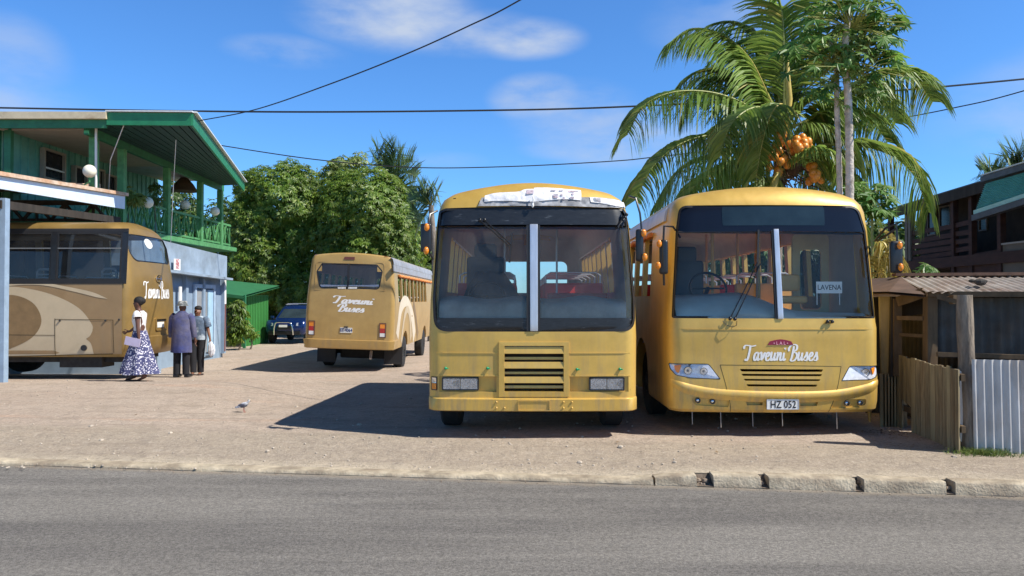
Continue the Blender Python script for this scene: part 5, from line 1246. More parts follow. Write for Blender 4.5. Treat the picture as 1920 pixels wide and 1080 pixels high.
# walls upstairs
k = MB(); k.box(((XW-.1-22)/2, 23.0, 4.65), (abs(-22-(XW-.1)), 8.0, 2.6)); wall = B(k, 'upper_wall', MINT)
k = MB()
for i in range(26): y = 19.2+i*.3; k.box((XW-.088, y, 4.7), (.03, .03, 2.5))
B(k, 'wall_battens', MINT, wall)
k = MB()
for i, x in enumerate([-22+j*.42 for j in range(23)]): k.box((x, 18.985, 4.75), (.035, .03, 2.4))
B(k, 'wall_battens', MINTL, wall)
k = MB(); k.box((-17.3, 18.97, 4.75), (8.8, .03, 2.4)); B(k, 'front_boards', MINTL, wall)
k = MB()
for x in (-12.72, -13.0): k.box((x, 18.93, 4.75), (.16, .12, 2.4))
B(k, 'corner_board', GRN, wall)
def win(px0, px1, py0, py1, X=XW, par=wall, bar=False):
    a = atX(px0, py0, X); b = atX(px1, py0, X); z1 = a.z; z0 = atX(px0, py1, X).z
    mw = lambda u, v, o: Vector((X+.0+o, u, v))
    k = MB(); k.frame([(a.y-.06, z0-.06), (b.y+.06, z0-.06), (b.y+.06, z1+.06), (a.y-.06, z1+.06)], [(a.y, z0), (b.y, z0), (b.y, z1), (a.y, z1)], mw, -.08, .05); f = B(k, 'window', M('faded trim', (.34, .30, .24), rough=.7), par)
    k = MB(); k.prism([(a.y, z0), (b.y, z0), (b.y, z1), (a.y, z1)], mw, -.09, -.03); B(k, 'pane', WINDK, f)
    if bar: k = MB(); k.box((X+.02, (a.y+b.y)/2, z0+.25), (.03, b.y-a.y, .04)); B(k, 'sash_bar', WHITE, f)
win(83, 119, 281, 331, bar=True); win(141, 160, 314, 360); win(185, 193, 320, 365); win(203, 216, 330, 372)
k = MB(); k.box(((XW+XP)/2, 23.0, za+.02), (XP-XW, 8.2, .05)); k.box(((XW-22)/2, 21, za+.02), (22+XW, 5, .05)); B(k, 'veranda_ceiling', BEIGE)
# deck
k = MB(); k.box(((XW+XP)/2-.0, 23.4, 3.42), (XP-XW+.3, 9.4, .16)); B(k, 'veranda_floor', GRN)
k = MB(); k.box((XP+.14, 23.5, 3.42), (.06, 9.3, .14)); B(k, 'floor_beam', GRNL)
# top plate and roof
k = MB(); k.beam((XP, 18.6, za-.05), (XP, 27.2, zb-.05), .12, .26); B(k, 'veranda_beam', GRN)
rz = [(-22, 18.5, 6.02), (-7.96, 18.5, 5.99), (XE, 26.9, 5.60), (-22, 26.9, 6.35)]
k = MB(); k.add([(x, y, z+.06) for x, y, z in rz]+[(x, y, z+.12) for x, y, z in rz], [(0, 1, 2, 3), (7, 6, 5, 4), (0, 4, 5, 1), (1, 5, 6, 2), (2, 6, 7, 3), (3, 7, 4, 0)]); rf = B(k, 'roof', ROOFG)
# lined underside of the overhang: boards parallel to the barge
k = MB(); A_ = Vector((XP+.07, 18.6, 5.83)); B_ = Vector((-7.98, 18.56, 5.99)); C_ = Vector((XE-.02, 26.85, 5.62)); D_ = Vector((XP+.07, 27.0, 5.62))
for i in range(11):
    t0 = i/11; t1 = (i+.86)/11
    k.add([A_.lerp(B_, t0), A_.lerp(B_, t1), D_.lerp(C_, t1), D_.lerp(C_, t0)]+[v+Vector((0, 0, .03)) for v in (A_.lerp(B_, t0), A_.lerp(B_, t1), D_.lerp(C_, t1), D_.lerp(C_, t0))], [(0, 1, 2, 3), (7, 6, 5, 4), (0, 4, 5, 1), (1, 5, 6, 2), (2, 6, 7, 3), (3, 7, 4, 0)])
k.add([v+Vector((0, 0, .035)) for v in (A_, B_, C_, D_)], [(0, 1, 2, 3)])
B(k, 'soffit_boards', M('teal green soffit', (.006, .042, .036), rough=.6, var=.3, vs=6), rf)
k = MB(); k.beam((-22, 18.46, 5.88), (-10.02, 18.46, 5.87), .05, .26); B(k, 'front_fascia', GRN, rf)
k = MB(); k.beam((-22, 18.40, 6.06), (-9.98, 18.40, 6.03), .13, .17); B(k, 'gutter', CREAMG, rf)
k = MB(); k.beam((-10.0, 18.44, 5.96), (-7.94, 18.44, 5.94), .06, .30); B(k, 'gable_board', GRNB, rf)
k = MB(); k.beam((-7.93, 18.42, 5.94), (XE+.03, 26.95, 5.56), .06, .30); B(k, 'barge_board', GRNB, rf)
k = MB(); k.beam((-7.89, 18.42, 6.12), (XE+.07, 26.95, 5.74), .16, .03); k.beam((-10.0, 18.42, 6.14), (-7.9, 18.42, 6.12), .14, .03); B(k, 'roof_flashing', WHT, rf)
# posts
posts = [18.95, 20.3, 22.9, 25.3, 27.0]
for y in posts:
    t = (y-18.6)/8.6; k = MB(); k.box((XP, y, (3.5+lerp(za, zb, t)-.18)/2+.0), (.17, .17, lerp(za, zb, t)-.18-3.5)); B(k, 'veranda_post', GRNL)
# criss-cross railing
k = MB(); rt, rb_ = 4.28, 3.58
k.beam((XP, 18.95, rt), (XP, 27.9, rt), .09, .07); k.beam((XP, 18.95, rb_), (XP, 27.9, rb_), .06, .06)
n = 26; y0_, y1_ = 19.0, 27.8
for i in range(n):
    a = lerp(y0_, y1_, i/n); b = lerp(y0_, y1_, (i+1)/n)
    if i % 2 == 0: k.beam((XP+.02, a, rb_+.03), (XP+.02, b, rt-.03), .025, .05, (1, 0, 0))
    else: k.beam((XP+.02, a, rt-.03), (XP+.02, b, rb_+.03), .025, .05, (1, 0, 0))
    if i % 2 == 0: k.beam((XP-.03, b, rb_+.03), (XP-.03, a, rt-.03), .025, .04, (1, 0, 0))
    else: k.beam((XP-.03, b, rt-.03), (XP-.03, a, rb_+.03), .025, .04, (1, 0, 0))
    k.box((XP, a, (rt+rb_)/2), (.035, .035, rt-rb_))
rl = B(k, 'railing', GRNL)
k = MB()
for i in range(7):
    X = XP-.05-i*.3; k.box((X, 28.0, 3.9), (.04, .04, .85))
k.beam((XP, 28.0, rt), (XW, 28.0, rt), .07, .06); B(k, 'end_railing', GRNL)
# globes on brackets along the rail
for (px, py, X, par) in ((168, 321, XP+.25, gh), (277, 380, XP+.22, gh), (347, 384, XP-.3, gh), (403, 396, XP+.25, gh)):
    c = atX(px, py, X); k = MB(); k.sphere(c, .155, 16, 12); g_ = B(k, 'globe_lamp', GLOBE, par, smooth=60)
    k = MB(); k.tube([c-Vector((0, 0, .14)), c-Vector((0, 0, .26)), c-Vector((.15, 0, .34)), Vector((XP, c.y, c.z-.36))], .02, 6); B(k, 'lamp_bracket', GRNL, g_)
# stays and drain pipes
k = MB(); p0 = atX(180, 240, XP+.16); p1 = atX(180, 362, XP+.16); k.tube([p0, p1], .03, 8); B(k, 'down_pipe', WHITE)
k = MB(); k.tube([at(232, 235, 18.6), atX(207, 300, XP+.5), atX(203, 362, XP+.1)], .012, 5); k.tube([at(330, 262, 19.5), at(325, 350, 19.9), at(320, 455, 20.2)], .009, 5); B(k, 'stay_wire', ALU)
k = MB(); k.tube([atX(421, 502, -10.0), atX(421, 570, -10.0)], .06, 8); B(k, 'white_pipe', WHITE); k = MB(); k.tube([atX(421, 570, -10.0), atX(420, 658, -10.0)], .05, 8); B(k, 'corner_pipe', M('brown pipe', (.16, .05, .04), rough=.7))
# a conical thatched lamp shade hanging in the corner, plants on the rail
k = MB(); c = atX(345, 345, XP-.8); k.rings([[c+Vector((r*math.cos(a), r*math.sin(a), z)) for a in [2*math.pi*i/16 for i in range(16)]] for r, z in ((.45, -.25), (.30, .0), (.08, .25))]); B(k, 'hanging_shade', M('dark thatch', (.10, .06, .03), rough=.9))
# ground floor
k = MB(); k.box((-16.1, 22.7, .95), (12.0, 6.6, 3.6)); gw = B(k, 'lower_wall', SKYB)
k = MB(); X1 = -9.85; k.add([(-22, 19.35, 2.45), (X1, 19.35, 2.45), (X1, 25.7, 2.30), (-22, 25.7, 2.3), (-22, 19.35, 3.28), (X1, 19.35, 3.28), (X1, 25.7, 3.04), (-22, 25.7, 3.1)], [(0, 1, 2, 3), (7, 6, 5, 4), (0, 4, 5, 1), (1, 5, 6, 2), (2, 6, 7, 3), (3, 7, 4, 0)]); B(k, 'parapet', SKYB2)
k = MB(); k.beam((X1+.06, 19.3, 2.42), (X1+.06, 25.8, 2.27), .22, .07); B(k, 'parapet_lip', SKYB2)
k = MB()
for y in (20.0, 22.95, 24.2, 25.9): k = MB(); k.box((-10.04, y, 1.08), (.12, .16, 2.62)); B(k, 'pilaster', SKYB, gw)
mw = lambda u, v, o: Vector((-10.08+o, u, v))
dA = atX(365, 540, -10.08); dB = atX(398, 540, -10.08)
k = MB(); k.frame([(dA.y-.1, -.2), (dB.y+.1, -.2), (dB.y+.1, dA.z+.12), (dA.y-.1, dA.z+.12)], [(dA.y, -.2), (dB.y, -.2), (dB.y, dA.z), (dA.y, dA.z)], mw, .0, .07); d_ = B(k, 'door_frame', M('blue trim', (.42, .54, .68), rough=.6), gw)
for i, mt in enumerate((M('door grey slat', (.30, .31, .32), rough=.6), M('door grey slat', (.26, .28, .30), rough=.6), M('door light blue', (.38, .58, .74), rough=.5))):
    a = lerp(dA.y, dB.y, i/3)+.03; b = lerp(dA.y, dB.y, (i+1)/3)-.03; k = MB(); k.prism([(a, -.1), (b, -.1), (b, dA.z-.06), (a, dA.z-.06)], mw, .002, .04); B(k, 'door_leaf', mt, d_)
# notice board
s0 = atX(326, 506, -9.75); s1 = atX(338, 486, -9.75); ms = lambda u, v, o: Vector((-9.74-o, u, v))
k = MB(); k.prism([(s0.y, s0.z), (s1.y, s0.z), (s1.y, s1.z), (s0.y, s1.z)], ms, 0, .02); sg = k.build('wall_sign', WHITE2); tag(sg, 'small white notice with red lettering fixed to the blue parapet', 'sign')
for i, tx in enumerate(('NO', 'PARK', 'ING')):
    textmesh(tx, .17 if i == 0 else .12, ms, (s0.y+s1.y)/2, lerp(s1.z, s0.z, .22+.28*i), -.004, 'sign_text', M('red ink', (.55, .03, .04)), sg, bold=.002, xs=.8)
k = MB(); c = atX(338, 555, -9.97); k.box(c, (.03, .16, .55)); B(k, 'meter_box', WHITE, gw)

# ---- canopy over the left bus
cp_ = thing('bus_canopy', 'open bus canopy with a light blue fascia and dark roof trusses', 'canopy', (-10.1, 15, -.1))
XF = -10.1; fa = [atX(-330, 300, XF), atX(0, 352, XF), atX(232, 388, XF)]
zt = [atX(0, 331, XF).z, atX(232, 368, XF).z]; zbm = [atX(0, 354, XF).z, atX(232, 392, XF).z]; ya = atX(0, 354, XF).y; yb = atX(232, 392, XF).y
y_n = ya-5.0
def ex(a, b, y): return lerp(a, b, (y-ya)/(yb-ya))
mf = lambda u, v, o: Vector((XF+o, u, v))
k = MB(); k.prism([(y_n, ex(*zbm, y_n)), (yb, zbm[1]), (yb, zt[1]), (y_n, ex(*zt, y_n))], mf, -.03, .03); k.build('fascia', FASC, cp_, world=True)
k = MB(); k.beam((XF+.03, y_n, ex(*zt, y_n)+.05), (XF+.03, yb+.05, zt[1]+.05), .14, .08); k.build('roof_edge', RUSTY, cp_, world=True)
k = MB(); k.add([(XF, y_n, ex(*zt, y_n)), (XF, yb, zt[1]), (-19, yb, zt[1]+.25), (-19, y_n, ex(*zt, y_n)+.25)], [(0, 1, 2, 3)]); k.add([(XF, y_n, ex(*zt, y_n)+.03), (XF, yb, zt[1]+.03), (-19, yb, zt[1]+.28), (-19, y_n, ex(*zt, y_n)+.28)], [(3, 2, 1, 0)]); k.build('roof', M('brown roof sheet', (.16, .11, .09), rough=.8, var=.3), cp_, world=True, merge=False)
k = MB(); p0 = atX(172, 361, XF); p1 = atX(229, 375, XF); k.prism([(p0.y, zt[1]+.02), (p1.y, zt[1]+.05), (p1.y, zt[1]+.30), (p0.y, ex(*zt, p0.y)+.20)], mf, -.6, -.55); k.build('back_fascia', RUSTY, cp_, world=True)
pz = at(4, 372, 15.0); k = MB(); k.box((XF-.06, 15.0, (pz.z-.1)/2), (.13, .14, pz.z+.1)); k.build('post', M('blue post', (.28, .38, .50), rough=.7, var=.15), cp_, world=True)
k = MB(); zz = 3.62; k.beam((-19, 18.9, 3.42), (XF-.1, 18.9, 3.42), .12, .34)
for y in (18.85, ): 
    k.beam((-19, y, 3.98), (XF-.1, y, 3.98), .08, .12)
    for i in range(12): a = -18.6+i*.7; k.beam((a, y, 3.55), (a+.35, y, 3.95), .06, .06, (0, 1, 0)); k.beam((a+.35, y, 3.95), (a+.7, y, 3.55), .06, .06, (0, 1, 0)); k.box((a+.35, y, 3.75), (.05, .05, .4))
k.beam((XF-.1, 14.9, 3.45), (XF-.1, 19.4, 3.60), .10, .16)
k.build('truss', DKWOOD, cp_, world=True)
k = MB(); k.box((-14.6, 19.15, 1.6), (8.6, .1, 3.3)); k.build('rear_wall', M('shade dark shed wall', (.05, .05, .055), rough=.9), cp_, world=True)  # near-black colour paints in the shade under the canopy
k = MB(); k.box((-12.3, 19.2, .15), (6.5, .22, .85)); k.build('low_wall', SKYB, cp_, world=True)
k = MB()
for x in (-14.6, -12.4): k.box((x, 19.05, 1.7), (.14, .14, 3.6))
k.build('rear_post', DKWOOD, cp_, world=True)

# ---- green shed behind
sh = thing('garden_shed', 'small bright green shed with a sagging roof beside the blue car', 'shed', (-12.5, 32, -.35))
YH = 31.5
def H(px, py, Y=YH): return at(px, py, Y)
k = MB(); a = H(455, 655); b = H(455, 655); zt_ = H(455, 553).z; k.box(((a.x-3.5+b.x)/2, YH+1.6, (zt_-.4)/2), (b.x-a.x+3.5, 3.2, zt_+.4)); w_ = k.build('wall', M('shed green', (.045, .22, .045), rough=.6, var=.15, vs=2, stretch=(6, 6, .4)), sh, world=True)
k = MB()
for i in range(16): k.box((a.x+.012, YH+.1+i*.2, (zt_-.4)/2), (.03, .03, zt_+.35))
k.build('wall_ribs', M('shed rib green', (.04, .19, .04), rough=.6), w_, world=True)
r0 = H(400, 538, YH-1.6); r1 = H(462, 551, YH-.6); k = MB()
k.add([(r0.x-1.5, YH-1.0, r0.z-.05), (r1.x, YH-1.0, r1.z-.08), (r1.x+.1, YH+3.4, r1.z+.4), (r0.x-1.5, YH+3.4, r0.z+.4)], [(0, 1, 2, 3)]); k.add([(r0.x-1.5, YH-1.0, r0.z-.13), (r1.x, YH-1.0, r1.z-.16), (r1.x+.1, YH+3.4, r1.z+.32), (r0.x-1.5, YH+3.4, r0.z+.32)], [(3, 2, 1, 0)])
k.add([(r0.x-1.5, YH-1.0, r0.z-.05), (r1.x, YH-1.0, r1.z-.08), (r1.x, YH-1.0, r1.z-.2), (r0.x-1.5, YH-1.0, r0.z-.2)], [(0, 1, 2, 3)]); k.build('roof', M('shed roof green', (.035, .17, .07), rough=.5, var=.15), sh, world=True, merge=False)
k = MB(); e = H(430, 556, YH-.9); k.beam((e.x-1.2, YH-.9, e.z), (e.x+.3, YH-.9, e.z+.02), .05, .06); k.build('awning_edge', TEALL, sh, world=True)
k = MB(); p = H(456, 600, YH-.8); k.box((p.x+.05, YH-.8, p.z-.1), (.1, .1, 2.2)); k.build('post', GRN, sh, world=True)
k = MB(); a = H(425, 600); b = H(453, 600); k.box(((a.x+b.x)/2-.5, YH-.02, .45), (b.x-a.x+1, .05, 1.7)); k.build('doorway', M('painted doorway shade', (.02, .022, .02), rough=.9), sh, world=True)  # near-black sheet stands in for the shade inside the doorway
k = MB(); k.box((-12, 33.8, -.12), (5, .5, .45)); k.build('concrete_step', M('pale concrete', (.5, .47, .42), rough=.9, var=.2), sh, world=True) if False else None
# far building pieces seen through gaps behind the trees
# ---- dark timber house on the right
rh = thing('timber_house', 'dark two storey timber house with red brown balcony rails and a teal awning', 'house', (11, 18, 0))
XH = 11.0
def hx(px, py): return atX(px, py, XH)
def BH(mb, name, mat, parent=rh, **k): return mb.build(name, mat, parent, world=True, **k)
eY0, eZ0 = hx(1925, 322).y, hx(1925, 322).z; eY1 = hx(1668, 398).y; eZ1 = hx(1668, 398).z
YN = 9.0; eZN = eZ0+(eZ0-eZ1)/(eY0-eY1)*(YN-eY0)
k = MB(); k.box((XH+5.2, (YN+eY1)/2, 2.0), (8.6, eY1-YN, 5.1)); wl_ = BH(k, 'wall', DKWALL)
k = MB(); top = [(XH-.15, YN-.5, eZN), (XH-.15, eY1, eZ1), (XH+12, eY1, eZ1+1.6), (XH+12, YN-.5, eZN+1.6)]
k.add([(x, y, z) for x, y, z in top]+[(x, y, z+.07) for x, y, z in top], [(0, 1, 2, 3), (7, 6, 5, 4), (0, 4, 5, 1), (1, 5, 6, 2), (2, 6, 7, 3), (3, 7, 4, 0)]); rf = BH(k, 'roof', ROOFD)
k = MB(); k.beam((XH-.17, YN-.5, eZN-.10), (XH-.17, eY1, eZ1-.10), .05, .26); BH(k, 'fascia', DKWOOD, rf)
# lower level and floor line
fz = hx(1700, 491).z
k = MB(); k.box((XH+.5, (YN+eY1)/2, fz-.12), (1.2, eY1-YN, .26)); BH(k, 'balcony_floor', REDBR)
for px in (1671, 1703, 1709, 1790, 1824, 1878): 
    p = hx(px, 450); k = MB(); k.box((XH, p.y, 2.0), (.13, .13, 4.4)); BH(k, 'balcony_post', REDBR if px not in (1703, 1709) else GREYW)
r_ = MB()
for (a, ya_, b, yb_) in ((1709, 438, 1790, 424), (1709, 454, 1790, 440), (1709, 464, 1790, 452), (1709, 475, 1790, 464), (1709, 487, 1790, 474), (1792, 423, 1824, 415), (1792, 439, 1824, 434), (1792, 454, 1824, 450), (1792, 470, 1824, 464), (1795, 496, 1876, 486), (1795, 505, 1876, 497), (1795, 514, 1876, 507), (1828, 480, 1876, 472)):
    r_.beam(hx(a, ya_), hx(b, yb_), .04, .12)
BH(r_, 'balcony_rail', REDBR)
# side panel at the near end, grey wall and dark window
p0, p1 = hx(1880, 517), hx(1990, 452); mh = lambda u, v, o: Vector((XH+o, u, v))
k = MB(); k.prism([(p1.y-3, -.2), (p0.y, -.2), (p0.y, hx(1880, 458).z), (p1.y-3, hx(1880, 458).z)], mh, -.02, .06); gp = BH(k, 'grey_wall_panel', GREYW)
k = MB(); k.beam((XH-.03, p0.y, hx(1880, 458).z), (XH-.03, p1.y-3, hx(1880, 458).z), .05, .04); k.beam((XH-.03, p0.y, 2.2), (XH-.03, p0.y, hx(1880, 400).z), .05, .05); BH(k, 'panel_trim', M('grey trim', (.35, .34, .33), rough=.7), gp)
for (a, b, c, d) in ((1762, 1784, 388, 428), (1836, 1852, 410, 432), (1740, 1756, 395, 440)):
    q0, q1 = atX(a, c, XH+.88), atX(b, d, XH+.88); mq = lambda u, v, o: Vector((XH+.9+o, u, v))
    k = MB(); k.frame([(q0.y, q0.z), (q1.y, q0.z), (q1.y, q1.z), (q0.y, q1.z)], inset([(q0.y, q0.z), (q1.y, q0.z), (q1.y, q1.z), (q0.y, q1.z)], .05), mq, -.05, .01); f = BH(k, 'window', M('faded trim', (.2, .18, .16), rough=.7), wl_)
    k = MB(); k.prism([(q0.y, q0.z), (q1.y, q0.z), (q1.y, q1.z), (q0.y, q1.z)], mq, -.02, -.01); BH(k, 'pane', WINDK, f)
# teal corrugated screen
aw = MB(); A0, A1, A2, A3 = [atX(a_, b_, XH-.4) for a_, b_ in ((1838, 344), (1990, 300), (1990, 349), (1840, 398))]
n = 90; vs = []
for j in range(n+1):
    t = j/n; a = Vector((XH-.28-.25*t, A0.y, lerp(A0.z, A3.z, t))); b = Vector((XH-.28-.25*t, 9.0, lerp(A0.z, A3.z, t)+.0)); w_ = .018*math.sin(t*2*math.pi*15)
    b.z += (A1.z-A0.z)/(A1.y-A0.y)*(9.0-A0.y)*(1-t)+(A2.z-A3.z)/(A2.y-A3.y)*(9.0-A3.y)*t
    vs += [a+Vector((w_, 0, 0)), b+Vector((w_, 0, 0))]
aw.add(vs, [(2*j, 2*j+1, 2*j+3, 2*j+2) for j in range(n)]); ao = BH(aw, 'awning', TEAL, smooth=50)
k = MB(); k.beam(vs[-2]+Vector((-.01, 0, .0)), vs[-1]+Vector((-.01, 0, 0)), .05, .09); BH(k, 'awning_edge', TEALL, ao)
k = MB(); k.beam(vs[-2]+Vector((-.01, 0, -.13)), vs[-1]+Vector((-.01, 0, -.13)), .14, .13); BH(k, 'awning_gutter', ROOFD, ao)
k = MB(); k.beam(vs[0]+Vector((-.03, .05, .10)), vs[1]+Vector((-.03, 0, .10)), .12, .13); BH(k, 'awning_head', ROOFD, ao)
k = MB(); k.beam(vs[0]+Vector((-.03, .0, .19)), vs[1]+Vector((-.03, 0, .19)), .16, .03); BH(k, 'awning_flashing', WHT, ao)

# ---- shack of old iron with its pole, boards and iron fence
def corr(mb, p00, p10, p01, p11, waves, amp, nrm_, seg=8, rows=1):
    """corrugated sheet: p00->p10 across the waves, p01/p11 the far ends"""
    n = waves*seg; p00, p10, p01, p11 = map(Vector, (p00, p10, p01, p11)); N_ = Vector(nrm_).normalized(); vs = []
    for j in range(rows+1):
        for i in range(n+1):
            t = i/n; q = p00.lerp(p10, t).lerp(p01.lerp(p11, t), j/rows); c = math.sin(t*waves*2*math.pi); vs.append(q+N_*amp*(c*.9+.1*c**3))
    mb.add(vs, [(j*(n+1)+i, j*(n+1)+i+1, (j+1)*(n+1)+i+1, (j+1)*(n+1)+i) for j in range(rows) for i in range(n)])
sk_ = thing('iron_shack', 'low shack roofed and walled with old corrugated iron and rough posts', 'shack', (6, 9, 0))
def BS(mb, name, mat, parent=sk_, **k): return mb.build(name, mat, parent, world=True, **k)
eL = at(1738, 549, 9.0); rL = at(1690, 519, 10.2); eR = Vector((12, 9.0-.122*7.6, eL.z+.0)); rR = Vector((12, 10.2-.9, rL.z+.02))
k = MB()
xs_ = [eL.x+i*.78 for i in range(9)]
for i in range(8):
    t0 = i/8; t1 = (i+1.04)/8; dz_ = random.uniform(-.006, .012); j_ = random.uniform(-.05, .03)
    p0 = eL.lerp(eR, t0)+Vector((0, j_, dz_-.0)); p1 = eL.lerp(eR, t1)+Vector((0, j_, dz_)); q0 = rL.lerp(rR, t0)+Vector((0, .1, dz_)); q1 = rL.lerp(rR, t1)+Vector((0, .1, dz_))
    corr(k, p0, p1, q0, q1, 10, .011, (0, -.2, 1), 8, 2)
rf = BS(k, 'roof', GALVR, smooth=60, merge=False)
k = MB(); wL = at(1652, 547, 9.5)
k.add([rL+Vector((0, 0, -.0)), eL+Vector((-.02, 0, -.02)), Vector((wL.x, 9.3, wL.z)), Vector((wL.x, 10.9, wL.z)), rL+Vector((0, 1.6, 0))], [(0, 1, 2), (0, 2, 3, 4)])
k.add([p+Vector((0, 0, -.03)) for p in (rL, eL+Vector((-.02, 0, -.02)), Vector((wL.x, 9.3, wL.z)), Vector((wL.x, 10.9, wL.z)), rL+Vector((0, 1.6, 0)))], [(2, 1, 0), (4, 3, 2, 0)]); BS(k, 'roof_end', M('brown roof end', (.10, .06, .04), rough=.85, var=.3), rf, merge=False)
k = MB()
q0, q1 = rL+Vector((0, .1, .0)), rR+Vector((0, .1, 0)); p0, p1 = rL+Vector((0, 2.2, -.35)), rR+Vector((0, 2.2, -.35)); corr(k, q0, q1, p0, p1, 80, .011, (0, .2, 1), 8, 2); BS(k, 'back_roof', GALVR, rf, smooth=60, merge=False)
k = MB(); k.beam(rL+Vector((-.05, .1, .03)), rR+Vector((0, .1, .03)), .16, .04); BS(k, 'ridge_cap', M('rust cap', (.14, .08, .055), rough=.9, var=.4, vs=8), rf)
# dark interior: back wall, side wall, shelves and posts
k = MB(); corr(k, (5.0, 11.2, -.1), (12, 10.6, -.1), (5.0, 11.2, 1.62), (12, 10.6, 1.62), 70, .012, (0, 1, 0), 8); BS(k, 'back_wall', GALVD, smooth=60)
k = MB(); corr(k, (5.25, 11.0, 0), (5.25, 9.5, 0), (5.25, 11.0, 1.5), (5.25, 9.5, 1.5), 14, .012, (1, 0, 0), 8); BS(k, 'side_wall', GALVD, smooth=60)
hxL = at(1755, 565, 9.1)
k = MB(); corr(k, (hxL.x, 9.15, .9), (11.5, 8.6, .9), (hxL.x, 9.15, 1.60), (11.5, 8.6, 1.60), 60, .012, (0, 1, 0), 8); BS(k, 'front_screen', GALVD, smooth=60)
def post(px, py0, py1, Y, w_, mat=BRWOOD, name='post', lean=0):
    a = at(px, py0, Y); b = at(px, py1, Y); k = MB(); k.beam((a.x+lean, Y, a.z), (b.x, Y, b.z), w_, w_, (0, 1, 0)); return BS(k, name, mat)
post(1744, 556, 692, 9.15, .115); post(1680, 560, 705, 9.6, .10); post(1791, 553, 570, 8.9, .09)
for a_, b_, w1, w2 in ((at(1683, 596, 9.5), at(1732, 597, 9.2), .04, .05), (at(1683, 566, 9.5), at(1733, 548, 9.2), .03, .12), (at(1757, 556, 8.9), at(1795, 566, 8.8), .03, .05), (at(1680, 627, 9.6), at(1733, 630, 9.3), .03, .04)): k = MB(); k.beam(a_, b_, w1, w2); BS(k, 'cross_rail', BRWOOD)
for a_, b_, w1, w2 in ((at(1757, 664, 9.0), at(1990, 672, 8.7), .05, .05), (at(1740, 551, 9.1), at(1990, 552, 8.6), .07, .06)): k = MB(); k.beam(a_, b_, w1, w2); BS(k, 'front_rail', BRWOOD)
for j in range(5):                                         # dark louvre boards in the opening
    k = MB(); k.beam(at(1684, 566+j*6, 9.85), at(1732, 562+j*6, 9.6), .015, .045); BS(k, 'louvre', DKWOOD)
# things lying on the roof
st_ = MB(); c = at(1838, 531, 9.3); random.seed(9)
for i in range(5): st_.sphere(c+Vector((random.uniform(-.10, .10), random.uniform(-.1, .1), random.uniform(0, .03))), random.uniform(.03, .055), 7, 5, (1.3, 1, .7))
o = st_.build('roof_stone', M('dark stone', (.05, .045, .04), rough=.95)); tag(o, 'dark heap of stones weighing down the shack roof', 'stone')
# round pole
pb_ = Vector((at(1815, 838, 8.08).x, 8.08, 0)); pole = MB(); rg = []
for i in range(15):
    t = i/14; z = lerp(-.1, 1.63, t); cx_ = pb_.x+.012*math.sin(t*5)-.01*t; r = lerp(.090, .076, t)*(1+.05*math.sin(t*17))
    rg.append([Vector((cx_+r*(1+.08*noise.noise(Vector((math.cos(a)*2, math.sin(a)*2, z*2))))*math.cos(a), 8.08+r*math.sin(a), z)) for a in [2*math.pi*k/16 for k in range(16)]])
pole.rings(rg); po = pole.build('wooden_pole', LOG, smooth=60); tag(po, 'thick weathered round timber pole standing at the front edge of the shack roof', 'pole')
# board fence running back along the bus
bf = thing('board_fence', 'weathered brown board fence with a broken hole beside the bus', 'fence', (4.5, 8.6, 0))
tp_ = [at(1676, 664, 9.7), at(1753, 683, 8.55), at(1797, 692, 7.93)]; bt_ = [Vector((p.x, p.y, 0)) for p in tp_]
def onfence(t):
    if t < .6: return tp_[0].lerp(tp_[1], t/.6)
    return tp_[1].lerp(tp_[2], (t-.6)/.4)
nb = 15; random.seed(21)
for i in range(nb):
    a = onfence(i/nb); b = onfence((i+.94)/nb); zt_ = lerp(a.z, b.z, .5)+random.uniform(-.015, .015); z0 = -.05
    k = MB(); a0 = Vector((a.x, a.y, z0)); b0 = Vector((b.x, b.y, z0)); a1 = Vector((a.x, a.y, zt_)); b1 = Vector((b.x, b.y, zt_)); th = Vector((.022, .012, 0))
    if i in (2, 3):
        a0.z = b0.z = .33+random.uniform(-.03, .05)*(1 if i == 6 else -1)
        k.add([a0+Vector((0, 0, .05)), b0, b1, a1]+[p+th for p in (a0+Vector((0, 0, .05)), b0, b1, a1)], [(0, 1, 2, 3), (7, 6, 5, 4), (0, 4, 5, 1), (1, 5, 6, 2), (2, 6, 7, 3), (3, 7, 4, 0)])
    else: k.add([a0, b0, b1, a1]+[p+th for p in (a0, b0, b1, a1)], [(0, 1, 2, 3), (7, 6, 5, 4), (0, 4, 5, 1), (1, 5, 6, 2), (2, 6, 7, 3), (3, 7, 4, 0)])
    k.build('board', BOARD if i % 4 else BOARDL, bf, world=True)
k = MB()
for z in (.25, .78):
    for (s, e) in ((0, .6), (.6, 1)): k.beam(onfence(s)*Vector((1, 1, 0)) if False else Vector((onfence(s).x+.05, onfence(s).y, z)), Vector((onfence(e).x+.05, onfence(e).y, z)), .04, .07)
k.build('fence_rail', BRWOOD, bf, world=True)
k = MB(); a = at(1652, 556, 9.75); b = at(1674, 556, 9.65); z0 = at(1660, 705, 9.7).z
k.add([(a.x, a.y, z0), (b.x-.03, b.y, z0-.01), (b.x, b.y, a.z), (a.x-.02, a.y, a.z)]+[(a.x, a.y+.03, z0), (b.x-.03, b.y+.03, z0-.01), (b.x, b.y+.03, a.z), (a.x-.02, a.y+.03, a.z)], [(0, 1, 2, 3), (7, 6, 5, 4), (0, 4, 5, 1), (1, 5, 6, 2), (2, 6, 7, 3), (3, 7, 4, 0)]); BS(k, 'pale_panel', BOARDL)
k = MB(); k.beam(at(1674, 556, 9.6), at(1671, 706, 9.6), .05, .05, (0, 1, 0)); BS(k, 'post', DKWOOD)
for i in range(8):
    a = at(1655+i*6, 704+i*0, 9.6+.0); k = MB(); k.box((a.x, 9.62, .30), (.055, .02, .72)); BS(k, 'low_board', BOARD)
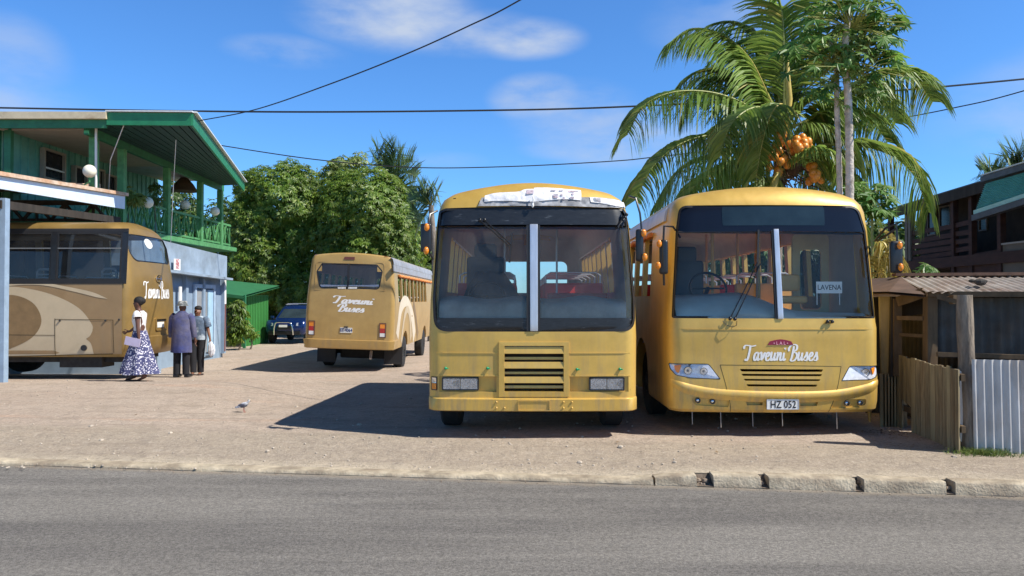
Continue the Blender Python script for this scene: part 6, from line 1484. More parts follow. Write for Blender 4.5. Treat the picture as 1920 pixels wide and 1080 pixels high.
# iron fence to the right of the pole
fi = MB(); f0 = at(1826, 840, 7.98); 
corr(fi, (f0.x, 7.98, -.02), (f0.x+.82, 7.90, -.02), (f0.x-.01, 7.99, .965), (f0.x+.82, 7.92, .955), 10, .017, (0, -1, 0), 10, 3)
corr(fi, (f0.x+.78, 7.90, -.03), (f0.x+1.6, 7.82, -.03), (f0.x+.78, 7.915, .97), (f0.x+1.6, 7.83, .96), 10, .017, (0, -1, 0), 10, 3)
corr(fi, (f0.x+1.56, 7.82, -.03), (f0.x+6, 7.3, -.03), (f0.x+1.56, 7.83, .97), (f0.x+6, 7.3, .96), 54, .017, (0, -1, 0), 8, 3)
me_ = fi; fo = me_.build('iron_fence', GALV, smooth=60, merge=False); tag(fo, 'upright corrugated iron fence sheets, silvery white with rusty feet', 'fence')
k = MB(); p = at(1793, 700, 8.02); k.prism([(p.x, .12), (p.x+.10, .10), (p.x+.12, .80), (p.x+.03, .86)], lambda u, v, o: Vector((u, 8.05+o, v)), 0, .015); o = k.build('loose_sheet', GALV); tag(o, 'narrow loose sheet of iron leaning between the board fence and the pole', 'iron sheet')
# ---- overhead cables
def cable(pts, r, label):
    k = MB(); P = spline(pts, 14); k.tube(P, r, 5); o = k.build('overhead_cable', M('cable black', (.02, .022, .026), rough=.6), smooth=60); tag(o, label, 'cable', 'overhead cables')
cable([at(-500, 190, 19), at(0, 202, 19), at(500, 209.5, 19), at(900, 207, 19), at(1170, 200, 19), at(1540, 180, 19), at(1920, 148, 19), at(2500, 85, 19)], .024, 'thick near level cable crossing the whole sky above the buses')
cable([at(370, 227, 18.5), at(480, 205, 17), at(620, 157, 15), at(760, 102, 14), at(880, 48, 13.2), at(975, 0, 12.6), at(1300, -190, 11), at(1800, -620, 9)], .013, 'cable rising steeply from the green roof corner out of the top of the picture')
cable([at(330, 258, 24), at(410, 272, 24), at(600, 300, 24), at(780, 314, 24), at(960, 312, 24), at(1150, 302, 24), at(1240, 293, 24), at(1450, 270, 24)], .017, 'thin lower cable sagging behind the trees towards the palm')
cable([at(1450, 277, 24), at(1640, 232, 23), at(1780, 204, 21), at(1920, 170, 19), at(2400, 20, 14)], .016, 'thin cable running from the palm up to the right edge')
# ------------------------------------------------------------------ vegetation
MANGO = leaf_mat('mango leaves', (.060, .135, .014), (.18, .26, .038), trans=.35, third=(.30, .33, .09))
MANGO2 = leaf_mat('dark leaves', (.035, .08, .014), (.09, .15, .028), trans=.25)
PALML = leaf_mat('palm leaflets', (.10, .19, .035), (.23, .32, .07), trans=.34, rough=.42, third=(.45, .38, .11))
PALMF = leaf_mat('far palm leaflets', (.06, .12, .04), (.12, .18, .06), trans=.25)
PAPL = leaf_mat('papaya leaves', (.045, .13, .022), (.13, .24, .045), trans=.35)
PAPY = leaf_mat('yellow green leaves', (.14, .22, .05), (.26, .30, .08), trans=.3)
BARK = M('bark', (.16, .13, .10), rough=.95, var=.35, vs=8, bump=.8, bs=20)
BARKP = M('pale ringed papaya bark', (.60, .54, .47), rough=.9, var=.2, vs=7, bump=.9, bs=22, col2=(.30, .26, .21), m2=.56, soft=.08)
BARKC = M('palm bark', (.24, .20, .16), rough=.95, var=.3, vs=7, bump=.8, bs=15)
RACH = M('yellow leaf rib', (.55, .42, .10), rough=.5, var=.2, vs=5)
RACHG = M('green leaf rib', (.28, .30, .08), rough=.5, var=.2, vs=5)
NUT = M('orange coconut', (.70, .27, .04), rough=.35, var=.18, vs=6)
HUSK = M('dry sheath', (.12, .075, .045), rough=.95, var=.5, vs=10)
def crown(mb, lobes, n, size, droop=.6, fill=.55, seed=1, aspect=.34, tuft=6):
    rnd = random.Random(seed); tot = sum(l[1][0]*l[1][2] for l in lobes); V = mb.v; F = mb.f; MI = mb.mi
    for c, r in lobes:
        k = int(n*r[0]*r[2]/tot/tuft); c = Vector(c)
        for _ in range(k):
            d = Vector((rnd.gauss(0, 1), rnd.gauss(0, 1), rnd.gauss(0, 1))).normalized()
            if d.y > .3 and rnd.random() < .5: d.y = -d.y
            nn = noise.noise(Vector((d.x*2.2+c.x, d.y*2.2+c.y, d.z*2.2+c.z+seed)))+.5*noise.noise(Vector((d.x*6, d.y*6+c.x, d.z*6)))
            q = 1+.26*nn
            if rnd.random() < fill: q *= 1-abs(rnd.gauss(0, .07))
            else: q *= rnd.uniform(.45, 1)
            p = c+Vector((d.x*r[0], d.y*r[1], d.z*r[2]))*q
            ax = (d*.8+Vector((0, 0, .5))+Vector((rnd.gauss(0, .3), rnd.gauss(0, .3), rnd.gauss(0, .3)))).normalized()
            a0 = rnd.uniform(0, 6.28); u = ax.cross(Vector((.3, .2, 1))).normalized(); w = ax.cross(u); s_ = size*rnd.uniform(.7, 1.3)
            for j in range(tuft):
                a = a0+j*6.283/tuft+rnd.uniform(-.3, .3); o = (u*math.cos(a)+w*math.sin(a))
                dr = (o*.9+ax*.3-Vector((0, 0, droop*rnd.uniform(.5, 1.4)))).normalized(); sd = dr.cross(ax).normalized()*s_*aspect*.5
                b = p; m_ = p+dr*s_*.5+Vector((0, 0, .06*s_)); t = p+dr*s_-Vector((0, 0, .12*s_)); i = len(V)
                V += [tuple(b), tuple(m_+sd), tuple(t), tuple(m_-sd)]; F.append([i, i+1, i+2, i+3]); MI.append(mb.m)
def trunk(mb, pts, r0, r1, n=9):
    P = spline(pts, 6); mb.tube(P, [lerp(r0, r1, i/(len(P)-1)) for i in range(len(P))], n)
def tree(name, label, X, Y, lobes, n, size, mat, tr=.22, group=None, seed=1, cat='tree', **kw):
    z = zg(X, Y); t = thing(name, label, cat, (X, Y, z), 0, group)
    k = MB(); zc = sum(l[0][2] for l in lobes)/len(lobes); trunk(k, [(X, Y, z-.1), (X+.1, Y, lerp(z, zc, .4)), (X-.05, Y, zc)], tr, tr*.45)
    for c, r in lobes:
        c = Vector(c); trunk(k, [Vector((X, Y, lerp(z, zc, .45))), Vector((lerp(X, c.x, .5), lerp(Y, c.y, .5), lerp(lerp(z, zc, .5), c.z, .5)-.1)), c+Vector((0, 0, r[2]*.4))], tr*.5, tr*.12, 7)
    k.build('trunk', BARK, t, world=True, smooth=60)
    k = MB(); crown(k, lobes, n, size, seed=seed, **kw); k.build('crown', mat, t, world=True, merge=False)
    return t
def lb_(px, py, Y, rx, rz, ry=None): c = at(px, py, Y); s = Y/FPX; return (tuple(c), (rx*s, (ry or rx)*s, rz*s))
YT = 41.5
tree('mango_tree', 'broad leafy mango tree standing nearer the green veranda, its top level with the roof', *at(520, 560, YT).xy, [lb_(530, 378, YT, 78, 72), lb_(478, 430, YT-.5, 52, 76), lb_(575, 440, YT+.3, 62, 80), lb_(500, 500, YT, 72, 78), lb_(470, 350, YT, 30, 34), lb_(560, 345, YT, 40, 36), lb_(560, 540, YT-.5, 50, 60)], 64000, .21, MANGO, group='mango trees behind the yard', seed=3)
tree('mango_tree', 'round domed mango tree directly behind the rear bus', *at(700, 560, YT-1).xy, [lb_(690, 400, YT-1, 92, 84), lb_(735, 432, YT-1.5, 58, 74), lb_(640, 450, YT-.5, 66, 84), lb_(700, 500, YT-1, 96, 80), lb_(650, 350, YT, 44, 34), lb_(725, 370, YT-1, 44, 42)], 64000, .205, MANGO, group='mango trees behind the yard', seed=8)
tree('understorey_tree', 'low dark shrubby tree filling the gap above the green shed', *at(480, 600, YT+1.5).xy, [lb_(470, 560, YT+1.5, 60, 56), lb_(540, 570, YT+1.5, 60, 50), lb_(440, 470, YT+2, 24, 50)], 12000, .32, MANGO2, seed=12, tr=.15)
tree('thin_tree', 'sparse pale green tree top showing between the two mango trees', *at(648, 560, YT+3).xy, [lb_(640, 320, YT+3, 34, 30), lb_(672, 304, YT+3, 18, 22), lb_(615, 330, YT+3, 26, 18)], 1500, .30, PAPY, seed=15, tr=.12, fill=.3)
tree('background_tree', 'dark tree mass far behind the yard on the left of the rear bus', *at(430, 560, YT+8).xy, [lb_(420, 470, YT+8, 60, 95), lb_(445, 540, YT+8, 60, 60), lb_(350, 480, YT+8, 60, 90), lb_(330, 380, YT+8, 40, 40)], 12000, .40, MANGO2, seed=22, tr=.25)
tree('background_tree', 'dark tree seen low behind the gap between the rear bus and the worn bus', *at(790, 560, YT+5).xy, [lb_(790, 500, YT+5, 60, 70), lb_(850, 530, YT+5, 50, 50)], 10000, .40, MANGO2, seed=25, tr=.2)
tree('background_tree', 'leafy tree standing behind the right hand bus and the shack', *at(1640, 560, 27).xy, [lb_(1600, 480, 27, 90, 70), lb_(1500, 500, 27, 90, 60), lb_(1400, 500, 27, 80, 60), lb_(1690, 470, 27, 50, 56)], 9000, .34, MANGO2, seed=28, tr=.2)

def frond(mb, rb, P, llen, droop, n=46, wid=.035, seed=0, spread=.9, r0=.035, sag=None, plane=0):
    """leaflets along a rib P (points), hanging; rb collects the rib"""
    rnd = random.Random(seed); Q = spline(P, 10); N_ = len(Q); rb.tube(Q, [lerp(r0, .006, i/(N_-1)) for i in range(N_)], 5)
    L = [0]
    for a, b in zip(Q, Q[1:]): L.append(L[-1]+(b-a).length)
    def pt(s):
        for i in range(N_-1):
            if L[i+1] >= s: return Q[i].lerp(Q[i+1], (s-L[i])/max(1e-6, L[i+1]-L[i])), (Q[i+1]-Q[i]).normalized()
        return Q[-1], (Q[-1]-Q[-2]).normalized()
    G = Vector((0, 0, -1))
    for j in range(n):
        t = (j+.5)/n; t = .10+.90*t; p, T = pt(L[-1]*t)
        S_ = T.cross(G)
        if S_.length < .15: S_ = Vector((1, .2, 0))
        S_.normalize(); U = S_.cross(T)
        ll = llen*1.38*(.45+.75*math.sin(math.pi*min(1, t*.80+.12)))*rnd.uniform(.85, 1.1)
        for sd in (-1, 1):
            d0 = (U*sd*plane+S_*sd*spread*rnd.uniform(.8, 1.1)+T*rnd.uniform(.35, .6)+U*.1).normalized(); w = wid*rnd.uniform(.8, 1.2); pts = []; q = p.copy(); d = d0.copy(); seg = 4
            for s_ in range(seg+1):
                pts.append(q.copy()); q = q+d*ll/seg; d = (d+G*droop*rnd.uniform(.75, 1.25)).normalized()
            i = len(mb.v); W_ = T.lerp(U, .35+.3*rnd.random()).normalized()
            for s_, a in enumerate(pts):
                ww = w*(1, 1, .85, .55, .08)[s_]*.5; mb.v += [tuple(a+W_*ww), tuple(a-W_*ww)]
            for s_ in range(seg): mb.f.append([i+2*s_, i+2*s_+1, i+2*s_+3, i+2*s_+2]); mb.mi.append(0)
YP = 16.6
def pp(px, py, dy=0): return at(px, py, YP+dy)
base = pp(1452, 560).xy
palm = thing('coconut_palm', 'big coconut palm with bunches of orange nuts rising behind the right hand bus', 'palm tree', (base[0], YP, -.3))
k = MB(); tp = [Vector((base[0]+.05, YP+.1, -.5)), Vector((base[0], YP, 1.6)), pp(1455, 420), pp(1462, 330), pp(1470, 250)]; trunk(k, tp, .17, .13, 12); k.build('trunk', BARKC, palm, world=True, smooth=60)
FR = [  # (rib pixels with depth offsets), leaflet length, droop, leaflets
 ([(1462, 262, 0), (1410, 205, -.2), (1345, 176, -.5), (1270, 172, -.8), (1210, 196, -1.0), (1176, 250, -1.1)], .80, .55, 62),
 ([(1465, 292, 0), (1410, 262, -.2), (1350, 252, -.5), (1280, 268, -.8), (1225, 312, -1.0), (1190, 375, -1.2)], .85, .70, 62),
 ([(1462, 232, 0), (1440, 180, .1), (1405, 110, .2), (1355, 66, .3), (1300, 54, .4), (1252, 84, .5)], .85, .50, 62),
 ([(1466, 222, .2), (1452, 140, .4), (1420, 70, .7), (1380, 42, .9), (1330, 48, 1.1), (1300, 80, 1.2)], .75, .50, 56),
 ([(1470, 215, .1), (1470, 120, .2), (1468, 40, .3), (1455, -30, .3), (1440, -70, .3)], .70, .40, 50),
 ([(1482, 240, 0), (1530, 215, .1), (1600, 160, .3), (1660, 138, .4), (1715, 148, .5), (1750, 190, .6)], .80, .62, 62),
 ([(1490, 292, .1), (1545, 275, .2), (1605, 272, .2), (1670, 290, .1), (1715, 330, .0), (1742, 395, -.1)], .85, .80, 62),
 ([(1474, 240, -.3), (1472, 205, -.6), (1462, 196, -.9), (1446, 215, -1.15), (1430, 265, -1.3), (1418, 330, -1.4)], .62, .55, 46),
 ([(1480, 310, -.4), (1505, 295, -.7), (1530, 283, -.9), (1556, 290, -1.0), (1578, 320, -1.0)], .50, .60, 40),
 ([(1458, 320, 0), (1415, 300, -.3), (1370, 310, -.6), (1320, 335, -.9), (1285, 370, -1.1)], .70, .65, 50),
 ([(1462, 300, .3), (1400, 280, .8), (1330, 290, 1.2), (1270, 320, 1.6), (1225, 390, 2.0)], .90, .75, 54),
 ([(1490, 250, .4), (1550, 200, .9), (1590, 170, 1.3), (1640, 180, 1.7), (1680, 230, 2)], .80, .6, 50),
 ([(1460, 250, .5), (1400, 170, 1.2), (1345, 130, 1.7), (1295, 140, 2.2), (1265, 180, 2.6)], .85, .55, 54),
 ([(1484, 225, .5), (1510, 140, .9), (1540, 80, 1.3), (1580, 50, 1.8), (1625, 60, 2.2)], .80, .5, 50),
 ([(1490, 300, .6), (1540, 310, 1.2), (1580, 340, 1.6), (1620, 400, 1.9)], .85, .8, 44),
 ([(1475, 280, .6), (1440, 240, 1.4), (1400, 220, 2.2), (1350, 230, 2.8), (1300, 270, 3.2)], .85, .6, 50),
 ([(1470, 235, -.2), (1440, 205, -.6), (1405, 205, -1.0), (1370, 235, -1.3), (1350, 290, -1.4)], .62, .6, 42),
 ([(1478, 235, .4), (1495, 160, .6), (1500, 90, .6), (1520, 30, .7), (1560, 0, .9)], .70, .5, 46),
 ([(1482, 262, .2), (1510, 240, .0), (1545, 240, -.2), (1580, 262, -.3), (1600, 310, -.3)], .6, .7, 40),
 ([(1464, 330, -.2), (1440, 340, -.6), (1400, 370, -1.0), (1360, 420, -1.3)], .6, .6, 36),
 ([(1490, 320, .3), (1540, 350, .2), (1590, 400, 0), (1630, 460, 0)], .7, .7, 40),
 ([(1460, 255, .3), (1425, 190, .6), (1385, 150, .9), (1340, 145, 1.2), (1300, 175, 1.4), (1280, 215, 1.5)], .8, .6, 50),
 ([(1462, 240, .3), (1452, 170, .5), (1435, 110, .6), (1405, 75, .8), (1375, 90, 1.0)], .75, .6, 46),
 ([(1486, 270, .3), (1530, 235, .6), (1580, 215, .9), (1630, 225, 1.1), (1665, 265, 1.2)], .75, .7, 46),
 ([(1458, 290, .1), (1420, 290, -.1), (1385, 320, -.3), (1355, 370, -.5)], .7, .6, 40),
 ([(1486, 240, .2), (1505, 200, .1), (1535, 185, .0), (1560, 205, -.1), (1575, 255, -.1)], .65, .6, 40),
 ([(1478, 225, .3), (1488, 150, .5), (1485, 80, .8), (1470, 25, 1.0), (1450, 5, 1.2)], .6, .5, 44),
 ([(1466, 270, .8), (1430, 200, 1.6), (1400, 130, 2.2), (1360, 100, 2.8), (1330, 120, 3.2)], .8, .6, 46)]
for i, (P, ll, dr, n) in enumerate(FR):
    a = MB(); b = MB(); frond(a, b, [pp(*p) for p in P], ll, dr*.95, int(n*2.0), .060, seed=i, spread=.62, plane=.25)
    o = a.build('frond', PALML, palm, world=True, merge=False); b.build('rib', RACH if i in (7, 5, 8, 2) else RACHG, o, world=True, smooth=60)
k = MB(); k.tube([pp(1474, 250, -.25), pp(1480, 185, -.3), pp(1477, 140, -.25), pp(1478, 105, -.2)], [.06, .07, .05, .01], 8); k.build('spear_leaf', RACH, palm, world=True, smooth=60)
k = MB(); k.tube([pp(1448, 360, -.9), pp(1456, 330, -.85), pp(1466, 318, -.6)], [.10, .06, .04], 8); k.build('leaf_base', RACH, palm, world=True, smooth=60)
random.seed(31)
k = MB()
for i in range(70):
    a = pp(1480+random.uniform(-28, 40), 315+random.uniform(-45, 35), random.uniform(-.3, .3)); b = a+Vector((random.uniform(-.3, .35), random.uniform(-.5, -.1), random.uniform(-.45, .1))); k.tube([a, (a+b)/2+Vector((0, 0, .05)), b], [.02, .015, .006], 4)
k.sphere(pp(1478, 300), .32, 12, 9, (1, 1, 1.3)); k.build('dry_sheath', HUSK, palm, world=True, smooth=60)
for (cx, cy, rx, ry, n) in ((1458, 300, 24, 26, 13), (1500, 274, 22, 20, 13), (1458, 262, 14, 14, 4), (1528, 326, 16, 20, 8), (1398, 290, 10, 10, 2)):
    for j in range(n):
        a = random.uniform(0, 6.28); q = math.sqrt(random.random()); c = pp(cx+rx*q*math.cos(a), cy+ry*q*math.sin(a), -.55-.35*(1-q)-random.uniform(0, .1))
        k = MB(); k.sphere((0, 0, 0), .085*random.uniform(.85, 1.1), 12, 9, (1, 1, 1.2)); M_ = Matrix.Rotation(random.uniform(-.6, .6), 3, 'Y'); k.v = [tuple(M_ @ Vector(v)+c) for v in k.v]; k.build('coconut', NUT, palm, world=True, smooth=80)

# papaya tree: two ringed stems, lobed leaves on long stalks
def papleaf(mb, c, nrm_, tip, s):
    """seven lobed leaf"""
    N_ = nrm_.normalized(); t = (tip-N_*tip.dot(N_)).normalized(); b = N_.cross(t); i0 = len(mb.v); mb.v.append(tuple(c)); rim = []
    for j in range(7):
        a = R(-144+48*j); ln = s*(1-.28*abs(j-3)/3)
        for da, rr in ((-.26, .42), (-.13, .72), (0, 1.0), (.13, .72)):
            aa = a+da; r_ = ln*rr; dz = -.30*s*(rr**2)
            rim.append(tuple(c+t*math.cos(aa)*r_+b*math.sin(aa)*r_+N_*dz))
    mb.v += rim; m_ = len(rim)
    for j in range(m_-1): mb.f.append([i0, i0+1+j, i0+2+j]); mb.mi.append(0)
YA = 14.4
def pa_(px, py, dy=0): return at(px, py, YA+dy)
g0 = zg(6, YA)
pap = thing('papaya_tree', 'tall papaya tree with two pale ringed stems close in front of the palm', 'papaya tree', (pa_(1590, 560).x, YA, g0))
stems = [[Vector((pa_(1576, 560).x, YA, g0-.1)), pa_(1575, 430), pa_(1573, 300), pa_(1569, 200), pa_(1568, 130, .05), pa_(1556, 70, .1)], [Vector((pa_(1595, 560).x, YA-.15, g0-.1)), pa_(1594, 420, -.15), pa_(1593, 300, -.15), pa_(1590, 180, -.15), pa_(1584, 110, -.1), pa_(1590, 20, -.1)]]
for P, r in zip(stems, (.056, .080)):
    Q = spline(P, 14); k = MB(); k.tube(Q, [lerp(r, r*.74, i/(len(Q)-1))*(1+.06*((i*7) % 3-1)) for i in range(len(Q))], 12); k.build('trunk', BARKP, pap, world=True, smooth=60)
random.seed(44)
k = MB(); s2 = MB(); n = 0
tops = [(1558, 82, 0, 52), (1596, 14, -.1, 74), (1614, 100, -.1, 30)]
for (tx, ty, ty_, cnt) in tops:
    for i in range(cnt):
        a = random.uniform(-.5, 3.64); q = random.uniform(.25, 1.0); dx = 118*q*math.cos(a); dyv = -78*q*math.sin(a)+10; dd = random.uniform(-1.0, 1.0)*q
        if i % 3 == 0: dyv += 40
        c = pa_(tx+dx, ty+dyv*.85, ty_+dd); o_ = pa_(tx+random.uniform(-6, 6), ty+40, ty_)
        if cnt > 100 or abs(dx) < 100: papleaf(k, c, (c-o_).normalized()*.5+Vector((0, -.35, .8))+Vector((random.gauss(0, .3), random.gauss(0, .3), 0)), (c-o_)+Vector((0, 0, -.3)), random.uniform(.20, .32))
        s2.tube([o_, (o_+c)/2+Vector((0, 0, .07)), c], .010, 4)
for (cx, cy) in ((1508, 60), (1500, 120), (1515, 165), (1545, 175), (1560, 160), (1625, 150), (1648, 165), (1660, 60), (1685, 38), (1672, 70), (1650, 115), (1672, 108), (1640, 40), (1530, 60), (1516, 90), (1528, 130), (1640, 90), (1690, 45), (1655, 30)):
    for j in range(4):
        c = pa_(cx+random.uniform(-14, 14), cy+random.uniform(-12, 12), random.uniform(-.3, .3)); papleaf(k, c, Vector((random.gauss(0, .4), -.6, .7)), Vector((1 if cx > 1590 else -1, 0, -.5)), random.uniform(.16, .26)); 
    s2.tube([pa_(1595, 120), pa_((1595+cx)/2, (120+cy)/2-14), pa_(cx, cy)], .014, 4)
lv = k.build('crown', PAPL, pap, world=True, merge=False); s2.build('leaf_stalk', RACHG, pap, world=True, smooth=60)
k = MB()
for j in range(210):
    c = pa_(1588+random.gauss(0, 30), 118+random.gauss(0, 40), random.uniform(-.35, .3)); papleaf(k, c, Vector((random.gauss(0, .5), -.7, .6)), Vector((random.gauss(0, 1), 0, -1)), random.uniform(.07, .14))
k.build('young_leaves', PAPY, lv, world=True, merge=False)
k = MB()
for j in range(10): k.sphere(pa_(1592+random.uniform(-14, 14), 125+random.uniform(-22, 22), -.2+random.uniform(-.15, .15)), .07, 8, 7, (.85, .85, 1.5))
k.build('fruit', M('green papaya', (.10, .20, .04), rough=.5), pap, world=True, smooth=80)
# undergrowth right of the bus: a papaya seedling, hanging palm skirt, shrub by the house
def papbush(label, px, py, Y, n, s, rx, ry, seed, mat=PAPL, stemb=None):
    random.seed(seed); c0 = at(px, py, Y); t = thing('papaya_shrub', label, 'shrub', (c0.x, Y, zg(c0.x, Y)), 0); k = MB(); st = MB(); b = Vector((c0.x, Y, zg(c0.x, Y)))
    trunk(st, [b, (b+c0)/2, c0-Vector((0, 0, .1))], .04, .025, 7)
    for i in range(n):
        c = at(px+random.uniform(-rx, rx), py+random.uniform(-ry, ry), Y+random.uniform(-.3, .3)); papleaf(k, c, Vector((random.gauss(0, .4), -.5, .8)), c-c0+Vector((0, 0, -.1)), s*random.uniform(.7, 1.2)); st.tube([c0-Vector((0, 0, .1)), (c0+c)/2+Vector((0, 0, .05)), c], .007, 4)
    st.build('stem', RACHG, t, world=True); k.build('leaves', mat, t, world=True, merge=False); return t
papbush('young papaya with dark lobed leaves leaning over the roof corner of the right hand bus', 1635, 372, 15.5, 60, .26, 34, 30, 5)
papbush('small papaya top growing up behind the shack roof', 1734, 508, 12.5, 16, .16, 17, 12, 6)
a = MB(); b = MB(); sk2 = thing('palm_shrub', 'yellowing palm fronds drooping beside the mirror of the right hand bus', 'palm shrub', (at(1655, 560, 14).x, 14, 0))
for i, P in enumerate([[(1640, 480, 0), (1652, 455, -.1), (1664, 470, -.2), (1672, 530, -.2)], [(1645, 500, .2), (1660, 480, .1), (1672, 500, 0), (1680, 545, 0)], [(1650, 430, .2), (1668, 440, .2), (1676, 470, .2), (1680, 520, .2)], [(1655, 540, 0), (1648, 500, 0), (1652, 470, 0), (1660, 450, 0)]]):
    frond(a, b, [at(x, y, 14+d) for x, y, d in P], .38, .45, 30, .035, seed=90+i)
a.build('fronds', leaf_mat('yellow fronds', (.28, .24, .05), (.38, .32, .09), trans=.3), sk2, world=True, merge=False); b.build('rib', RACH, sk2, world=True)
# far palms
def farpalm(label, px, py, Y, spec, ll, seed, grp='palms far behind'):
    c0 = at(px, py, Y); t = thing('far_palm', label, 'palm tree', (c0.x, Y, zg(c0.x, Y)), 0, grp); k = MB(); trunk(k, [Vector((c0.x, Y, zg(c0.x, Y)-.2)), Vector((c0.x+.2, Y, c0.z*.5)), c0], .18, .12, 8); k.build('trunk', BARKC, t, world=True, smooth=60)
    a = MB(); b = MB()
    for i, (dx, dy, cv) in enumerate(spec):
        P = [c0, at(px+dx*.4, py+dy*.55-cv*.3, Y+random.uniform(-.5, .5)), at(px+dx*.75, py+dy*.85-cv*.25, Y+random.uniform(-1, 1)), at(px+dx, py+dy+cv*.1, Y+random.uniform(-1, 1))]; frond(a, b, P, ll*.72, .10, 44, .06, seed=seed+i, spread=.25, plane=.75)
    a.build('crown', PALMF, t, world=True, merge=False); b.build('rib', RACHG, t, world=True)
farpalm('palm with upright wind-swept fronds rising behind the domed mango tree', 728, 340, 42, [(-24, -66, 10), (-8, -76, 4), (12, -72, 4), (30, -50, 10), (58, -38, 20), (52, -10, 26), (40, 20, 26), (-30, -40, 10), (46, 44, 20), (20, -64, 4), (-16, -56, 4)], .95, 200)
farpalm('low palm half hidden between the mango tree and the worn bus', 808, 385, 36, [(-34, -26, 12), (-20, -30, 10), (-38, -4, 16), (-30, 18, 16), (4, -28, 6), (14, -20, 6), (-26, 40, 12)], .85, 230)
farpalm('palm top at the far right edge standing tallest above the timber house', 1905, 330, 34, [(-20, -36, 10), (-8, -50, 4), (4, -48, 2), (22, -44, 6), (-26, -12, 16), (40, -20, 10), (14, -30, 4)], 1.0, 250)
farpalm('small palm crown just clearing the timber house roof left of the tallest one', 1868, 338, 38, [(-30, -20, 12), (-12, -26, 6), (10, -26, 6), (24, -12, 10), (-22, -4, 10)], .9, 270)
# shrubs by the green shed
def bush(name, label, px, py, Y, lob, n, size, mat, seed, cat='shrub', tr=.04, grp=None, **kw):
    c = at(px, py, Y); return tree(name, label, c.x, Y, [lb_(a, b, Y, r, q) for a, b, r, q in lob], n, size, mat, tr=tr, seed=seed, cat=cat, group=grp, **kw)
bush('garden_shrub', 'tangled leafy shrub growing against the green shed wall', 447, 610, 29.5, [(445, 590, 17, 28), (456, 612, 10, 26), (440, 625, 14, 18)], 1100, .22, MANGO, 41, droop=.8)
bush('garden_shrub', 'small bright shrub in front of the sunny side of the shed', 468, 628, 30, [(466, 622, 9, 14), (478, 628, 8, 8)], 260, .17, MANGO, 42)
bush('potted_plant', 'leafy plant with yellow tips on the veranda rail', 242, 372, 20.6, [(240, 366, 14, 11), (256, 372, 12, 8)], 420, .20, PAPY, 45, cat='plant', tr=.02)
bush('potted_plant', 'thin dark plant further along the veranda rail beside the green post', 292, 368, 22, [(292, 362, 12, 20)], 220, .14, MANGO2, 46, cat='plant', tr=.02)
# grass at the foot of the pole and along the iron fence
g_ = MB(); random.seed(51)
for i in range(1500):
    if i < 900: X = random.gauss(4.74, .14); Y = 8.0+random.gauss(-.06, .07)
    else: X = random.uniform(4.75, 7.6); Y = 7.93-.122*(X-4.7)*.85+random.gauss(-.09, .05)
    h_ = random.uniform(.02, .085)*(1.25 if i < 900 else .6); a_ = random.uniform(0, 6.28); l = Vector((random.gauss(0, .03), random.gauss(0, .03), h_)); w_ = Vector((math.cos(a_), math.sin(a_), 0))*.004; b0 = Vector((X, Y, zg(X, Y)-.002))
    i0 = len(g_.v); g_.v += [tuple(b0-w_), tuple(b0+w_), tuple(b0+l*.6+w_*.7), tuple(b0+l*.6-w_*.7), tuple(b0+l+Vector((l.x, l.y, -.2*h_)))]; g_.f += [[i0, i0+1, i0+2, i0+3], [i0+3, i0+2, i0+4]]; g_.mi += [0, 0]
tag(g_.build('grass', leaf_mat('grass blades', (.08, .16, .03), (.20, .24, .07), trans=.3), merge=False), 'short green grass and weeds along the foot of the pole and iron fence', 'grass', kind='stuff')
random.seed(52); g_ = MB()
for i in range(500):                                               # dry leaves and litter on the yard
    X = random.choice([random.uniform(3.9, 4.6), random.gauss(4.3, .2), random.uniform(-9, 4)]); Y = random.uniform(8.1, 9.4) if X > 3.8 else random.uniform(8, 20)
    s_ = random.uniform(.012, .03); a_ = random.uniform(0, 6.28); c = Vector((X, Y, zg(X, Y)+.012)); u = Vector((math.cos(a_), math.sin(a_), .2))*s_; v = Vector((-math.sin(a_), math.cos(a_), .1))*s_*.5
    i0 = len(g_.v); g_.v += [tuple(c-u), tuple(c+v), tuple(c+u), tuple(c-v)]; g_.f.append([i0, i0+1, i0+2, i0+3]); g_.mi.append(0)
tag(g_.build('leaf_litter', leaf_mat('dry leaves', (.14, .08, .04), (.30, .20, .10), trans=.1), merge=False), 'dry brown leaves scattered over the dirt yard', 'leaf litter', kind='stuff')

# ------------------------------------------------------------------ people
SKIN = M('brown skin', (.12, .052, .032), rough=.5, var=.08, vs=6)
SKIN2 = M('warm brown skin', (.20, .085, .045), rough=.5, var=.08, vs=6)
HAIR = M('black hair', (.012, .010, .010), rough=.7, var=.4, vs=30, bump=.6, bs=80)
def skin_body(root, V, E, mat, s=1.0):
    """V: name -> (x,y,z,r)"""
    names = list(V); me = bpy.data.meshes.new('b'); me.from_pydata([Vector(V[n][:3])*s for n in names], [(names.index(a), names.index(b)) for a, b in E], [])
    o = bpy.data.objects.new('b', me); COL.objects.link(o); m = o.modifiers.new('s', 'SKIN'); m.use_smooth_shade = True; sv = me.skin_vertices[0].data
    for i, n in enumerate(names): r = V[n][3]; r = r if isinstance(r, tuple) else (r, r); sv[i].radius = (r[0]*s, r[1]*s); sv[i].use_root = (n == 'pel')
    m2 = o.modifiers.new('u', 'SUBSURF'); m2.levels = 2; m2.render_levels = 2
    dg = bpy.context.evaluated_depsgraph_get(); dg.update(); me2 = bpy.data.meshes.new_from_object(o.evaluated_get(dg), depsgraph=dg); me2.name = 'body'
    bpy.data.objects.remove(o); me2.materials.clear(); me2.materials.append(mat)
    me2.polygons.foreach_set('use_smooth', [True]*len(me2.polygons))
    q = bpy.data.objects.new('body', me2); COL.objects.link(q); q.parent = root; return q
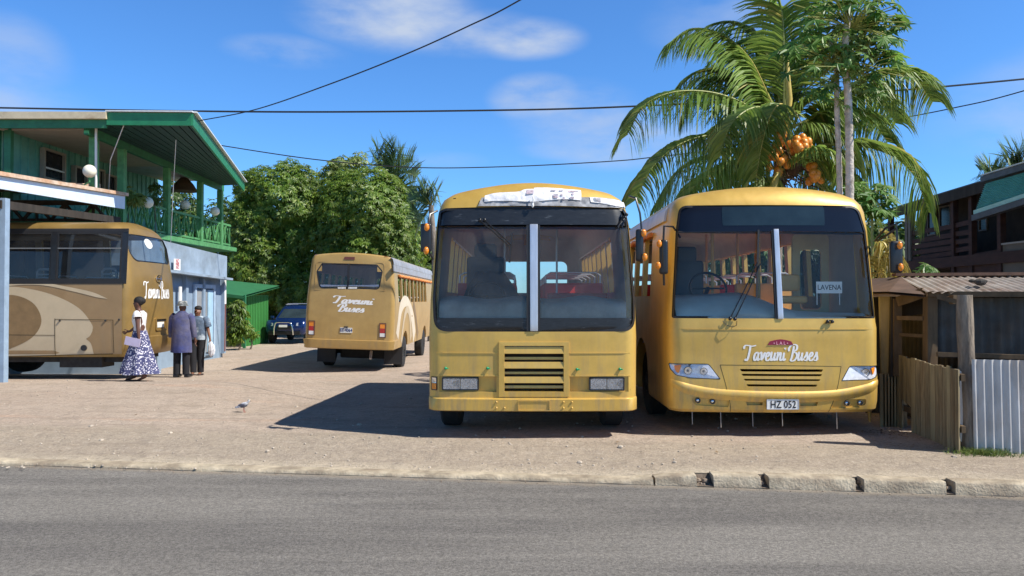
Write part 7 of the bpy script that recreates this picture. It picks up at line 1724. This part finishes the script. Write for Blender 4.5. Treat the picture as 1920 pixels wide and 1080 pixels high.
def body_graph(J):
    """J: joints with pel, chest, neck, head, and L/R arm and leg joints; returns V,E with hands"""
    V = {}; E = []
    def v(n, p, r): V[n] = (*p, r)
    def e(*ns):
        for a, b in zip(ns, ns[1:]): E.append((a, b))
    pel, ch, nk, hd = (Vector(J[k]) for k in ('pel', 'chest', 'neck', 'head'))
    v('pel', pel, (.135, .10)); v('wai', (pel+ch)/2, (.12, .09)); v('chest', ch, (.15, .10)); v('nb', nk, .052); 
    up = (hd-nk).normalized(); f = Vector(J['face']).normalized(); sd = f.cross(up).normalized()
    v('jaw', nk+up*.085+f*.022, (.060, .062)); v('head', hd, (.076, .088)); v('crown', hd+up*.062-f*.008, (.062, .07)); e('pel', 'wai', 'chest', 'nb', 'jaw', 'head', 'crown')
    v('nose', hd-up*.012+f*.100, .012); e('head', 'nose'); v('earL', hd+sd*.086-up*.01, .014); v('earR', hd-sd*.086-up*.01, .014); e('head', 'earL'); e('head', 'earR')
    for s in 'LR':
        sh, el, wr = (Vector(J[k+s]) for k in ('sh', 'el', 'wr')); v('sh'+s, sh, .062); v('ua'+s, sh.lerp(el, .45), .046); v('el'+s, el, .037); v('fa'+s, el.lerp(wr, .35), .038); v('wr'+s, wr, .024)
        e('chest', 'sh'+s, 'ua'+s, 'el'+s, 'fa'+s, 'wr'+s)
        d = Vector(J['hand'+s]).normalized(); th = Vector(J['thumb'+s]); th = (th-d*th.dot(d)).normalized(); nn = d.cross(th)
        v('pa'+s, wr+d*.045, (.030, .018)); v('kn'+s, wr+d*.085, (.032, .014)); e('wr'+s, 'pa'+s, 'kn'+s)
        for i, (o, l) in enumerate(((.030, .072), (.010, .080), (-.010, .075), (-.029, .058))):
            c = Vector(J.get('curl', (0, 0, 0))); b = wr+d*.092+th*o; v(f'f{i}a{s}', b, .010); v(f'f{i}b{s}', b+d*l*.5+nn*.008, .009); v(f'f{i}c{s}', b+d*l*.85+nn*(.03), .008); e('kn'+s, f'f{i}a{s}', f'f{i}b{s}', f'f{i}c{s}')
        b = wr+d*.03+th*.030; v('t1'+s, b, .012); v('t2'+s, b+th*.028+d*.03, .010); v('t3'+s, b+th*.034+d*.058, .008); e('pa'+s, 't1'+s, 't2'+s, 't3'+s)
        hp, kn, an, to = (Vector(J[k+s]) for k in ('hip', 'knee', 'ank', 'toe')); v('hip'+s, hp, .088); v('th'+s, hp.lerp(kn, .5), .072); v('knee'+s, kn, .052); v('ca'+s, kn.lerp(an, .35), .053); v('ank'+s, an, .034); v('heel'+s, an+Vector((0, 0, -.045))-(to-an).normalized()*.02, .032); v('mid'+s, an.lerp(to, .55)+Vector((0, 0, -.01)), (.036, .026)); v('toe'+s, to, (.036, .018))
        e('pel', 'hip'+s, 'th'+s, 'knee'+s, 'ca'+s, 'ank'+s, 'heel'+s); e('ank'+s, 'mid'+s, 'toe'+s)
    return V, E
def loft(mb, secs, n=24, wob=.0, seed=0, cap=False):
    """secs: (centre, rx, ry) stacked rings"""
    rg = []
    for j, (c, rx, ry, *rest) in enumerate(secs):
        fold = rest[0] if rest else 0; c = Vector(c)
        rg.append([c+Vector((rx*math.cos(a)*(1+fold*math.sin(a*9+j*.3+seed)+wob*noise.noise(Vector((math.cos(a)*2, math.sin(a)*2, c.z*5+seed)))), ry*math.sin(a)*(1+fold*math.sin(a*9+j*.3+seed)), wob*.3*noise.noise(Vector((a, j, seed))))) for a in [2*math.pi*i/n for i in range(n)]])
    mb.rings(rg, cap=cap)
def limb(mb, pts, rs, n=12): P = [Vector(p) for p in pts]; mb.tube(P, rs, n, cap=False)
# woman walking left
def floral():
    m, t, p, out = newmat('floral skirt'); N = t.nodes; L = t.links; tc_ = N.new('ShaderNodeTexCoord')
    v = N.new('ShaderNodeTexVoronoi'); v.inputs['Scale'].default_value = 30; L.new(tc_.outputs['Object'], v.inputs['Vector']); n = N.new('ShaderNodeTexNoise'); n.inputs['Scale'].default_value = 22; n.inputs['Detail'].default_value = 4; L.new(tc_.outputs['Object'], n.inputs['Vector'])
    a = N.new('ShaderNodeMath'); a.operation = 'MULTIPLY_ADD'; a.inputs[1].default_value = .9; L.new(n.outputs['Fac'], a.inputs[0]); L.new(v.outputs['Distance'], a.inputs[2])
    r = N.new('ShaderNodeValToRGB'); r.color_ramp.elements[0].position = .78; r.color_ramp.elements[0].color = (.70, .68, .76, 1); r.color_ramp.elements[1].position = .86; r.color_ramp.elements[1].color = (.06, .065, .16, 1); L.new(a.outputs[0], r.inputs[0])
    L.new(r.outputs[0], p.inputs['Base Color']); p.inputs['Roughness'].default_value = .8; return m
YWm = 15.25; xw = at(258, 715, YWm).x; zw = zg(xw, YWm)
w = thing('person', 'woman walking left in a white top and long blue and white floral skirt', 'person', (xw, YWm, zw))
sW_ = 1.0
Jw = dict(pel=(.03, 0, .92), chest=(.03, 0, 1.24), neck=(.02, 0, 1.40), head=(.0, -.0, 1.555), face=(-1, -.1, .02),
 shL=(.03, .16, 1.33), elL=(-.10, .26, 1.12), wrL=(-.30, .26, .98), handL=(-1, .0, -.25), thumbL=(0, -.3, 1),
 shR=(.06, -.15, 1.33), elR=(.10, -.20, 1.07), wrR=(.13, -.22, .86), handR=(-.1, 0, -1), thumbR=(-1, -.2, 0),
 hipL=(.02, .09, .88), kneeL=(-.06, .09, .48), ankL=(-.10, .09, .09), toeL=(-.28, .08, .03), hipR=(.04, -.09, .88), kneeR=(.12, -.09, .48), ankR=(.20, -.09, .11), toeR=(.04, -.10, .03))
V, E = body_graph(Jw); skin_body(w, V, E, SKIN, sW_)
k = MB(); loft(k, [((.04, 0, .98), .105, .15), ((.035, 0, 1.08), .10, .14), ((.02, 0, 1.20), .125, .16), ((.03, 0, 1.30), .12, .18), ((.03, 0, 1.37), .09, .17), ((.03, 0, 1.405), .06, .10)], 24, .05)
limb(k, [(.03, -.12, 1.355), (.06, -.17, 1.33), (.075, -.185, 1.27)], [.062, .075, .078]); limb(k, [(.03, .12, 1.355), (.02, .17, 1.33), (-.01, .20, 1.28)], [.062, .072, .072]); k.build('blouse', M('white blouse', (.72, .70, .68), rough=.8, var=.06, bump=.4, bs=20), w, smooth=70)
k = MB(); loft(k, [((.04, 0, 1.01), .115, .155, .0), ((.045, 0, .90), .15, .17, .01), ((.05, 0, .74), .19, .19, .03), ((.045, 0, .55), .25, .23, .05), ((.04, 0, .36), .31, .27, .07), ((.04, 0, .22), .35, .28, .09), ((.05, 0, .155), .365, .29, .10)], 72, .04); k.build('skirt', floral(), w, smooth=70)
k = MB(); k.sphere((.022, 0, 1.60), .098, 16, 12, (1.06, .92, .95)); k.sphere((.085, 0, 1.60), .062, 12, 9); k.build('hair', HAIR, w, smooth=80)
k = MB(); k.box((.03, -.27, .80), (.30, .02, .16), Matrix.Rotation(R(12), 3, 'Y')); fo_ = k.build('folder', M('lilac folder', (.52, .46, .62), rough=.6)); fo_.location = w.location; tag(fo_, 'flat lilac folder held low by the walking woman', 'folder')
for s, (x, y) in (('L', (-.17, .09)), ('R', (.13, -.09))):
    k = MB(); k.box((x, y, .012), (.24, .085, .02)); k.tube([(x-.05, y-.04, .02), (x-.04, y, .07), (x-.05, y+.04, .02)], .008, 5); k.build('sandal', M('brown sandal', (.12, .05, .03), rough=.7), w, bevel=.006)
# man with his back turned in a long blue coat and a hat
YM = 17.15; xm_ = at(340, 708, YM).x; m1 = thing('person', 'man with his back turned in a long blue work coat and a bucket hat', 'person', (xm_, YM, zg(xm_, YM)))
s1_ = .99
Jm = dict(pel=(0, 0, .95), chest=(0, .02, 1.28), neck=(.0, -.0, 1.45), head=(.01, .02, 1.60), face=(.15, 1, -.2),
 shL=(-.19, .02, 1.38), elL=(-.25, .03, 1.10), wrL=(-.24, .09, .86), handL=(0, .1, -1), thumbL=(.3, 1, 0),
 shR=(.19, .02, 1.38), elR=(.25, .03, 1.10), wrR=(.29, .05, .85), handR=(.0, .1, -1), thumbR=(-.3, 1, 0),
 hipL=(-.10, 0, .90), kneeL=(-.10, .01, .50), ankL=(-.10, -.02, .09), toeL=(-.12, .14, .03), hipR=(.10, 0, .90), kneeR=(.10, .02, .50), ankR=(.11, .02, .09), toeR=(.14, .18, .03))
V, E = body_graph(Jm); skin_body(m1, V, E, SKIN, s1_)
COAT = M('faded blue coat', (.045, .058, .19), rough=.85, var=.3, vs=5, col2=(.11, .105, .16), bump=.6, bs=9)
TROU = M('black trousers', (.013, .013, .017), rough=.9, var=.2)
k = MB(); loft(k, [((0, 0, .56), .235, .17, .03), ((0, 0, .75), .225, .165, .025), ((0, 0, .95), .215, .155, .01), ((0, 0, 1.12), .205, .145), ((0, .01, 1.28), .225, .145), ((0, .01, 1.39), .20, .12), ((0, .01, 1.455), .10, .085), ((0, .01, 1.485), .07, .07)], 40, .05, 2)
for s in (-1, 1): limb(k, [(s*.15, .01, 1.39), (s*.21, .02, 1.33), (s*.25, .03, 1.10), (s*.265, .06, .90)], [.08, .082, .066, .058])
k.build('coat', COAT, m1, smooth=70)
k = MB()
for s in (-1, 1): limb(k, [(s*.10, 0, .92), (s*.10, .01, .5), (s*.105, -.0, .07)], [.10, .082, .075], 14)
k.build('trousers', TROU, m1, smooth=70)
k = MB(); loft(k, [((.01, .02, 1.60), .135, .14), ((.01, .02, 1.625), .102, .112), ((.01, .02, 1.70), .092, .10), ((.01, .02, 1.715), .06, .065), ((.01, .02, 1.718), .01, .01)], 24); k.build('hat', M('grey camouflage hat', (.10, .11, .11), rough=.9, var=.4, vs=20, col2=(.34, .34, .33), m2=.55, soft=.04), m1, smooth=60)
for s, dy in ((-1, 0), (1, .04)): k = MB(); k.box((s*.115, .06+dy, .035), (.10, .27, .07)); k.build('shoe', BLACK, m1, bevel=.025)
# man facing, patterned shirt
YN_ = 18.4; xn = at(371, 693, YN_).x; m2_ = thing('person', 'man facing the camera in a patterned blue grey shirt and dark trousers', 'person', (xn, YN_, zg(xn, YN_)))
Jn = dict(pel=(0, 0, .93), chest=(0, -.0, 1.26), neck=(.0, -.01, 1.42), head=(-.0, -.03, 1.56), face=(-.1, -1, -.15),
 shL=(.19, 0, 1.36), elL=(.26, -.02, 1.10), wrL=(.33, -.08, .88), handL=(.15, -.1, -1), thumbL=(-.3, -1, 0),
 shR=(-.19, 0, 1.36), elR=(-.25, .02, 1.10), wrR=(-.24, -.04, .86), handR=(0, -.1, -1), thumbR=(.3, -1, 0),
 hipL=(.09, 0, .88), kneeL=(.08, -.04, .50), ankL=(.06, .02, .09), toeL=(.08, -.14, .03), hipR=(-.09, 0, .88), kneeR=(-.08, -.08, .50), ankR=(-.05, -.14, .09), toeR=(-.06, -.30, .03))
V, E = body_graph(Jn); skin_body(m2_, V, E, SKIN2, .98)
k = MB(); loft(k, [((0, 0, .86), .20, .14, .02), ((0, 0, 1.0), .195, .14), ((0, 0, 1.18), .20, .14), ((0, 0, 1.30), .205, .135), ((0, 0, 1.38), .17, .11), ((0, -.0, 1.43), .09, .08)], 32, .04, 5)
for s in (-1, 1): limb(k, [(s*.14, 0, 1.37), (s*.20, 0, 1.32), (s*.245, 0, 1.16)], [.08, .082, .082])
k.build('shirt', M('patterned shirt', (.09, .13, .19), rough=.8, var=.3, vs=14, col2=(.38, .44, .50), m2=.55, soft=.05), m2_, smooth=70)
k = MB(); limb(k, [(.09, 0, .9), (.08, -.03, .5), (.06, .01, .08)], [.10, .082, .075], 14); limb(k, [(-.09, 0, .9), (-.08, -.07, .5), (-.05, -.13, .08)], [.10, .082, .075], 14); k.build('trousers', TROU, m2_, smooth=70)
k = MB(); k.sphere((0, .0, 1.605), .088, 14, 10, (1, 1, .78)); k.build('hair', HAIR, m2_, smooth=80)
for x, y in ((.07, -.06), (-.055, -.22)): k = MB(); k.box((x, y, .02), (.09, .26, .04)); k.build('sandal', M('dark sandal', (.05, .03, .025), rough=.7), m2_, bevel=.012)
k = MB(); loft(k, [((.345, -.10, .82), .02, .02), ((.36, -.10, .72), .07, .05, .08), ((.37, -.10, .60), .085, .06, .08), ((.365, -.10, .50), .06, .04, .05), ((.36, -.10, .47), .01, .01)], 24, .2, 7); bg_ = k.build('plastic_bag', M('white plastic bag', (.75, .76, .80), rough=.5, var=.08)); bg_.location = m2_.location; tag(bg_, 'small white plastic bag hanging from the hand of the man facing the camera', 'bag')
# pigeon
xg = at(457, 767, 11.05).x; gz = zg(xg, 11.05); pg = thing('pigeon', 'grey and white pigeon pecking on the dirt left of the bus shadow', 'bird', (xg, 11.05, gz))
pg.scale = (.8, .8, .8)
FE = M('grey feathers', (.12, .13, .17), rough=.7, var=.4, vs=30, col2=(.62, .62, .64), m2=.52, soft=.05); k = MB()
secs = [((-.155, 0, .085), .006, .014), ((-.10, 0, .10), .016, .022), ((-.05, 0, .118), .038, .036), ((.0, 0, .13), .046, .046), ((.04, 0, .145), .040, .042), ((.068, 0, .165), .026, .026), ((.082, 0, .19), .021, .022), ((.094, 0, .205), .019, .019), ((.112, 0, .203), .010, .010), ((.118, 0, .2), .003, .003)]
k.rings([[Vector((c[0]-.3*rz_*math.sin(a), ry*math.cos(a), c[2]+rz_*math.sin(a))) for a in [2*math.pi*i/14 for i in range(14)]] for c, ry, rz_ in secs]); k.build('body', FE, pg, smooth=80)
for s in (-1, 1):
    k = MB(); k.sphere((-.02, s*.042, .135), .03, 10, 8, (2.3, .35, .9)); k.build('wing', M('dark wing', (.09, .09, .12), rough=.7, var=.5, vs=20, col2=(.5, .5, .52), m2=.6), pg, smooth=80)
    k = MB(); k.tube([(.005, s*.02, .10), (.0, s*.022, .05), (.012, s*.022, .006), (.035, s*.022, .004)], .0045, 5); k.build('leg', M('pink leg', (.35, .10, .08), rough=.6), pg)
k = MB(); k.tube([(.112, 0, .203), (.136, 0, .192)], [.005, .0015], 6); k.build('beak', BLACK, pg)
